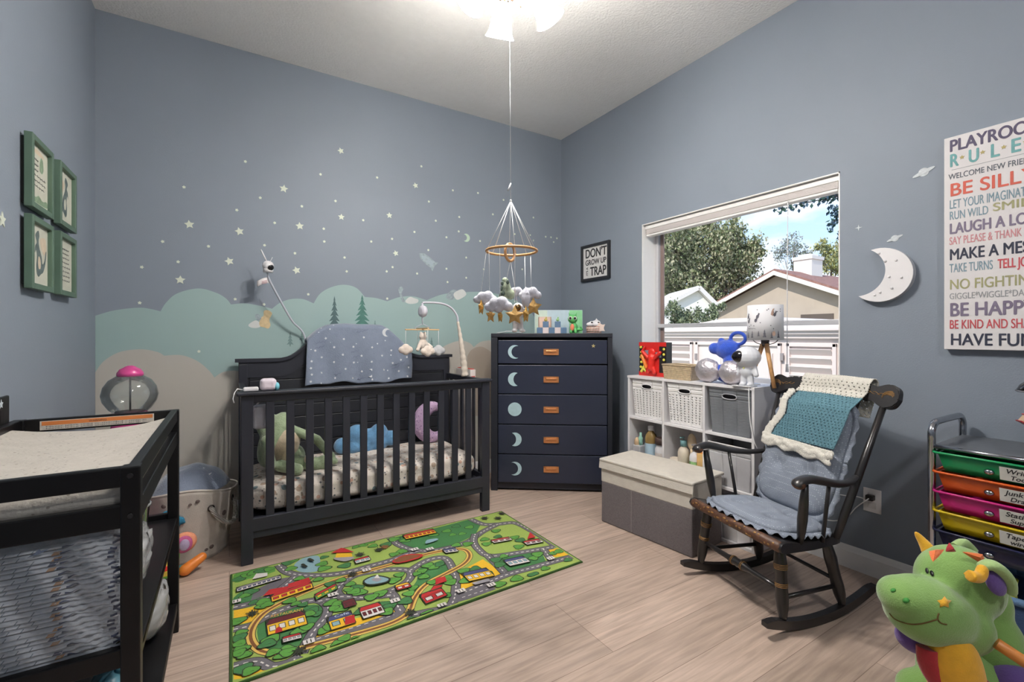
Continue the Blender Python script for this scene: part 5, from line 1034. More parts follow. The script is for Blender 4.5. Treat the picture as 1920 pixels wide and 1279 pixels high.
# sleeping dragon / leaf plush at the middle
c = P2(949, 550, .02); q = MB(mat('felt_sage', srgb(164, 176, 152), .95, var=.3, scale=60, bump=.5))
U_ = lambda x, y, z=0: c+RGT*x*s_+UPV*y*s_-FWD*z*s_
q.ell(U_(0, 10), (9*s_, 8*s_, 15*s_)); q.cap(U_(-2, 24), U_(0, 16), 6*s_); q.ell(U_(8, -2), (9*s_, 8*s_, 10*s_)); q.cap(U_(-6, 4), U_(-14, -10), 4*s_, 2*s_); q.cap(U_(4, 8), U_(-4, -8), 6*s_, 4*s_); q.build('dragon_plush', mo, world=True, remesh=.003, smooth_it=2)
q = MB(mat('felt_dark_green', srgb(86, 100, 92), .9, var=.3, scale=50))
for (x, y) in ((-7, 18), (-9, 8), (-5, 0), (-10, -4), (3, 20)): q.ell(U_(x, y, 6), (3.4*s_, 2*s_, 4.5*s_), seg=8)
q.build('dragon_spots', mo, world=True)
c = P2(986, 562, -.02); q = MB(m_felt); q.ell(c, (.020, .018, .036)); q.lathe([(.016, 0), (.002, .03)], c+Vector((0, 0, .025))); q.build('felt_rocket', mo, world=True, remesh=.003, smooth_it=2)
q = MB(MC['white_cord'])
for px, py in ((902, 546), (918, 550), (938, 560), (949, 526), (965, 565), (985, 552), (996, 540), (971, 574)):
    a = P2(px, py); v = Vector((a.x-MX, a.y-MY, 0)); xr = max(-HR*.985, min(HR*.985, v.dot(RGT)))
    if px in (949, 971): top_ = Vector((MX-.006, MY, 1.50))
    else: top_ = Vector((MX, MY, HZ))+RGT*xr+FWD*math.sqrt(HR*HR-xr*xr)*(1 if px in (949, 985, 996) else -1)
    q.rod(a-Vector((0, 0, .005)), top_, .0011, seg=5)
q.build('drop_cords', mo, world=True)
# ================================================================== rocking chair  (local x = forward, y = camera side)
f_ = Vector((-.966, .259, 0)); RA = math.atan2(f_.y, f_.x)
RC = thing('rocking_chair', 'black painted rocking chair with gold stencilled rail facing into the room', 'rocking chair', (2.09, 1.17, 0), RA)
m_rk = mat('rocker_black', srgb(34, 32, 33), .32, var=.15, scale=14, coat=.2); m_gb = mat('rocker_gold', srgb(150, 112, 62), .45, .3, var=.3, scale=60); m_worn = mat('rocker_worn', srgb(88, 58, 42), .5, var=.4, scale=50)
n, b, L = nodes_of(m_worn)
def RM_(mt=None): return MB(mt or m_rk)
RR = .85
def rz0(x): x += .02; return RR-math.sqrt(RR*RR-x*x)
for y0, y1 in ((.243, .205), (-.255, -.200)):
    xs_ = [.265-.64*k/24 for k in range(25)]; q = RM_()
    rings = []
    for k, x in enumerate(xs_):
        y = y0+(y1-y0)*k/24; hh = .036 if 1 < k < 23 else (.030 if k in (1, 23) else .018); z0 = rz0(x); c = [(x, y-.014, z0), (x, y+.014, z0), (x, y+.014, z0+hh), (x, y-.014, z0+hh)]
        rings.append([q.bm.verts.new(p) for p in c])
    for k in range(24):
        for j in range(4): q.bm.faces.new((rings[k][j], rings[k][(j+1) % 4], rings[k+1][(j+1) % 4], rings[k+1][j]))
    q.bm.faces.new(rings[0]); q.bm.faces.new(list(reversed(rings[-1])))
    bmesh.ops.bevel(q.bm, geom=[e for e in q.bm.edges if len(e.link_faces) == 2 and e.calc_face_angle(0) > .8], offset=.004, segments=2, affect='EDGES')
    q.build('rocker', RC)
def turned(a, b_, prof, mt, rings=(), par=RC, name='leg'):
    a = Vector(a); b_ = Vector(b_); L_ = (b_-a).length; o = RM_(mt).lathe([(r, h*L_) for r, h in prof], a, b_-a, 20).build(name, par)
    for h in rings:
        q = MB(m_gb); rr = None
        for (r0, h0), (r1, h1) in zip(prof, prof[1:]):
            if h0 <= h <= h1: rr = r0+(r1-r0)*(h-h0)/max(1e-6, h1-h0)
        q.lathe([(rr, -.0012), (rr+.0016, -.0008), (rr+.0016, .0008), (rr, .0012)], a+(b_-a)*h, b_-a, 20, close=False); q.build('gold_ring', o)
    return o
LP = [(.011, 0), (.016, .06), (.022, .18), (.024, .3), (.0225, .40), (.022, .47), (.0225, .52), (.022, .58), (.0235, .66), (.0245, .74), (.020, .9), (.017, 1)]
fr = [.44, .46, .48, .67, .69, .71, .73]
turned((.165, .236, rz0(.165)+.03), (.150, .205, .345), LP, m_rk, fr); turned((.165, -.245, rz0(.165)+.03), (.150, -.205, .345), LP, m_rk, fr)
turned((-.175, .216, rz0(-.175)+.028), (-.115, .19, .315), LP, m_rk); turned((-.165, -.21, rz0(-.165)+.028), (-.115, -.19, .315), LP, m_rk)
SP = [(.009, 0), (.011, .2), (.012, .36), (.018, .42), (.020, .44), (.017, .47), (.019, .5), (.017, .53), (.020, .56), (.018, .58), (.012, .64), (.011, .8), (.009, 1)]
turned((.160, .222, .165), (.160, -.228, .165), SP, m_rk, [.43, .445, .555, .57], name='front_stretcher')
for y0, y1 in ((.22, .205), (-.228, -.20)): RM_().rod((.160, y0, .13), (-.15, y1, .125), .009, .009).build('side_stretcher', RC)
RM_().rod((-.15, .20, .15), (-.15, -.198, .15), .008).build('back_stretcher', RC)
# seat: plank with rolled front edge, sloping back
def seatfn(u, v):
    a = 2*PI*v; x = -.165+.365*u; w_ = .215+.055*u; zc = .325+.035*u
    return None
q = RM_(); rings = []
prof_ = []
for k in range(26):
    a = 2*PI*k/26; c, s_ = math.cos(a), math.sin(a)
    prof_.append((-.0+.0, 0))
top_pts = [(-.175, .335), (-.15, .338), (-.05, .338), (.08, .350), (.15, .366), (.185, .372), (.205, .368), (.213, .352), (.205, .336), (.185, .330), (.12, .322), (0, .308), (-.15, .300), (-.175, .302)]
for k in range(15):
    s_ = -1+2*k/14; rings.append([q.bm.verts.new((x, s_*(.205+(x+.175)/.39*.065), z - (.008*(1-s_*s_) if z > .33 and x < .15 else 0))) for x, z in top_pts])
for k in range(14):
    for j in range(len(top_pts)): fc = q.bm.faces.new((rings[k][j], rings[k][(j+1) % len(top_pts)], rings[k+1][(j+1) % len(top_pts)], rings[k+1][j])); fc.smooth = True
q.bm.faces.new(rings[0]); q.bm.faces.new(list(reversed(rings[-1]))); seat = q.build('seat', RC)
q = MB(m_worn); q.tube([(.196, y, .352) for y in (-.262, -.25, 0, .25, .262)], [.014, .0215, .0212, .0215, .014], 14); q.build('rolled_front_rail', seat)
q = MB(m_gb)
for k in range(26):
    y = -.235+.47*k/25; r = rnd.uniform(.005, .010); a = rnd.uniform(-.5, 1.0); c = Vector((.196+.0215*math.cos(a), y, .352+.0215*math.sin(a))); q.ell(c, (.0012, r, .004), (0, -a, rnd.uniform(-.4, .4)), seg=8)
q.build('stencil', seat)
# posts, spindles, crest
def bt(y, h): # back plane: bottom (-.14, .2185y, .33) to top
    return Vector((-.140-.215*h, y*(.218+.045*h)/.218*.218/1, .33+.58*h))
PB = lambda s_, h: Vector((-.140-.215*h, s_*(.215+.048*h), .33+.575*h))
for s_ in (1, -1): RM_().lathe([(.013, 0), (.0165, .12), (.015, .3), (.0125, .62)], PB(s_, 0), PB(s_, 1)-PB(s_, 0), 16).build('post', RC)
for k in range(4):
    s_ = (-.6+.4*k); RM_().rod(Vector((-.145, .2*s_, .33)), PB(s_, 1), .0075, .006).build('back_spindle', RC)
cr = []
def crest_out():
    up = [(-.318, 0), (-.312, .032), (-.29, .050), (-.262, .050), (-.235, .040), (-.21, .038), (-.19, .050), (-.17, .044), (-.15, .050), (-.08, .058), (0, .062)]
    dn = [(-.318, -.014), (-.305, -.042), (-.28, -.052), (-.25, -.046), (-.22, -.030), (-.19, -.024), (-.17, -.028), (-.10, -.018), (0, -.014)]
    top = up+[(-x, z) for x, z in reversed(up[:-1])]; bot = dn+[(-x, z) for x, z in reversed(dn[:-1])]; return top+list(reversed(bot))
axn = (PB(1, 1)-PB(1, 0)); axn.y = 0; axn.normalize(); pc = PB(0, 1.03); Mc = frame_M(pc, (0, 1, 0), axn); nrm = Vector((0, 1, 0)).cross(axn)
q = RM_(); q.prism([tuple(v)[:2] for v in catmull([(x, z, 0) for x, z in crest_out()], 3, True)], .026, Mc @ Matrix.Translation((0, 0, -.013)), bev=.004); cr = q.build('crest_rail', RC)
q = MB(m_gb); sgn = 1 if nrm.x > 0 else -1
for s_ in (-1, 1):
    for k in range(5):
        pts = [Mc @ Vector((s_*(.285-.030*math.cos(a)*(1-.16*k)), -.002+.024*math.sin(a)*(1-.18*k), sgn*.0135)) for a in [(-.4+k*.35)+j*.28 for j in range(9)]]; q.tube(pts, .0016, 4)
    for k in range(4): q.tube([Mc @ Vector((s_*(.235-.02*k+.01*j), .002+.008*math.sin(j+k)+.004*k, sgn*.0135)) for j in range(4)], .0013, 4)
q.build('crest_stencil', cr)
# arms
for s_ in (1, -1):
    pts = catmull([(-.225, s_*.236, .585), (-.15, s_*.262, .578), (-.06, s_*.280, .586), (.03, s_*.288, .608), (.10, s_*.290, .622), (.145, s_*.288, .612), (.155, s_*.286, .598)], 5); n_ = len(pts)
    rr = [.015+.010*min(1, k/(n_*.5)) for k in range(n_)]; rr[-1] = .012; ar = RM_().tube(pts, rr, 14, flat=.68, up=(0, 0, 1)).build('arm', RC)
    q = MB(m_worn); q.ell((.145, s_*.288, .606), (.022, .027, .020)); q.build('worn_knob', ar)
    turned((.085, s_*.243, .350), (.105, s_*.283, .600), [(.010, 0), (.016, .2), (.019, .4), (.017, .7), (.011, 1)], m_rk, name='arm_post')
    RM_().rod((-.045, s_*.232, .335), (-.03, s_*.272, .585), .008, .0075).build('arm_spindle', RC)
def settle(t):
    for ch in t.children:
        if ch.type == 'MESH': ch.data.transform(Matrix.Translation((0, 0, -t.location.z)))
# cushions
m_cu = pattern_mat('cushion_grey_blue', srgb(128, 136, 150), [(srgb(176, 184, 196), 110, .22)], bump=.35, randomness=0); 
sc = thing('seat_cushion', 'ruffled grey blue seat cushion on the rocking chair seat', 'cushion', (2.09, 1.17, .37), RA)
def cushion(center, ex, ey, ez, hw, hh, th, tufts, nm, par, ruf=.018, nm2=''):
    n = 44; PW_ = 5.0 if nm2 == 'back' else 3.2
    def fn(sg):
        def g_(u, v):
            x, y = 2*u-1, 2*v-1; r = max(abs(x), abs(y)); k = (abs(x)**PW_+abs(y)**PW_)**(1/PW_); sc_ = (r/k if k > 1e-6 else 1); X, Y = x*sc_*1.0, y*sc_*1.0
            z = (1-min(1, k if False else max(abs(X), abs(Y)))**3.5) ; z = max(0, 1-(abs(X)**PW_+abs(Y)**PW_))**.55*th
            for tx, ty in tufts: z *= 1-.6*math.exp(-((X-tx)**2*(hw/.2)**2+(Y-ty)**2*(hh/.2)**2)/.028)
            w_ = .003*noise.noise(Vector((X*4, Y*4, 1)))
            return Vector(center)+Vector(ex)*X*hw+Vector(ey)*Y*hh+Vector(ez)*(sg*z+w_)
        return g_
    q = MB(m_cu); q.grid(fn(1), n, n); q.grid(fn(-1), n, n); bmesh.ops.remove_doubles(q.bm, verts=q.bm.verts[:], dist=1e-4); q.build(nm, par)
    q = MB(m_cu); N = 150; vs = []
    for k in range(N+1):
        a = 2*PI*k/N; c, s_ = math.cos(a), math.sin(a); kk = (abs(c)**PW_+abs(s_)**PW_)**(1/PW_); row = []
        for j in range(3): d = 1+j*ruf/hw/2; row.append(q.bm.verts.new(Vector(center)+Vector(ex)*c/kk*hw*d+Vector(ey)*s_/kk*hh*d+Vector(ez)*(j*.0042*math.sin(k*1.35)-.004*j)))
        vs.append(row)
    for k in range(N):
        for j in range(2): fc = q.bm.faces.new((vs[k][j], vs[k+1][j], vs[k+1][j+1], vs[k][j+1])); fc.smooth = True
    q.build('ruffle', par, solid=.0015)
ex = Vector((.995, 0, .085)).normalized()
cushion((.018, 0, .374), ex, (0, 1, 0), ex.cross(Vector((0, 1, 0))), .170, .222, .034, [(-.3, -.4), (-.3, .4), (.35, -.4), (.35, .4)], 'cushion_pad', sc)
settle(sc)
bc = thing('back_cushion', 'tufted grey blue back cushion tied to the rocking chair back', 'cushion', (2.09, 1.17, .5), RA)
bz = (PB(0, 1)-PB(0, 0)).normalized(); bn = Vector((0, 1, 0)).cross(bz); bn = bn if bn.x > 0 else -bn
bcn = PB(0, .50)+bn*.045
cushion(bcn, (0, 1, 0), bz, bn, .195, .262, .034, [(-.42, -.30), (.42, -.30), (-.42, .35), (.42, .35), (0, 0)], 'cushion_pad', bc, nm2='back')
q = MB(m_w)
for y in (.155, .175): q.tube([PB(.9, .42)+Vector((.03, y-.19, 0)), PB(.9, .30)+Vector((.035, y-.19, -.0))], .0035, 6)
q.build('white_ties', bc)
settle(bc)
# crocheted blanket over the crest
t = thing('crochet_blanket', 'teal and cream crocheted blanket hanging over the rocking chair crest', 'blanket', (2.09, 1.17, .8), RA)
m_ctl = mat('yarn_teal', srgb(104, 146, 160), .95, var=.1, scale=200, bump=.9, bscale=260); m_ccr = mat('yarn_cream', srgb(222, 218, 208), .95, var=.05, scale=200, bump=.9, bscale=260)
def bk(y, s_, off=0):
    """s_: metres down from the crest top along the front; negative goes behind"""
    top_ = PB(0, 1.03)+bz*.062; base = top_+bn*(.020)
    if s_ >= 0: p = base-bz*s_+bn*(.005+.068*min(1, max(0, (s_-.06)/.10))*1.0); 
    else: p = top_-bn*.024-bz*(-s_); 
    if -.03 < s_ < .02: t_ = (s_+.03)/.05; p = (top_-bn*.024)*(1-t_)+base*t_+bz*.012*math.sin(PI*t_)
    return p+Vector((0, y, 0))+bn*(.007*math.sin(y*26+s_*6)+off)
def croch(mt, y0f, y1f, s0, s1, nu, nv, nm, holes=True, off=0):
    q = MB(mt)
    def fn(u, v): s_ = s0+(s1-s0)*v; return bk(y0f(s_)+(y1f(s_)-y0f(s_))*u, s_, off+.0022*math.cos(u*nu*PI)*math.cos(v*nv*PI))
    q.grid(fn, nu, nv, True, (lambda i, j: (j % 3 == 1) and ((i + (2 if (j//3) % 2 else 0)) % 4 == 0)) if holes else None); return q.build(nm, t, solid=.004)
# y grows toward the camera side; the photo's left edge is -y
yl = lambda s_: -.132-(.012*math.sin(s_*14)) - (.05*max(0, (s_-.22)/.08) if s_ < .30 else .05+.02*(s_-.30)/.06); yr = lambda s_: .200-.02*s_/.3+.010*math.sin(s_*9)
ylT = lambda s_: yl(s_)+.030
croch(m_ccr, lambda s_: -.128, lambda s_: .198, -.16, .095, 60, 48, 'cream_band')
croch(m_ctl, ylT, yr, .092, .345, 72, 60, 'teal_panel')
def scal(y0, s0, y1, s1, k): pass
q = MB(m_ccr)
def puff(y, s_, r, o=.004): c = bk(y, s_, o); q.ell(c, (r*.5, r, r), seg=8)
for k in range(17): s_ = .10+.0155*k; puff(yl(s_)+.010, s_, .014); puff(yl(s_)-.006+.004*(k % 2), s_, .011); puff(yl(s_)+.022, s_+.006, .008)
bl_ = lambda y: .335+.045*(y-yl(.33))/.36*1.0
for k in range(24):
    y = yl(.35)+(yr(.35)-yl(.35))*k/23; puff(y, .352+.012*(k/23), .014); puff(y+.004, .369+.016*(k/23)+.006*math.sin(k*1.3), .0135, .008); puff(y, .384+.018*(k/23)+.007*math.sin(k*.9), .0125, .002)
q.build('scalloped_edge', t, remesh=.0045, smooth_it=1); settle(t)

# ================================================================== changing table
ct = thing('changing_table', 'black open changing table with shelves in the left foreground', 'changing table', (-.41, 1.80, 0))
m_ct = mat('table_black', srgb(14, 14, 16), .38, var=.06, scale=10, spec=.3)
TX0, TX1, TY0, TY1, TZ = -.645, -.172, 1.33, 2.285, .885
def tb_(name, a, b_, bev=.003): return MB(m_ct).span(a, b_, bev=bev).build(name, ct, world=True)
for x in (TX0, TX1-.036): 
    for y in (TY0, TY1-.036): tb_('leg', (x, y, 0), (x+.036, y+.036, TZ))
for y in (TY0+.004, TY1-.030):
    tb_('end_rail', (TX0+.03, y, TZ-.045), (TX1-.03, y+.022, TZ)); tb_('end_rail', (TX0+.03, y, .748), (TX1-.03, y+.022, .80)); tb_('end_rail', (TX0+.03, y, .435), (TX1-.03, y+.022, .478)); tb_('end_rail', (TX0+.03, y, .09), (TX1-.03, y+.022, .13))
for x in (TX0+.004, TX1-.026):
    tb_('side_rail', (x, TY0+.03, TZ-.045), (x+.022, TY1-.03, TZ)); tb_('side_rail', (x, TY0+.03, .748), (x+.022, TY1-.03, .80))
    tb_('side_rail', (x, TY0+.03, .425), (x+.022, TY1-.03, .455)); tb_('side_rail', (x, TY0+.03, .085), (x+.022, TY1-.03, .115))
tb_('tray_board', (TX0+.01, TY0+.01, .752), (TX1-.01, TY1-.01, .764)); tb_('shelf_board', (TX0+.01, TY0+.01, .440), (TX1-.004, TY1-.01, .458)); tb_('shelf_board', (TX0+.01, TY0+.01, .100), (TX1-.004, TY1-.01, .118))
for z in (.865, .775):
    for y in (TY0-.001,): MB(mat('bolt_dark', srgb(52, 52, 54), .3, .5)).lathe([(.006, 0), (.005, .002)], (TX1-.018, y, z), (0, -1, 0), 12).build('bolt', ct, world=True)
bp = MB(m_ct).span((TX0-.006, 1.62, .70), (TX0+.006, 2.235, .978), bev=.004).build('moon_back_panel', ct, world=True)
m_dm = mat('panel_moon_white', srgb(196, 208, 214), .5, var=.04)
Mx = frame_M((TX0+.0062, 2.06, .875), (0, 1, 0), (0, 0, 1)); MB(m_dm).prism(crescent(.062, .026, .054), .0008, Mx).build('moon_decal', bp, world=True)
for yy, zz, r in ((2.165, .955, .016), (2.10, .945, .005), (2.085, .925, .007)): MB(m_dm).prism(star(r, r*.45), .0008, frame_M((TX0+.0062, yy, zz), (0, 1, 0), (0, 0, 1))).build('star_decal', bp, world=True)
MB(mat('panel_slot', srgb(12, 12, 13), .5)).span((TX0+.005, 2.16, .80), (TX0+.0068, 2.185, .935)).build('slot', bp, world=True)
yl_ = TY1-.0305; q = MB(mat('label_white', srgb(206, 200, 192), .5, var=.1, scale=120)); q.span((-.60+.03, yl_-.001, .846), (-.250, yl_, .878), bev=.0004); lb = q.build('warning_label', ct, world=True)
q = MB(mat('label_orange', srgb(214, 128, 66), .5, var=.04)); q.span((-.565, yl_-.0016, .862), (-.254, yl_-.0008, .876)); q.build('orange_band', lb, world=True)
q = MB(m_bt); text(q, 'WARNING', .0085, frame_M((-.44, yl_-.0018, .8655), (1, 0, 0), (0, 0, 1)), width=.05, depth=.0003)
for k in range(2): text(q, 'Never leave child unattended - strap in', .006, frame_M((-.555, yl_-.0013, .8555-.0065*k), (1, 0, 0), (0, 0, 1)), width=.28, depth=.0002)
q.build('lettering', lb, world=True)
# pad
m_pad = pattern_mat('pad_cover', srgb(192, 186, 177), [(srgb(150, 142, 132), 44, .14), (srgb(168, 162, 158), 30, .10)], bump=.4)
t = thing('changing_pad', 'cream contoured changing pad with small grey print on the changing table', 'changing pad', (-.41, 1.80, .765))
def padf(u, v):
    a = 2*PI*v; x0, x1, y0, y1 = TX0+.012, TX1-.032, TY0+.035, TY1-.04; y = y0+(y1-y0)*u; s_ = max(-1, min(1, 1.35*math.cos(a))); x = (x0+x1)/2+(x1-x0)/2*math.copysign(abs(s_)**.9, s_)
    tp = .845+.022*abs(s_)**2.2-.012*(1 if u < .0 else 0); z = tp if math.sin(a) > 0 else .768; k = min(1, abs(math.sin(a))*2.2); z = .806+(z-.806)*k**.6
    e_ = min(1, min(u, 1-u)*14)**.4; z = .806+(z-.806)*e_
    return Vector((x, y, z+.004*noise.noise(Vector((x*12, y*12, z*5)))))
q = MB(m_pad); q.grid(padf, 60, 48); q.bm.verts.ensure_lookup_table(); bmesh.ops.remove_doubles(q.bm, verts=q.bm.verts[:], dist=1e-4); q.build('pad_body', t, world=True)
q = MB(mat('pad_cloth_white', srgb(206, 208, 210), .9, var=.04, bump=.3)); q.grid(lambda u, v: Vector((TX1-.034+.003*math.sin(u*9), TY0+.05+.86*u, .862-.004*u-(.058-.022*math.sin(u*5)-.018*u)*v+.0)), 30, 6); q.build('white_cover_edge', t, world=True, solid=.003)
# diaper pack
dp = thing('diaper_pack', 'large clear pack of printed diapers on the middle shelf of the changing table', 'diapers', (-.43, 1.6, .478))
m_dia = mat('diaper_white', srgb(228, 232, 238), .9, var=.08, scale=60, bump=.5); m_dia2 = mat('diaper_edge_blue', srgb(88, 98, 126), .9, var=.35, scale=50); m_org = mat('print_orange_soft', srgb(204, 160, 122), .8, var=.2)
NL = 24
m_hat = mat('hatch_print_grey', srgb(132, 146, 160), .8, var=.1)
for k in range(NL):
    z = .462+.0112*k; q = MB(m_dia); yy = TY0+.036+.003*math.sin(k*1.7); sh0 = rnd.uniform(-.01, .01)
    def fn(u, v, z=z, yy=yy, k=k):
        x = -.638+.427*u; t_ = min(1, max(0, (u-.76)/.04)); wv = t_*(.0016*math.sin(u*57+k*2.1)+.0013*math.sin(u*133+k*3))
        return Vector((x+.006*math.sin(k*.9)*u, yy+(-.010+.004*t_)*math.sin(PI*v)+.010*t_*(1-t_*.6)+.002*t_*math.sin(u*60+k), z+.0105*v+wv+.004*math.sin(u*2.4+k*.15)))
    q.grid(fn, 90, 6); o_ = q.build('diaper', dp, world=True)
    fr_ = lambda u, v: (lambda p: Vector((p.x, p.y-.0012, p.z)))(fn(u, v))
    q = MB(m_dia2); ua = .765+.012*math.sin(k*2.3)+.012*math.sin(k*.5); ub = ua+.03+.03*rnd.random(); q.grid(lambda u, v: fr_(ua+(ub-ua)*u, .5+.42*(v-.5)*(1-u)), 12, 2); q.build('printed_edge', o_, world=True)
    q = MB(m_dia2); q.grid(lambda u, v: fr_(.955+.03*u, .25+.5*v), 5, 2); q.build('printed_edge', o_, world=True)
    for j in range(4):
        if (k*7+j*3) % 5 < 1: continue
        xb = [.55, .60, .65, .725][j]+sh0; mt = m_org if (j == 3 and k % 3 < 2) else (m_dia2 if j == 3 else m_hat); q = MB(mt)
        q.grid(lambda u, v: fr_(xb+.012*v+(.030 if j == 3 else .005)*u, .15+.7*v), 3, 2); q.build('hatch_print', o_, world=True)
q = MB(m_dia); q.span((-.64, TY0+.046, .46), (-.215, TY0+.19, .735), bev=.02, seg=3); q.build('stack_core', dp, world=True)
q = MB(mat('pack_print_blue', srgb(104, 116, 138), .6, var=.2)); 
for (x, z, s_) in ((-.52, .715, 1), (-.46, .722, .8), (-.59, .705, 1), (-.36, .728, .7)): q.prism([(0, 0), (.03*s_, .004), (.05*s_, .016*s_), (.03*s_, .010), (.025*s_, .020*s_), (.018*s_, .008)], .001, frame_M((x, TY0+.018, z-.012), (1, 0, 0), (0, 0, 1), (0, -1, 0)))
q.build('bird_print', dp, world=True)
q = MB(glass('clear_film', (.98, .99, 1), .12, .12, dens=.03)); q.grid(lambda u, v: Vector((-.645+.437*u, TY0+.018-.004*math.sin(u*30+v*8)+.010*(u**6), .46+.285*v-.004*math.sin(u*12))), 40, 14); q.grid(lambda u, v: Vector((-.200+.006*math.sin(v*20+u*6), TY0+.03+.17*u, .462+.275*v)), 20, 20); q.build('plastic_wrap', dp, world=True)
# stuff on the shelves
m_film = glass('cloudy_film', (.92, .93, .94), .08, .15, dens=.30)
t = thing('clear_cup', 'clear plastic cup behind the bagged pads on the middle shelf', 'cup', (-.275, 1.93, .459)); q = MB(glass('cup_plastic', (.92, .93, .94), .25, .05, dens=.12)); q.lathe([(.034, 0), (.036, .003), (.050, .158), (.054, .160), (.054, .166)], close=False, seg=32); q.build('cup_wall', t); q = MB(m_film); q.lathe([(.0505, .160), (.0545, .160), (.0545, .168), (.0505, .168)], close=False, seg=32); q.build('lip', t)
t = thing('bagged_pads', 'bag of folded white pads in crinkled clear film on the middle shelf', 'bag', (-.255, 1.715, .459)); q = MB(mat('pads_white', srgb(196, 194, 190), .9, var=.08, scale=50, bump=.5))
q.grid(lambda u, v: Vector((.045*math.cos(2*PI*u)*math.sin(PI*v), .11*math.sin(2*PI*u)*math.sin(PI*v), .075-.072*math.cos(PI*v)))*(1+.04*noise.noise(Vector((u*10, v*10, 0)))), 30, 20); q.build('pads', t)
q = MB(m_film); q.grid(lambda u, v: Vector((.058*math.cos(2*PI*u)*math.sin(PI*v)**.6, .15*math.sin(2*PI*u)*math.sin(PI*v)**.6, .085-.084*math.cos(PI*v)))*(1+.14*noise.noise(Vector((u*14, v*12, 3)))), 50, 30); q.build('film_bag', t)
t = thing('cotton_bag', 'rounded clear bag of white cotton on the lowest shelf at the far end', 'bag', (-.25, 2.06, .119)); q = MB(mat('cotton_grey', srgb(176, 174, 170), .95, var=.15, scale=40, bump=.8)); q.grid(lambda u, v: Vector((.055*math.cos(2*PI*u)*math.sin(PI*v), .10*math.sin(2*PI*u)*math.sin(PI*v), .095-.093*math.cos(PI*v)))*(1+.05*noise.noise(Vector((u*10, v*10, 0)))), 30, 20); q.build('cotton', t)
q = MB(m_film); q.grid(lambda u, v: Vector((.064*math.cos(2*PI*u)*math.sin(PI*v)**.8, .112*math.sin(2*PI*u)*math.sin(PI*v)**.8, .10-.099*math.cos(PI*v)))*(1+.12*noise.noise(Vector((u*14, v*12, 5)))), 50, 30); q.build('film_bag', t)
m_wp = mat('wipes_blue', srgb(104, 160, 178), .35, var=.3, scale=16, bump=.8, bscale=24); m_wl = mat('wipes_lid', srgb(206, 210, 208), .4)
for k, (x, y, z, rx, lab) in enumerate(((-.262, 1.60, .120, .15, 'crumpled blue wipes packet with white lid on the lowest shelf, nearest its far cotton bag'), (-.255, 1.44, .120, -.2, 'blue wipes packet at the near corner of the lowest shelf'), (-.42, 1.42, .120, .3, 'blue wipes packet lying at the near end of the lowest shelf'))):
    t = thing('wipes_packet', lab, 'wipes', (x, y, z), rx, 'wipes packets on the lowest shelf')
    q = MB(m_wp); w_ = (.052, .072, .085) if k < 2 else (.07, .06, .05)
    q.grid(lambda u, v: Vector((w_[0]*math.copysign(abs(math.cos(2*PI*u))**.5, math.cos(2*PI*u))*math.sin(PI*v)**.4, w_[1]*math.copysign(abs(math.sin(2*PI*u))**.5, math.sin(2*PI*u))*math.sin(PI*v)**.4, w_[2]*(1-math.cos(PI*v))))*(1+.08*noise.noise(Vector((u*12, v*9, k)))), 40, 24); q.build('packet_body', t)
    q = MB(m_wl); q.ell((w_[0]*.98 if k < 2 else 0, 0, w_[2]*(1.0 if k < 2 else 2)), (.008, .032, .026) if k < 2 else (.03, .02, .006)); q.build('lid', t)

# ================================================================== gumball machine on a pedestal in the corner
m_pnk = mat('gum_pink', srgb(204, 72, 140), .25, var=.05, coat=.3)
t = thing('gumball_machine', 'pink gumball machine with empty glass globe standing behind the changing table', 'gumball machine', (-.40, 2.80, 0))
q = MB(m_pnk); q.lathe([(.13, 0), (.13, .015), (.04, .04), (.03, .08), (.03, .60), (.06, .63), (.10, .64)], seg=30); q.build('pedestal', t)
q = MB(m_pnk); q.lathe([(.090, .635), (.086, .66), (.070, .76), (.064, .785), (.072, .79), (.074, .81), (.068, .815)], seg=36); 
q.build('base', t)
q = MB(glass('globe_glass', (.90, .93, .93), .12, .02, dens=.08)); q.lathe([(.060, .815), (.082, .838), (.102, .872), (.108, .902), (.100, .94), (.080, .972), (.050, .992)], seg=44, close=False); q.build('globe', t)
q = MB(m_pnk); q.lathe([(.046, .988), (.051, .994), (.050, 1.006), (.040, 1.022), (.026, 1.030), (.018, 1.036), (.008, 1.040)], seg=36); q.build('lid', t)
q = MB(mat('rod_dark', srgb(70, 70, 74), .3, .7)); q.rod((0, 0, .80), (0, 0, .995), .004); q.lathe([(.056, .815), (.056, .825)], seg=30); q.build('centre_rod', t)

# ================================================================== canvas hamper with blanket, toys in front
hp = thing('canvas_hamper', 'cream canvas laundry hamper with rope handles beside the crib leg', 'hamper', (-.185, 3.06, 0))
m_cv = mat('canvas_cream', srgb(196, 188, 180), .9, var=.05, scale=30, bump=.4, bscale=240)
def hr(a, h): return (.17+.045*h)*(1+.03*math.sin(3*a+1)+.02*math.sin(5*a))
def hz_(a): return .345+.035*math.cos(a+1.9)+.012*math.sin(3*a)
q = MB(m_cv); q.grid(lambda u, v: Vector((hr(2*PI*u, v)*math.cos(2*PI*u)+(.008*noise.noise(Vector((math.cos(2*PI*u)*3, math.sin(2*PI*u)*3, v*4)))), hr(2*PI*u, v)*math.sin(2*PI*u), hz_(2*PI*u)*v)), 72, 18); q.lathe([(.001, .003), (.17, .003)], close=False, seg=36); q.build('canvas_body', hp, solid=.006)
q = MB(m_cv); q.tube([(hr(a, 1)*math.cos(a), hr(a, 1)*math.sin(a), hz_(a)) for a in [2*PI*k/60 for k in range(61)]], .006, 6); q.build('rim', hp)
m_rope = wavebump(mat('rope_white', srgb(206, 202, 196), .9, var=.08), 60, 'DIAGONAL', 1, .006)
a1, a2 = -1.05, -.25; pts = []
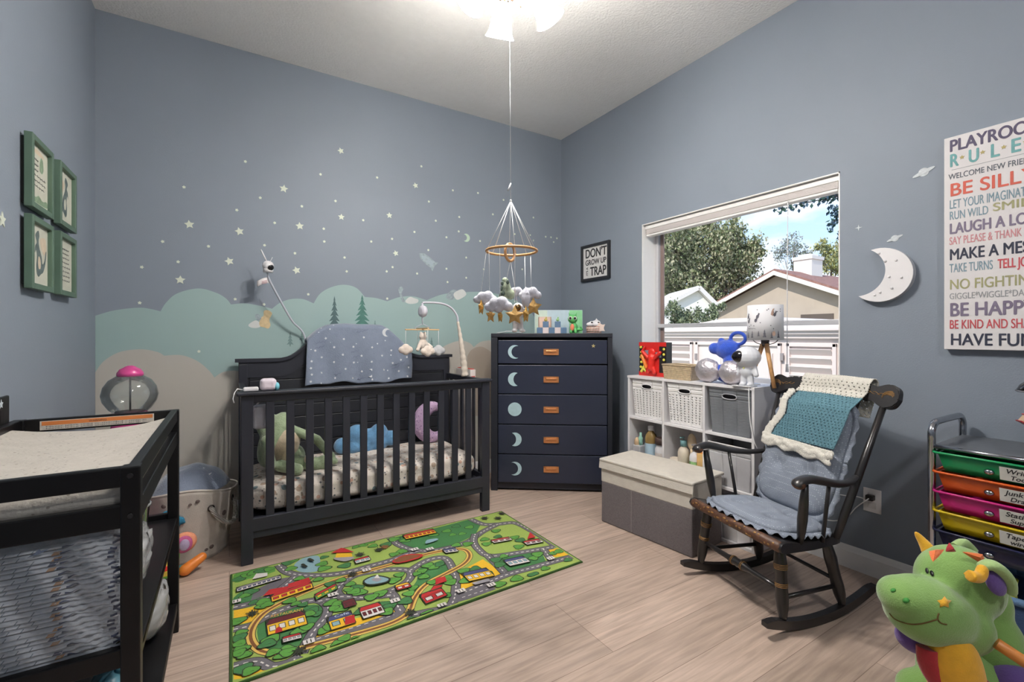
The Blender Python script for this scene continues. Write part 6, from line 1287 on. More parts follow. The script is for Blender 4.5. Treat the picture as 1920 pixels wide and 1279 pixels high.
for k in range(26):
    u = k/25; a = a1+(a2-a1)*u; r = hr(a, .8)+.012+.035*math.sin(PI*u); pts.append((r*math.cos(a), r*math.sin(a), .275-.10*math.sin(PI*u)**.7))
q = MB(m_rope); q.tube(pts, [.011*(1+.10*math.sin(k*2.4)) for k in range(26)], 10); q.build('rope_handle', hp)
for a in (a1, a2): q = MB(mat('grommet_dark', srgb(66, 58, 56), .4, .5)); q.lathe([(.012, 0), (.018, .001), (.018, .003), (.012, .004)], (hr(a, .8)*math.cos(a)*1.01, hr(a, .8)*math.sin(a)*1.01, .275), (math.cos(a), math.sin(a), 0), 18, close=False); q.build('grommet', hp)
for a, z, s_ in ((-1.35, .33, .010), (-1.5, .32, .008), (-.62, .22, .016), (-.95, .06, .012), (-1.1, .055, .009), (-2.0, .33, .012)):
    q = MB(mat('canvas_print_dark', srgb(110, 96, 92), .9, var=.3, scale=80)); r = hr(a, z/.35)*1.0+.0045; q.ell((r*math.cos(a), r*math.sin(a), z), (s_*.2, s_, s_*.9), (0, 0, a), seg=8); q.build('printed_animal', hp)
t = thing('folded_blanket', 'blue grey star blanket heaped in the canvas hamper', 'blanket', (-.185, 3.06, .25))
q = MB(m_blanket); q.grid(lambda u, v: (lambda x, y, r: Vector((x, y, .09+.125*(1-r**2.6)+.022*x/.2+.010*noise.noise(Vector((x*16, y*16, 0))))))((2*u-1)*.185*math.sqrt(max(0, 1-.5*(2*v-1)**2)), (2*v-1)*.185*math.sqrt(max(0, 1-.5*(2*u-1)**2)), min(1, math.hypot((2*u-1)*math.sqrt(max(0, 1-.5*(2*v-1)**2)), (2*v-1)*math.sqrt(max(0, 1-.5*(2*u-1)**2))))), 40, 40); q.build('blanket_heap', t, solid=.01)
q = MB(m_pw); q.prism([(x, y) for x, y in crescent(.030, .018, .025)], .003, Matrix.Translation((.075, -.075, .192)) @ Matrix.Rotation(.6, 4, 'Z') @ Matrix.Rotation(-.35, 4, 'Y') @ Matrix.Rotation(.5, 4, 'X')); q.build('moon_motif', t)
t = thing('blue_sock', 'crumpled teal blue cloth hooked on the hamper front', 'cloth', (-.245, 2.855, .26)); q = MB(mat('cloth_teal_blue', srgb(44, 118, 150), .9, var=.3, scale=30, bump=.6)); q.grid(lambda u, v: Vector((.052*math.cos(2*PI*u)*math.sin(PI*v), .018*math.sin(2*PI*u)*math.sin(PI*v), .034*math.cos(PI*v)-.02*math.cos(2*PI*u)*.8))*(1+.25*noise.noise(Vector((u*7, v*6, 0)))), 30, 20); q.build('cloth', t)
# activity toy
t = thing('activity_toy', 'colourful soft activity toy leaning against the hamper on the floor', 'soft toy', (-.235, 2.78, 0), .25)
def tc_(n, *c, var=.15): return mat('toy_'+n, srgb(*c), .7, var=var, scale=50, bump=.4)
q = MB(tc_('peach', 226, 150, 116)); q.ell((.045, .0, .155), (.055, .03, .05)); q.ell((-.03, .0, .185), (.03, .025, .045)); q.build('ear_cloth', t)
q = MB(tc_('orange', 226, 150, 60)); q.cap((.045, -.03, .03), (.115, -.02, .065), .028, .022); q.build('orange_foot', t)
q = MB(tc_('magenta', 190, 90, 140)); q.ell((.04, -.026, .155), (.036, .012, .042)); q.build('magenta_patch', t); q = MB(tc_('lilac', 176, 160, 190)); q.ell((.04, -.036, .155), (.022, .008, .028)); q.build('lilac_mirror', t)
q = MB(tc_('lime', 110, 186, 70)); q.box((-.03, -.03, .075), (.095, .03, .115), (0, .12, 0), bev=.012); q.build('lime_book', t)
q = MB(tc_('yellow', 226, 196, 70, var=.3)); q.box((-.03, -.0455, .075), (.066, .004, .085), (0, .12, 0), bev=.002); q.build('yellow_page', t)
q = MB(tc_('red', 210, 60, 50)); q.ell((-.045, -.03, .185), (.018, .01, .03)); q.ell((-.035, -.048, .07), (.012, .003, .012)); q.build('red_tongue', t)
q = MB(tc_('teal', 60, 130, 130)); q.cap((-.07, -.0, .03), (.06, -.01, .025), .024); q.build('teal_roll', t)
q = MB(tc_('pattern', 176, 170, 80, var=.6)); q.box((-.105, -.03, .07), (.06, .02, .13), (0, .3, 0), bev=.008); q.build('patterned_page', t)

# ================================================================== rolling drawer cart
m_chr = mat('chrome_tube', srgb(176, 178, 184), .18, 1, var=.03)
ca = thing('drawer_cart', 'chrome drawer cart with green, orange, pink, yellow and navy drawers at the right edge', 'drawer cart', (2.48, .49, 0))
KX0, KX1, KYa, KYb = 2.30, 2.655, .655, .325
for y in (KYa, KYb):
    q = MB(m_chr); q.tube([(KX0, y, .03)]+[tuple(v) for v in catmull([(KX0, y, .78), (KX0, y, .815), (KX0+.03, y, .842), (KX0+.08, y, .846), (KX1-.08, y, .846), (KX1-.03, y, .842), (KX1, y, .815), (KX1, y, .78)], 4)]+[(KX1, y, .03)], .0125, 12); q.build('hoop', ca, world=True)
for y in (KYa, KYb):
    for x in (KX0, KX1): q = MB(mat('caster_black', srgb(24, 24, 26), .5)); q.lathe([(.018, -.008), (.018, .008)], (x, y, .018), (0, 1, 0), 18); q.build('caster', ca, world=True)
q = MB(mat('cart_top_grey', srgb(92, 96, 102), .3, var=.1, alpha=.95)); q.span((KX0-.004, KYb, .752), (KX1, KYa, .762), bev=.003); q.build('top_shelf', ca, world=True)
q = MB(m_chr); q.rod((KX0-.002, KYa, .757), (KX0-.002, KYb, .757), .008); q.build('front_rail', ca, world=True)
DCOL = [('green', (24, 150, 92)), ('orange', (222, 96, 34)), ('pink', (206, 34, 130)), ('yellow', (214, 186, 24)), ('navy', (26, 30, 66))]
LTX = [('Writing', 'Tools'), ('Junk', 'Drawer'), ('Stationery', 'Supplies'), ('Tape', 'wire holder'), None]
for k, (cn, c) in enumerate(DCOL):
    zt = .738-.0735*k; h = .066; md = mat('drawer_'+cn, srgb(*c), .3, var=.05, scale=8, trans=.15)
    q = MB(md); y1, y0 = KYa-.022, KYb+.022
    prof_ = [(KX0-.012, zt), (KX0-.006, zt-h)]
    def wall(p0, p1, p2, p3): q.grid(lambda u, v: (Vector(p0)*(1-u)+Vector(p1)*u)*(1-v)+(Vector(p3)*(1-u)+Vector(p2)*u)*v, 6, 3)
    xi, yi = .016, .016
    wall((KX0-.012, y0, zt), (KX0-.012, y1, zt), (KX0+.004, y1-yi, zt-h), (KX0+.004, y0+yi, zt-h)); wall((KX1-.02, y0, zt), (KX1-.02, y1, zt), (KX1-.03, y1-yi, zt-h), (KX1-.03, y0+yi, zt-h))
    wall((KX0-.012, y1, zt), (KX1-.02, y1, zt), (KX1-.03, y1-yi, zt-h), (KX0+.004, y1-yi, zt-h)); wall((KX0-.012, y0, zt), (KX1-.02, y0, zt), (KX1-.03, y0+yi, zt-h), (KX0+.004, y0+yi, zt-h)); wall((KX0+.004, y0+yi, zt-h), (KX1-.03, y0+yi, zt-h), (KX1-.03, y1-yi, zt-h), (KX0+.004, y1-yi, zt-h))
    dr = q.build('drawer', ca, world=True, solid=.003); dr['label'] = cn+' translucent drawer'
    q = MB(md); q.tube([(KX1-.02, y1+.012, zt), (KX0-.014, y1+.012, zt), (KX0-.018, y1+.004, zt), (KX0-.018, y0-.004, zt), (KX0-.014, y0-.012, zt)], .0045, 6); q.build('drawer_rim', dr, world=True)
    q = MB(m_chr); q.ell((KX0-.016, .495, zt-.038), (.010, .014, .010)); q.build('knob', dr, world=True)
    q = MB(m_chr); q.rod((KX0, KYa-.006, zt-.006), (KX1, KYa-.006, zt-.006), .003); q.rod((KX0, KYb+.006, zt-.006), (KX1, KYb+.006, zt-.006), .003); q.build('runner', dr, world=True)
    if LTX[k]:
        Mx = frame_M((KX0-.0145, .468, zt-.058), (0, -1, 0), Vector((-.24, 0, 1)).normalized()); q = MB(mat('paper_label', srgb(206, 206, 200), .7, var=.02)); q.box((.055, .025, .001), (.11, .048, .001), M=Mx); lb = q.build('paper_label', dr, world=True)
        q = MB(m_bt); text(q, LTX[k][0], .024, Mx @ Matrix.Translation((.014, .028, .0018)), shear=.25, bold=.0004, depth=.0003); q.build('handwriting', lb, world=True); q = MB(m_bt); text(q, LTX[k][1], .022, Mx @ Matrix.Translation((.024, .006, .0018)), shear=.25, bold=.0004, depth=.0003); q.build('handwriting', lb, world=True)
# objects on the cart, mostly outside the frame
t = thing('desk_lamp', 'black domed desk lamp shade cut off by the right edge of the photo', 'lamp', (2.50, .40, .763))
q = MB(mat('lamp_black', srgb(18, 18, 20), .12, var=0, coat=.6)); c = Vector((2.42, .385, .985)); q.lathe([(.012, .055), (.035, .045), (.06, .020), (.070, 0)], c, (0, 0, 1), 36, close=False); q.build('shade', t, world=True, solid=.003)
q = MB(mat('lamp_rim_grey', srgb(150, 150, 156), .2, .6)); q.tube([(c.x+.070*math.cos(a), c.y+.070*math.sin(a), c.z) for a in [2*PI*k/40 for k in range(41)]], .003, 6); q.build('rim', t, world=True)
q = MB(MC['lamp_black']); q.tube([tuple(v) for v in catmull([c+Vector((0, 0, .05)), c+Vector((.03, -.03, .11)), (2.52, .345, 1.02), (2.53, .345, .775)], 6)], .008, 8); q.lathe([(.055, 0), (.05, .012), (.01, .018)], (2.53, .345, .763), (0, 0, 1)); q.build('stem', t, world=True)
t = thing('red_book', 'thick red covered book tilted on the drawer cart at the photo edge', 'book', (2.36, .40, .763)); Mx = Matrix.Translation((.02, -.02, .098)) @ Euler((.55, .1, .3)).to_matrix().to_4x4()
q = MB(mat('pages_tan', srgb(206, 180, 150), .8)); q.box((0, 0, 0), (.10, .12, .024), M=Mx); q.build('pages', t); q = MB(mat('cover_red', srgb(150, 24, 38), .5)); q.box((0, 0, .014), (.106, .128, .004), M=Mx); q.box((0, 0, -.014), (.106, .128, .004), M=Mx); q.build('cover', t)
t = thing('flower_holder', 'white blossom ornament propping the red book on the drawer cart', 'ornament', (2.36, .385, .763))
q = MB(m_w)
for k in range(6): q.ell((.0+.02*math.cos(k), -.005+.022*math.sin(k), .048+.006*(k % 2)), (.014, .014, .010), seg=10)
q.build('blossom', t); MB(m_w).rod((0, 0, 0), (0, 0, .046), .008).build('stand', t)
# blue fabric tub on the floor below the drawers
t = thing('blue_fabric_tub', 'denim blue fabric tub under the drawer cart', 'basket', (2.47, .49, 0)); m_dn = mat('denim_blue', srgb(52, 74, 110), .9, var=.15, scale=40, bump=.5)
q = MB(m_dn); q.grid(lambda u, v: Vector((.15*math.copysign(abs(math.cos(2*PI*u))**.5, math.cos(2*PI*u))*(.9+.1*v), .13*math.copysign(abs(math.sin(2*PI*u))**.5, math.sin(2*PI*u))*(.9+.1*v), .02+.24*v)), 60, 8); q.span((-.13, -.11, .02), (.13, .11, .03)); q.build('tub', t, solid=.006)
q = MB(mat('denim_light', srgb(86, 116, 150), .9, var=.1, bump=.4)); q.tube([(.15*math.copysign(abs(math.cos(2*PI*k/48))**.5, math.cos(2*PI*k/48)), .13*math.copysign(abs(math.sin(2*PI*k/48))**.5, math.sin(2*PI*k/48)), .258) for k in range(49)], .014, 8); q.build('rolled_edge', t)
q = MB(mat('toy_yellow_green', srgb(196, 200, 50), .6)); q.prism([(x, y) for x, y in crescent(.05, .03, .045)], .02, Matrix.Translation((-.10, -.03, .27)) @ Matrix.Rotation(PI/2, 4, 'X') @ Matrix.Rotation(.3, 4, 'Z'), bev=.004); solo(q, 'banana_toy', 'yellow green crescent toy sticking up from the blue tub', 'toy') ; bpy.data.objects['banana_toy'].location = (2.47, .49, 0)
# ================================================================== green ride-on dragon toy
m_dg = mat('dragon_green', srgb(122, 160, 84), .9, var=.06, scale=12, bump=.35, bscale=300, sheen=.5); m_dye = mat('dragon_yellow', srgb(226, 168, 40), .9, var=.08, scale=40, bump=.3, bscale=300, sheen=.3)
m_dor = mat('dragon_orange', srgb(226, 112, 46), .9, var=.08, bump=.3, sheen=.3); m_drd = mat('dragon_red', srgb(160, 26, 34), .8, var=.15, bump=.3, sheen=.3); m_dpu = mat('dragon_purple', srgb(98, 72, 140), .9, var=.08, bump=.3, sheen=.3)
m_dlg = mat('dragon_light_green', srgb(158, 186, 122), .9, var=.06, bump=.3, sheen=.3)
dg = thing('ride_on_dragon', 'green plush ride on dragon with yellow horns in the bottom right corner', 'ride-on toy', (1.66, .42, 0))
def DP(px, py, t): r = FWD+(px-960)/860*RGT+(630-py)/860*UPV; return EYE+r*t
# local frame of the head: 's' toward the left of the photo (snout), 'u' up, 'w' toward the camera
su = -RGT; sw = -FWD
def dpt(px, py, d=0): return DP(px, py, 1.16+d)
k_ = 1.16/860
q = MB(m_dg)
def ee(px, py, d, rx, ry, rz, rot=0):
    c = dpt(px, py, d); T = Matrix.Translation(c) @ Matrix(((RGT.x, UPV.x, FWD.x, 0), (RGT.y, UPV.y, FWD.y, 0), (RGT.z, UPV.z, FWD.z, 0), (0, 0, 0, 1))) @ Matrix.Rotation(rot, 4, 'Z') @ Matrix.Diagonal((rx*k_, ry*k_, rz*k_, 1))
    r = bmesh.ops.create_uvsphere(q.bm, u_segments=28, v_segments=18, radius=1); q._done(r['verts'], T, True)
ee(1797, 1093, .04, 70, 70, 64); ee(1742, 1142, -.0, 82, 56, 60, -.38); ee(1701, 1122, .0, 46, 38, 48, -.15); ee(1800, 1170, -.0, 46, 50, 52); ee(1725, 1150, -.0, 60, 50, 56, -.45); ee(1785, 1192, 0, 40, 34, 44, -.3)
ee(1845, 1130, .08, 38, 60, 46); ee(1855, 1220, .06, 52, 90, 60); ee(1875, 1300, .08, 74, 90, 84)
head = q.build('head_and_body', dg, world=True, remesh=.006, smooth_it=8)
q = MB(m_dye); ee(1790, 1265, -.035, 44, 92, 40, .12); q.build('yellow_chest', dg, world=True, remesh=.006, smooth_it=4)
q = MB(m_drd); a = [dpt(1738, 1215, -.03), dpt(1742, 1250, -.035), dpt(1765, 1285, -.045), dpt(1800, 1310, -.06)]; q.tube([tuple(v) for v in catmull(a, 6)], .022, 10, flat=.6); q.build('red_strap', dg, world=True); q = MB(m_drd); q.tube([tuple(v) for v in catmull([dpt(1806, 1285, -.07), dpt(1828, 1276, -.065), dpt(1850, 1290, -.06)], 5)], .016, 10); q.build('red_rein', dg, world=True)
q = MB(m_dpu); ee(1712, 1198, .03, 32, 24, 26, -.5); q.build('purple_beard', dg, world=True, remesh=.006, smooth_it=3); q = MB(m_dpu); ee(1905, 1290, -.02, 42, 40, 40); q.build('purple_foot', dg, world=True)
def horn(pts, rs, nm): q = MB(m_dye); q.tube([tuple(v) for v in catmull([dpt(*p) for p in pts], 5)], [rs[0]+(rs[1]-rs[0])*k/(5*(len(pts)-1)) for k in range(5*(len(pts)-1)+1)], 12); q.ell(dpt(*pts[-1]), (rs[1],)*3, seg=10); q.build(nm, dg, world=True, remesh=.004, smooth_it=3)
horn([(1744, 1036, .09), (1732, 1018, .10), (1718, 1000, .11)], (.020, .006), 'horn')
horn([(1818, 1080, -.075), (1836, 1082, -.07), (1842, 1068, -.065)], (.014, .012), 'horn')
def spike(p0, p1, p2, mt, nm, th=.010):
    a, b_, c = dpt(*p0), dpt(*p1), dpt(*p2); q = MB(mt); n_ = (b_-a).cross(c-a).normalized(); m_ = (a+b_+c)/3
    vs = [q.bm.verts.new(p) for p in (a, b_, c)]; t1 = q.bm.verts.new(m_+n_*th); t2 = q.bm.verts.new(m_-n_*th)
    for i in range(3): q.bm.faces.new((vs[i], vs[(i+1) % 3], t1)); q.bm.faces.new((vs[(i+1) % 3], vs[i], t2))
    bmesh.ops.subdivide_edges(q.bm, edges=q.bm.edges[:], cuts=2, use_grid_fill=True); q.build(nm, dg, world=True, smooth_it=2)
spike((1738, 1032, .0), (1776, 1028, -.0), (1748, 1058, -.055), m_dor, 'crest_spike', .012); spike((1770, 1036, -.01), (1796, 1036, -.01), (1779, 1014, .0), m_drd, 'crest_spike', .012); spike((1796, 1032, -.01), (1850, 1064, -.02), (1846, 1038, -.01), m_dor, 'crest_spike', .012); spike((1842, 1052, -.0), (1874, 1090, .0), (1874, 1060, .0), m_drd, 'crest_spike', .010)
q = MB(m_dlg); q.tube([tuple(v) for v in catmull([dpt(1836, 1064, -.055), dpt(1862, 1060, -.06), dpt(1888, 1086, -.06), dpt(1896, 1116, -.06)], 6)], [.012+.010*math.sin(PI*k/18) for k in range(19)], 12, flat=.6); q.build('ear', dg, world=True, remesh=.004, smooth_it=3)
q = MB(m_dpu); ee(1867, 1094, -.06, 15, 25, 8, .55); q.build('ear_lining', dg, world=True)
q = MB(m_dlg); q.tube([tuple(v) for v in catmull([dpt(1790, 1026, .12), dpt(1808, 1018, .13), dpt(1825, 1034, .13)], 5)], .012, 8); q.build('far_ear', dg, world=True)
bpy.context.view_layer.update()
def onhead(px, py, poly, mt, nm, lift=.001, thick=.0015):
    """small felt or stitched detail lying on the plush surface"""
    dep = bpy.context.evaluated_depsgraph_get(); he = head.evaluated_get(dep); inv = head.matrix_world.inverted(); q = MB(mt); vs = []
    for x, y in poly:
        r = FWD+(px+x-960)/860*RGT+(630-(py+y))/860*UPV; o = inv @ EYE; d = (inv.to_3x3() @ r).normalized(); ok, loc, nor, _ = he.ray_cast(o, d)
        if not ok: continue
        p = head.matrix_world @ loc; n_ = (head.matrix_world.to_3x3() @ nor).normalized(); vs.append(p+n_*lift)
    if len(vs) > 2:
        c = sum(vs, Vector())/len(vs); bv = [q.bm.verts.new(v) for v in vs]; cv = q.bm.verts.new(c+(sw*.0015 if lift < .002 else sw*.003))
        for i in range(len(bv)): f = q.bm.faces.new((bv[i], bv[(i+1) % len(bv)], cv)); f.smooth = True
        return q.build(nm, dg, world=True, solid=thick)
    q.bm.free()
def stitch(pts, mt, nm, r=.0016):
    dep = bpy.context.evaluated_depsgraph_get(); he = head.evaluated_get(dep); inv = head.matrix_world.inverted(); out = []
    for v in catmull([(x, y, 0) for x, y in pts], 6):
        ry = FWD+(v.x-960)/860*RGT+(630-v.y)/860*UPV; ok, loc, nor, _ = he.ray_cast(inv @ EYE, (inv.to_3x3() @ ry).normalized())
        if ok: out.append((head.matrix_world @ loc)+(head.matrix_world.to_3x3() @ nor).normalized()*.0006)
    if len(out) > 2: MB(mt).tube(out, r, 6).build(nm, dg, world=True)
el = lambda a, b_, rot=0: [(a*math.cos(t)*math.cos(rot)-b_*math.sin(t)*math.sin(rot), a*math.cos(t)*math.sin(rot)+b_*math.sin(t)*math.cos(rot)) for t in [2*PI*k/20 for k in range(20)]]
m_nos = mat('dragon_nostril_green', srgb(62, 140, 58), .8); m_eb = mat('dragon_eye_black', (.01, .01, .01), .3, var=0); m_st = mat('dragon_stitch_brown', srgb(96, 76, 30), .8)
onhead(1675, 1107, el(5, 3.4, -.2), m_nos, 'nostril', .0008); onhead(1699, 1126, el(6.4, 5, 0), m_nos, 'nostril', .0008)
onhead(1739, 1071, el(2.6, 5.6, -.1), m_eb, 'eye', .0018); onhead(1748, 1076, el(3.4, 5.8, -.2), m_eb, 'eye', .0018)
sp = [( (14 if k % 2 == 0 else 8)*math.cos(PI*k/5-.3), (11.5 if k % 2 == 0 else 6.5)*math.sin(PI*k/5-.3)) for k in range(10)]
onhead(1770, 1130, sp, m_dye, 'cheek_star', .0012)
stitch([(1668, 1150), (1680, 1162), (1705, 1170), (1730, 1169), (1758, 1161)], m_st, 'smile_stitch'); stitch([(1760, 1150), (1758, 1160), (1764, 1168), (1775, 1171)], m_st, 'smile_stitch')
# rocker base, wooden handle
q = MB(mat('handle_wood', srgb(186, 116, 52), .45, var=.12, scale=14)); q.tube([dpt(1868, 1206, -.08), dpt(1935, 1250, -.12), dpt(1990, 1285, -.15)], [.013]*3, 12); q.build('wooden_handle', dg, world=True)
q = MB(m_dg)
for (x, y) in ((1.56, .47), (1.60, .29), (1.80, .50), (1.84, .32)): q.cap((x, y, .07), (x+.02, y, .22), .05, .06)
q.cap((1.64, .40, .26), (1.84, .42, .26), .10, .10); q.build('legs_and_seat', dg, world=True, remesh=.008, smooth_it=5)
q = MB(m_wood2)
for y in (.27, .53): q.tube([tuple(v) for v in catmull([(1.42, y, .06), (1.5, y, .028), (1.68, y, .014), (1.86, y, .028), (1.96, y, .06)], 6)], .014, 8)
q.tube([(1.54, .27, .03), (1.54, .53, .03)], .012, 8); q.tube([(1.84, .27, .03), (1.84, .53, .03)], .012, 8); q.build('rocker_base', dg, world=True)

# ================================================================== outside the window
OZ = -.2
m_gr = mat('yard_grass', srgb(140, 138, 108), .95, var=.3, scale=3); g = MB(m_gr); g.span((X1+.3, -25, OZ-.1), (60, 60, OZ)); o = struct(g, 'ground')
def R_(px, py, t): r = FWD+(px-960)/860*RGT+(630-py)/860*UPV; return EYE+r*t
# neighbour's house: tan gable with brown shingle roof
K = 1.45
A = R_(1457.5, 508.5, 15*K); B = R_(1574, 523, 17.03*K); rid = (B-A); rid.z = 0; rid.normalize(); G = Vector((rid.y, -rid.x, 0)); G = G if G.dot(RGT) > 0 else -G; slope = .43
hs = thing('neighbour_house', 'tan gabled house with red brown shingle roof seen through the window', 'house', (A.x, A.y, OZ))
m_tan = mat('siding_tan', srgb(184, 168, 152), .8, var=.05, scale=2); wavebump(m_tan, 1.2, 'X', .3, .02); m_shg = mat('shingle_brown', srgb(140, 102, 92), .9, var=.25, scale=8); m_fas = mat('fascia_white', srgb(226, 220, 208), .6, var=.02); m_brn = mat('trim_brown', srgb(110, 84, 72), .8)
Wl, Wr = 4.2, 4.6
def gp(s_, z=None, back=0): return A+G*s_+rid*back+Vector((0, 0, (-slope*abs(s_) if z is None else z-A.z)))
q = MB(m_tan); ins = .25
face = [gp(-Wl, OZ, ins), gp(Wr, OZ, ins), gp(Wr, None, ins)-Vector((0, 0, .1)), gp(0, None, ins)-Vector((0, 0, .1)), gp(-Wl, None, ins)-Vector((0, 0, .1))]
f1 = [q.bm.verts.new(p) for p in face]; f2 = [q.bm.verts.new(p+rid*11) for p in face]; q.bm.faces.new(f1); q.bm.faces.new(list(reversed(f2)))
for i in range(5): q.bm.faces.new((f1[i], f1[(i+1) % 5], f2[(i+1) % 5], f2[i]))
q.build('walls', hs, world=True)
for s_ in (-1, 1):
    q = MB(m_shg); e_ = (Wl if s_ < 0 else Wr)+.5; p = [gp(0, None, -.25)+Vector((0, 0, .10)), gp(s_*e_, None, -.25)+Vector((0, 0, .10))]; v = [q.bm.verts.new(x) for x in (p[0], p[1], p[1]+rid*12, p[0]+rid*12)]; w_ = [q.bm.verts.new(x.co-Vector((0, 0, .12))) for x in v]
    q.bm.faces.new(v); q.bm.faces.new(list(reversed(w_)))
    for i in range(4): q.bm.faces.new((v[i], w_[i], w_[(i+1) % 4], v[(i+1) % 4]))
    q.build('roof_slope', hs, world=True)
    q = MB(m_fas); a, b_ = gp(0, None, -.27), gp(s_*e_, None, -.27); v = [q.bm.verts.new(x) for x in (a, b_, b_-Vector((0, 0, .20)), a-Vector((0, 0, .20)))]; w_ = [q.bm.verts.new(x.co-rid*.05) for x in v]; q.bm.faces.new(v); q.bm.faces.new(list(reversed(w_)))
    for i in range(4): q.bm.faces.new((v[i], w_[i], w_[(i+1) % 4], v[(i+1) % 4]))
    q.build('fascia', hs, world=True)
q = MB(mat('vent_dark', srgb(96, 84, 76), .8)); a = gp(.95, None, ins-.03); a.z = R_(1478, 588, 20).z; b_ = gp(2.3, None, ins-.03); b_.z = a.z; v = [q.bm.verts.new(x) for x in (a, b_, b_-Vector((0, 0, .55)), a-Vector((0, 0, .55)))]; q.bm.faces.new(v); q.build('window', hs, world=True, solid=.04)
cp = R_(1515, 505, 15.8*K); ch = thing('chimney', 'white painted chimney with cap on the neighbour roof', 'chimney', (cp.x, cp.y, R_(1515, 524, 15.8*K).z-.25)); ang = math.atan2(rid.y, rid.x)
m_chm = mat('chimney_white', srgb(234, 226, 218), .8, var=.03); zc1 = R_(1515, 485, 15.8*K).z-ch.location.z
Mr = Matrix.Rotation(ang, 4, 'Z'); q = MB(m_chm); q.box((0, 0, zc1*.5-.1), (1.0, .85, zc1-.0), M=Mr); q.build('stack', ch); q = MB(m_chm); q.box((0, 0, zc1-.02), (1.12, .95, .16), M=Mr); q.box((0, 0, zc1+.12), (.7, .6, .12), M=Mr); q.build('chimney_cap', ch)
# small pale house at the left
c = R_(1285, 600, 17.5); sh_ = thing('white_cottage', 'small pale house with white gable behind the left tree', 'house', (c.x, c.y, OZ))
m_wh2 = mat('cottage_white', srgb(236, 232, 226), .8, var=.02); pk = R_(1308, 541, 17.5); el_ = R_(1345, 578, 17.5); er_ = R_(1215, 590, 17.5)
q = MB(m_wh2); face = [Vector((er_.x, er_.y, OZ)), Vector((el_.x, el_.y, OZ)), el_-Vector((0, 0, .1)), pk-Vector((0, 0, .1)), Vector((er_.x, er_.y, er_.z))]; dpn = FWD*3+RGT*0; f1 = [q.bm.verts.new(p) for p in face]; f2 = [q.bm.verts.new(p+dpn) for p in face]; q.bm.faces.new(f1); q.bm.faces.new(list(reversed(f2)))
for i in range(5): q.bm.faces.new((f1[i], f1[(i+1) % 5], f2[(i+1) % 5], f2[i]))
q.build('walls', sh_, world=True)
for a, b_ in ((pk, el_+(el_-pk)*.15), (pk, er_+(er_-pk)*.1)):
    q = MB(mat('cottage_roof', srgb(226, 218, 212), .8, var=.05)); v = [q.bm.verts.new(x-FWD*.2+Vector((0, 0, .02))) for x in (a, b_)]+[q.bm.verts.new(x+FWD*3+Vector((0, 0, .02))) for x in (b_, a)]; q.bm.faces.new(v); q.build('roof_slope', sh_, world=True, solid=.15)
# white vinyl shed
shd_x = 6.4
sd_ = thing('garden_shed', 'white plastic garden shed with louvred panels and double doors outside the window', 'shed', (shd_x, 4.2, OZ))
m_vs = mat('shed_white', srgb(226, 212, 206), .5, var=.01)
def SP(px, py): return survey(px, py, 0, shd_x)
yL, yR = SP(1246, 640).y, SP(1640, 640).y; zE = SP(1400, 627).z; zG = OZ; yM = SP(1385, 600).y
q = MB(m_vs); q.span((shd_x, yR, zG), (shd_x+2.2, yL, zE)); q.build('walls', sd_, world=True)
q = MB(m_vs); zr = SP(1385, 597).z; pr = [(yR-.12, zE), (yL+.12, zE), (yL+.05, zE+.07), ((yL+yR)/2+.35, zr), ((yL+yR)/2-.35, zr), (yR-.05, zE+.07)]; q.prism([(y, z) for y, z in pr], 2.4, frame_M((shd_x-.1, 0, 0), (0, 1, 0), (0, 0, 1), (1, 0, 0))); q.build('roof', sd_, world=True)
q = MB(m_vs); q.span((shd_x-.06, yR-.06, zE-.06), (shd_x, yL+.06, zE+.02), bev=.01); q.span((shd_x-.14, yR-.14, zE+.04), (shd_x-.09, yL+.14, zE+.09), bev=.01); q.build('eave_trim', sd_, world=True)
def panel(pxa, pxb, name, louv):
    ya, yb_ = SP(pxa, 640).y, SP(pxb, 640).y; z0, z1 = OZ+.1, zE-.12; q = MB(m_vs); w_ = .045
    for (y0, y1, a0, a1) in ((ya-w_, ya, z0, z1), (yb_, yb_+w_, z0, z1), (yb_, ya, z1-w_, z1), (yb_, ya, z0, z0+w_)): q.span((shd_x-.035, min(y0, y1), a0), (shd_x, max(y0, y1), a1), bev=.006)
    if louv:
        n_ = int((z1-z0-.1)/.115)
        for k in range(n_): z = z1-.07-.115*k; q.box((shd_x-.022, (ya+yb_)/2, z-.045), (.010, ya-yb_-.1, .100), (0, -.62, 0))
    else: q.span((shd_x-.02, yb_+.12, z0+.2), (shd_x-.008, ya-.12, z1-.14), bev=.006); q.span((shd_x-.03, yb_+.16, z0+.25), (shd_x-.014, ya-.16, z1-.2), bev=.006)
    q.build(name, sd_, world=True)
panel(1248, 1300, 'louvred_panel', True); panel(1306, 1372, 'door', False); panel(1376, 1466, 'door', False); panel(1476, 1570, 'louvred_panel', True); panel(1574, 1636, 'louvred_panel', True)
q = MB(mat('shed_hinge', srgb(150, 140, 138), .5)); p = SP(1308, 665); q.span((shd_x-.05, p.y-.02, p.z-.08), (shd_x-.03, p.y+.02, p.z+.02)); p = SP(1469, 665); q.span((shd_x-.05, p.y-.02, p.z-.08), (shd_x-.03, p.y+.02, p.z+.02)); q.build('door_hardware', sd_, world=True)
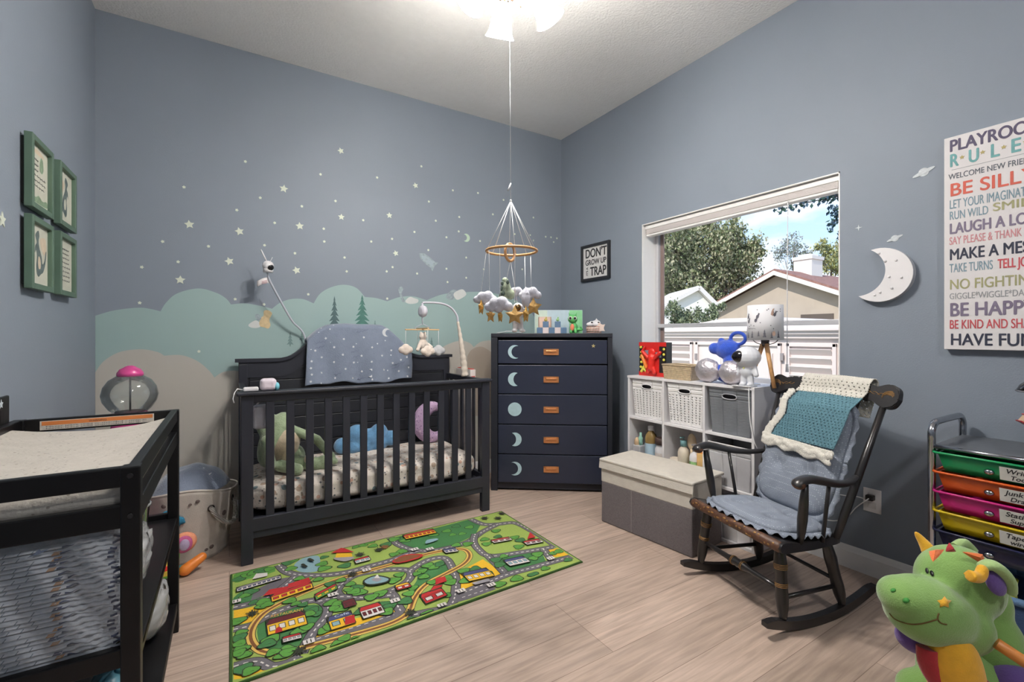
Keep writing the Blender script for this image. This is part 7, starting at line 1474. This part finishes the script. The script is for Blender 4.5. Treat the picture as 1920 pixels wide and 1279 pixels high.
# trees
def tree(name, label, px, py, t, blobs, cols, n, leaf, trunk, group=None, base_z=OZ, branch=True):
    c = R_(px, py, t); b0 = Vector((c.x, c.y, base_z)); tr = thing(name, label, 'tree', b0)
    q = MB(mat('bark_grey', srgb(120, 104, 92), .9, var=.2, scale=6)); top_ = R_(*blobs[0][:2], t)
    if branch:
        q.tube([tuple(v) for v in catmull([b0, b0+(top_-b0)*.5+Vector((.2, .1, 0)), top_], 5)], [trunk*(1-.7*k/10) for k in range(11)], 10)
        for (x, y, r, dd) in blobs:
            e_ = R_(x, y, t+dd); s_ = b0+(top_-b0)*rnd.uniform(.35, .7); q.tube([tuple(v) for v in catmull([s_, (s_+e_)/2+Vector((0, 0, .3)), e_], 4)], [trunk*.35*(1-.8*k/8) for k in range(9)], 7)
            for j in range(4): q.tube([e_*.6+s_*.4+Vector((0, 0, .1)), e_+Vector((rnd.uniform(-1, 1), rnd.uniform(-1, 1), rnd.uniform(-.6, 1)))*r/860*t*.8], [trunk*.10, trunk*.03], 5)
    q.build('trunk', tr, world=True) if branch else q.bm.free()
    q = MB(*[mat('leaf_%s_%d' % (name, i), srgb(*cc), .7, var=.15, scale=2) for i, cc in enumerate(cols)])
    tot = sum(b_[2]**2 for b_ in blobs)
    for (x, y, r, dd) in blobs:
        cc = R_(x, y, t+dd); R = r/860*t; cl = [Vector([rnd.gauss(0, 1) for _ in range(3)]).normalized()*R*rnd.uniform(.35, 1) for _ in range(max(6, int(r/2.2)))]
        for k in range(int(n*r*r/tot)):
            o_ = rnd.choice(cl)+Vector([rnd.gauss(0, 1) for _ in range(3)])*R*.17; p = cc+o_; s_ = leaf*rnd.uniform(.6, 1.4)
            M_ = Matrix.Translation(p) @ Euler([rnd.uniform(0, 6.28) for _ in range(3)]).to_matrix().to_4x4() @ Matrix.Scale(s_, 4); q.cur = rnd.randrange(len(cols))
            q.flat([(-.5, 0, 0), (0, -.28, .06), (.5, 0, 0), (0, .28, .06)], M_)
    o_ = q.build('foliage', tr, world=True, disp='raw'); return tr
G1 = [(126, 134, 92), (160, 160, 124), (104, 116, 78), (178, 172, 140)]
tree('oak_tree', 'big grey green oak filling the left half of the window view', 1330, 560, 26, [(1320, 485, 62, 0), (1268, 470, 52, -.5), (1375, 480, 52, .5), (1290, 540, 52, 0), (1350, 545, 56, .5), (1398, 510, 40, 0), (1300, 440, 46, 0), (1245, 520, 44, 0), (1412, 470, 26, .5), (1365, 440, 30, 0), (1235, 440, 34, 0)], G1, 38000, .18, .34)
tree('shrub_tree', 'leafy shrub below the oak beside the pale cottage', 1290, 600, 13, [(1262, 590, 24, 0), (1300, 592, 26, 0), (1340, 585, 20, 0), (1275, 604, 20, 0)], [(104, 116, 84), (150, 156, 120), (84, 96, 70)], 3200, .08, .06)
tree('bare_tree', 'thin sparse tree behind the white chimney', 1490, 500, 44, [(1488, 462, 26, 0), (1470, 480, 20, 0), (1510, 475, 18, 0), (1495, 490, 18, 0)], [(150, 150, 150), (130, 138, 120)], 1600, .20, .16)
tree('yellow_green_tree', 'yellow green tree at the right edge of the window view', 1560, 510, 46, [(1558, 495, 26, 0), (1575, 470, 24, 0), (1545, 465, 16, 0), (1590, 500, 28, 0)], [(160, 160, 96), (140, 150, 120), (180, 172, 120)], 5200, .24, .2)
t = thing('overhanging_tree', 'dark leafy branches of a near tree hanging into the top right of the window view', 'tree', (R_(1680, 600, 5).x, R_(1680, 600, 5).y, OZ))
q = MB(mat('bark_dark', srgb(70, 66, 62), .9)); q2 = MB(mat('leaf_dark', srgb(52, 84, 70), .6, var=.2), mat('leaf_dark2', srgb(66, 92, 110), .6, var=.2))
for pts in ([(1640, 330), (1590, 362), (1540, 374), (1500, 383), (1462, 391)], [(1640, 340), (1600, 380), (1572, 405), (1558, 425)], [(1630, 350), (1590, 372), (1556, 400)], [(1640, 350), (1600, 410), (1576, 440)], [(1600, 365), (1560, 366), (1545, 372)]):
    pl3 = catmull([R_(x, y, 5) for x, y in pts], 8); q.tube(pl3, [.010*(1-.8*k/len(pl3)) for k in range(len(pl3))], 6)
    for p in pl3[len(pl3)//3:]:
        for j in range(5): q2.cur = rnd.randrange(2); q2.flat([(-.5, 0, 0), (0, -.3, .06), (.5, 0, 0), (0, .3, .06)], Matrix.Translation(p+Vector([rnd.gauss(0, .028) for _ in range(3)])) @ Euler([rnd.uniform(0, 6.28) for _ in range(3)]).to_matrix().to_4x4() @ Matrix.Scale(.055, 4))
q.tube([tuple(v) for v in catmull([Vector((R_(1680, 600, 5).x, R_(1680, 600, 5).y, OZ)), R_(1690, 450, 5), R_(1650, 345, 5)], 6)], [.10-.005*k for k in range(13)], 10)
q.build('branch_wood', t, world=True); q2.build('branch_leaves', t, world=True, disp='raw')
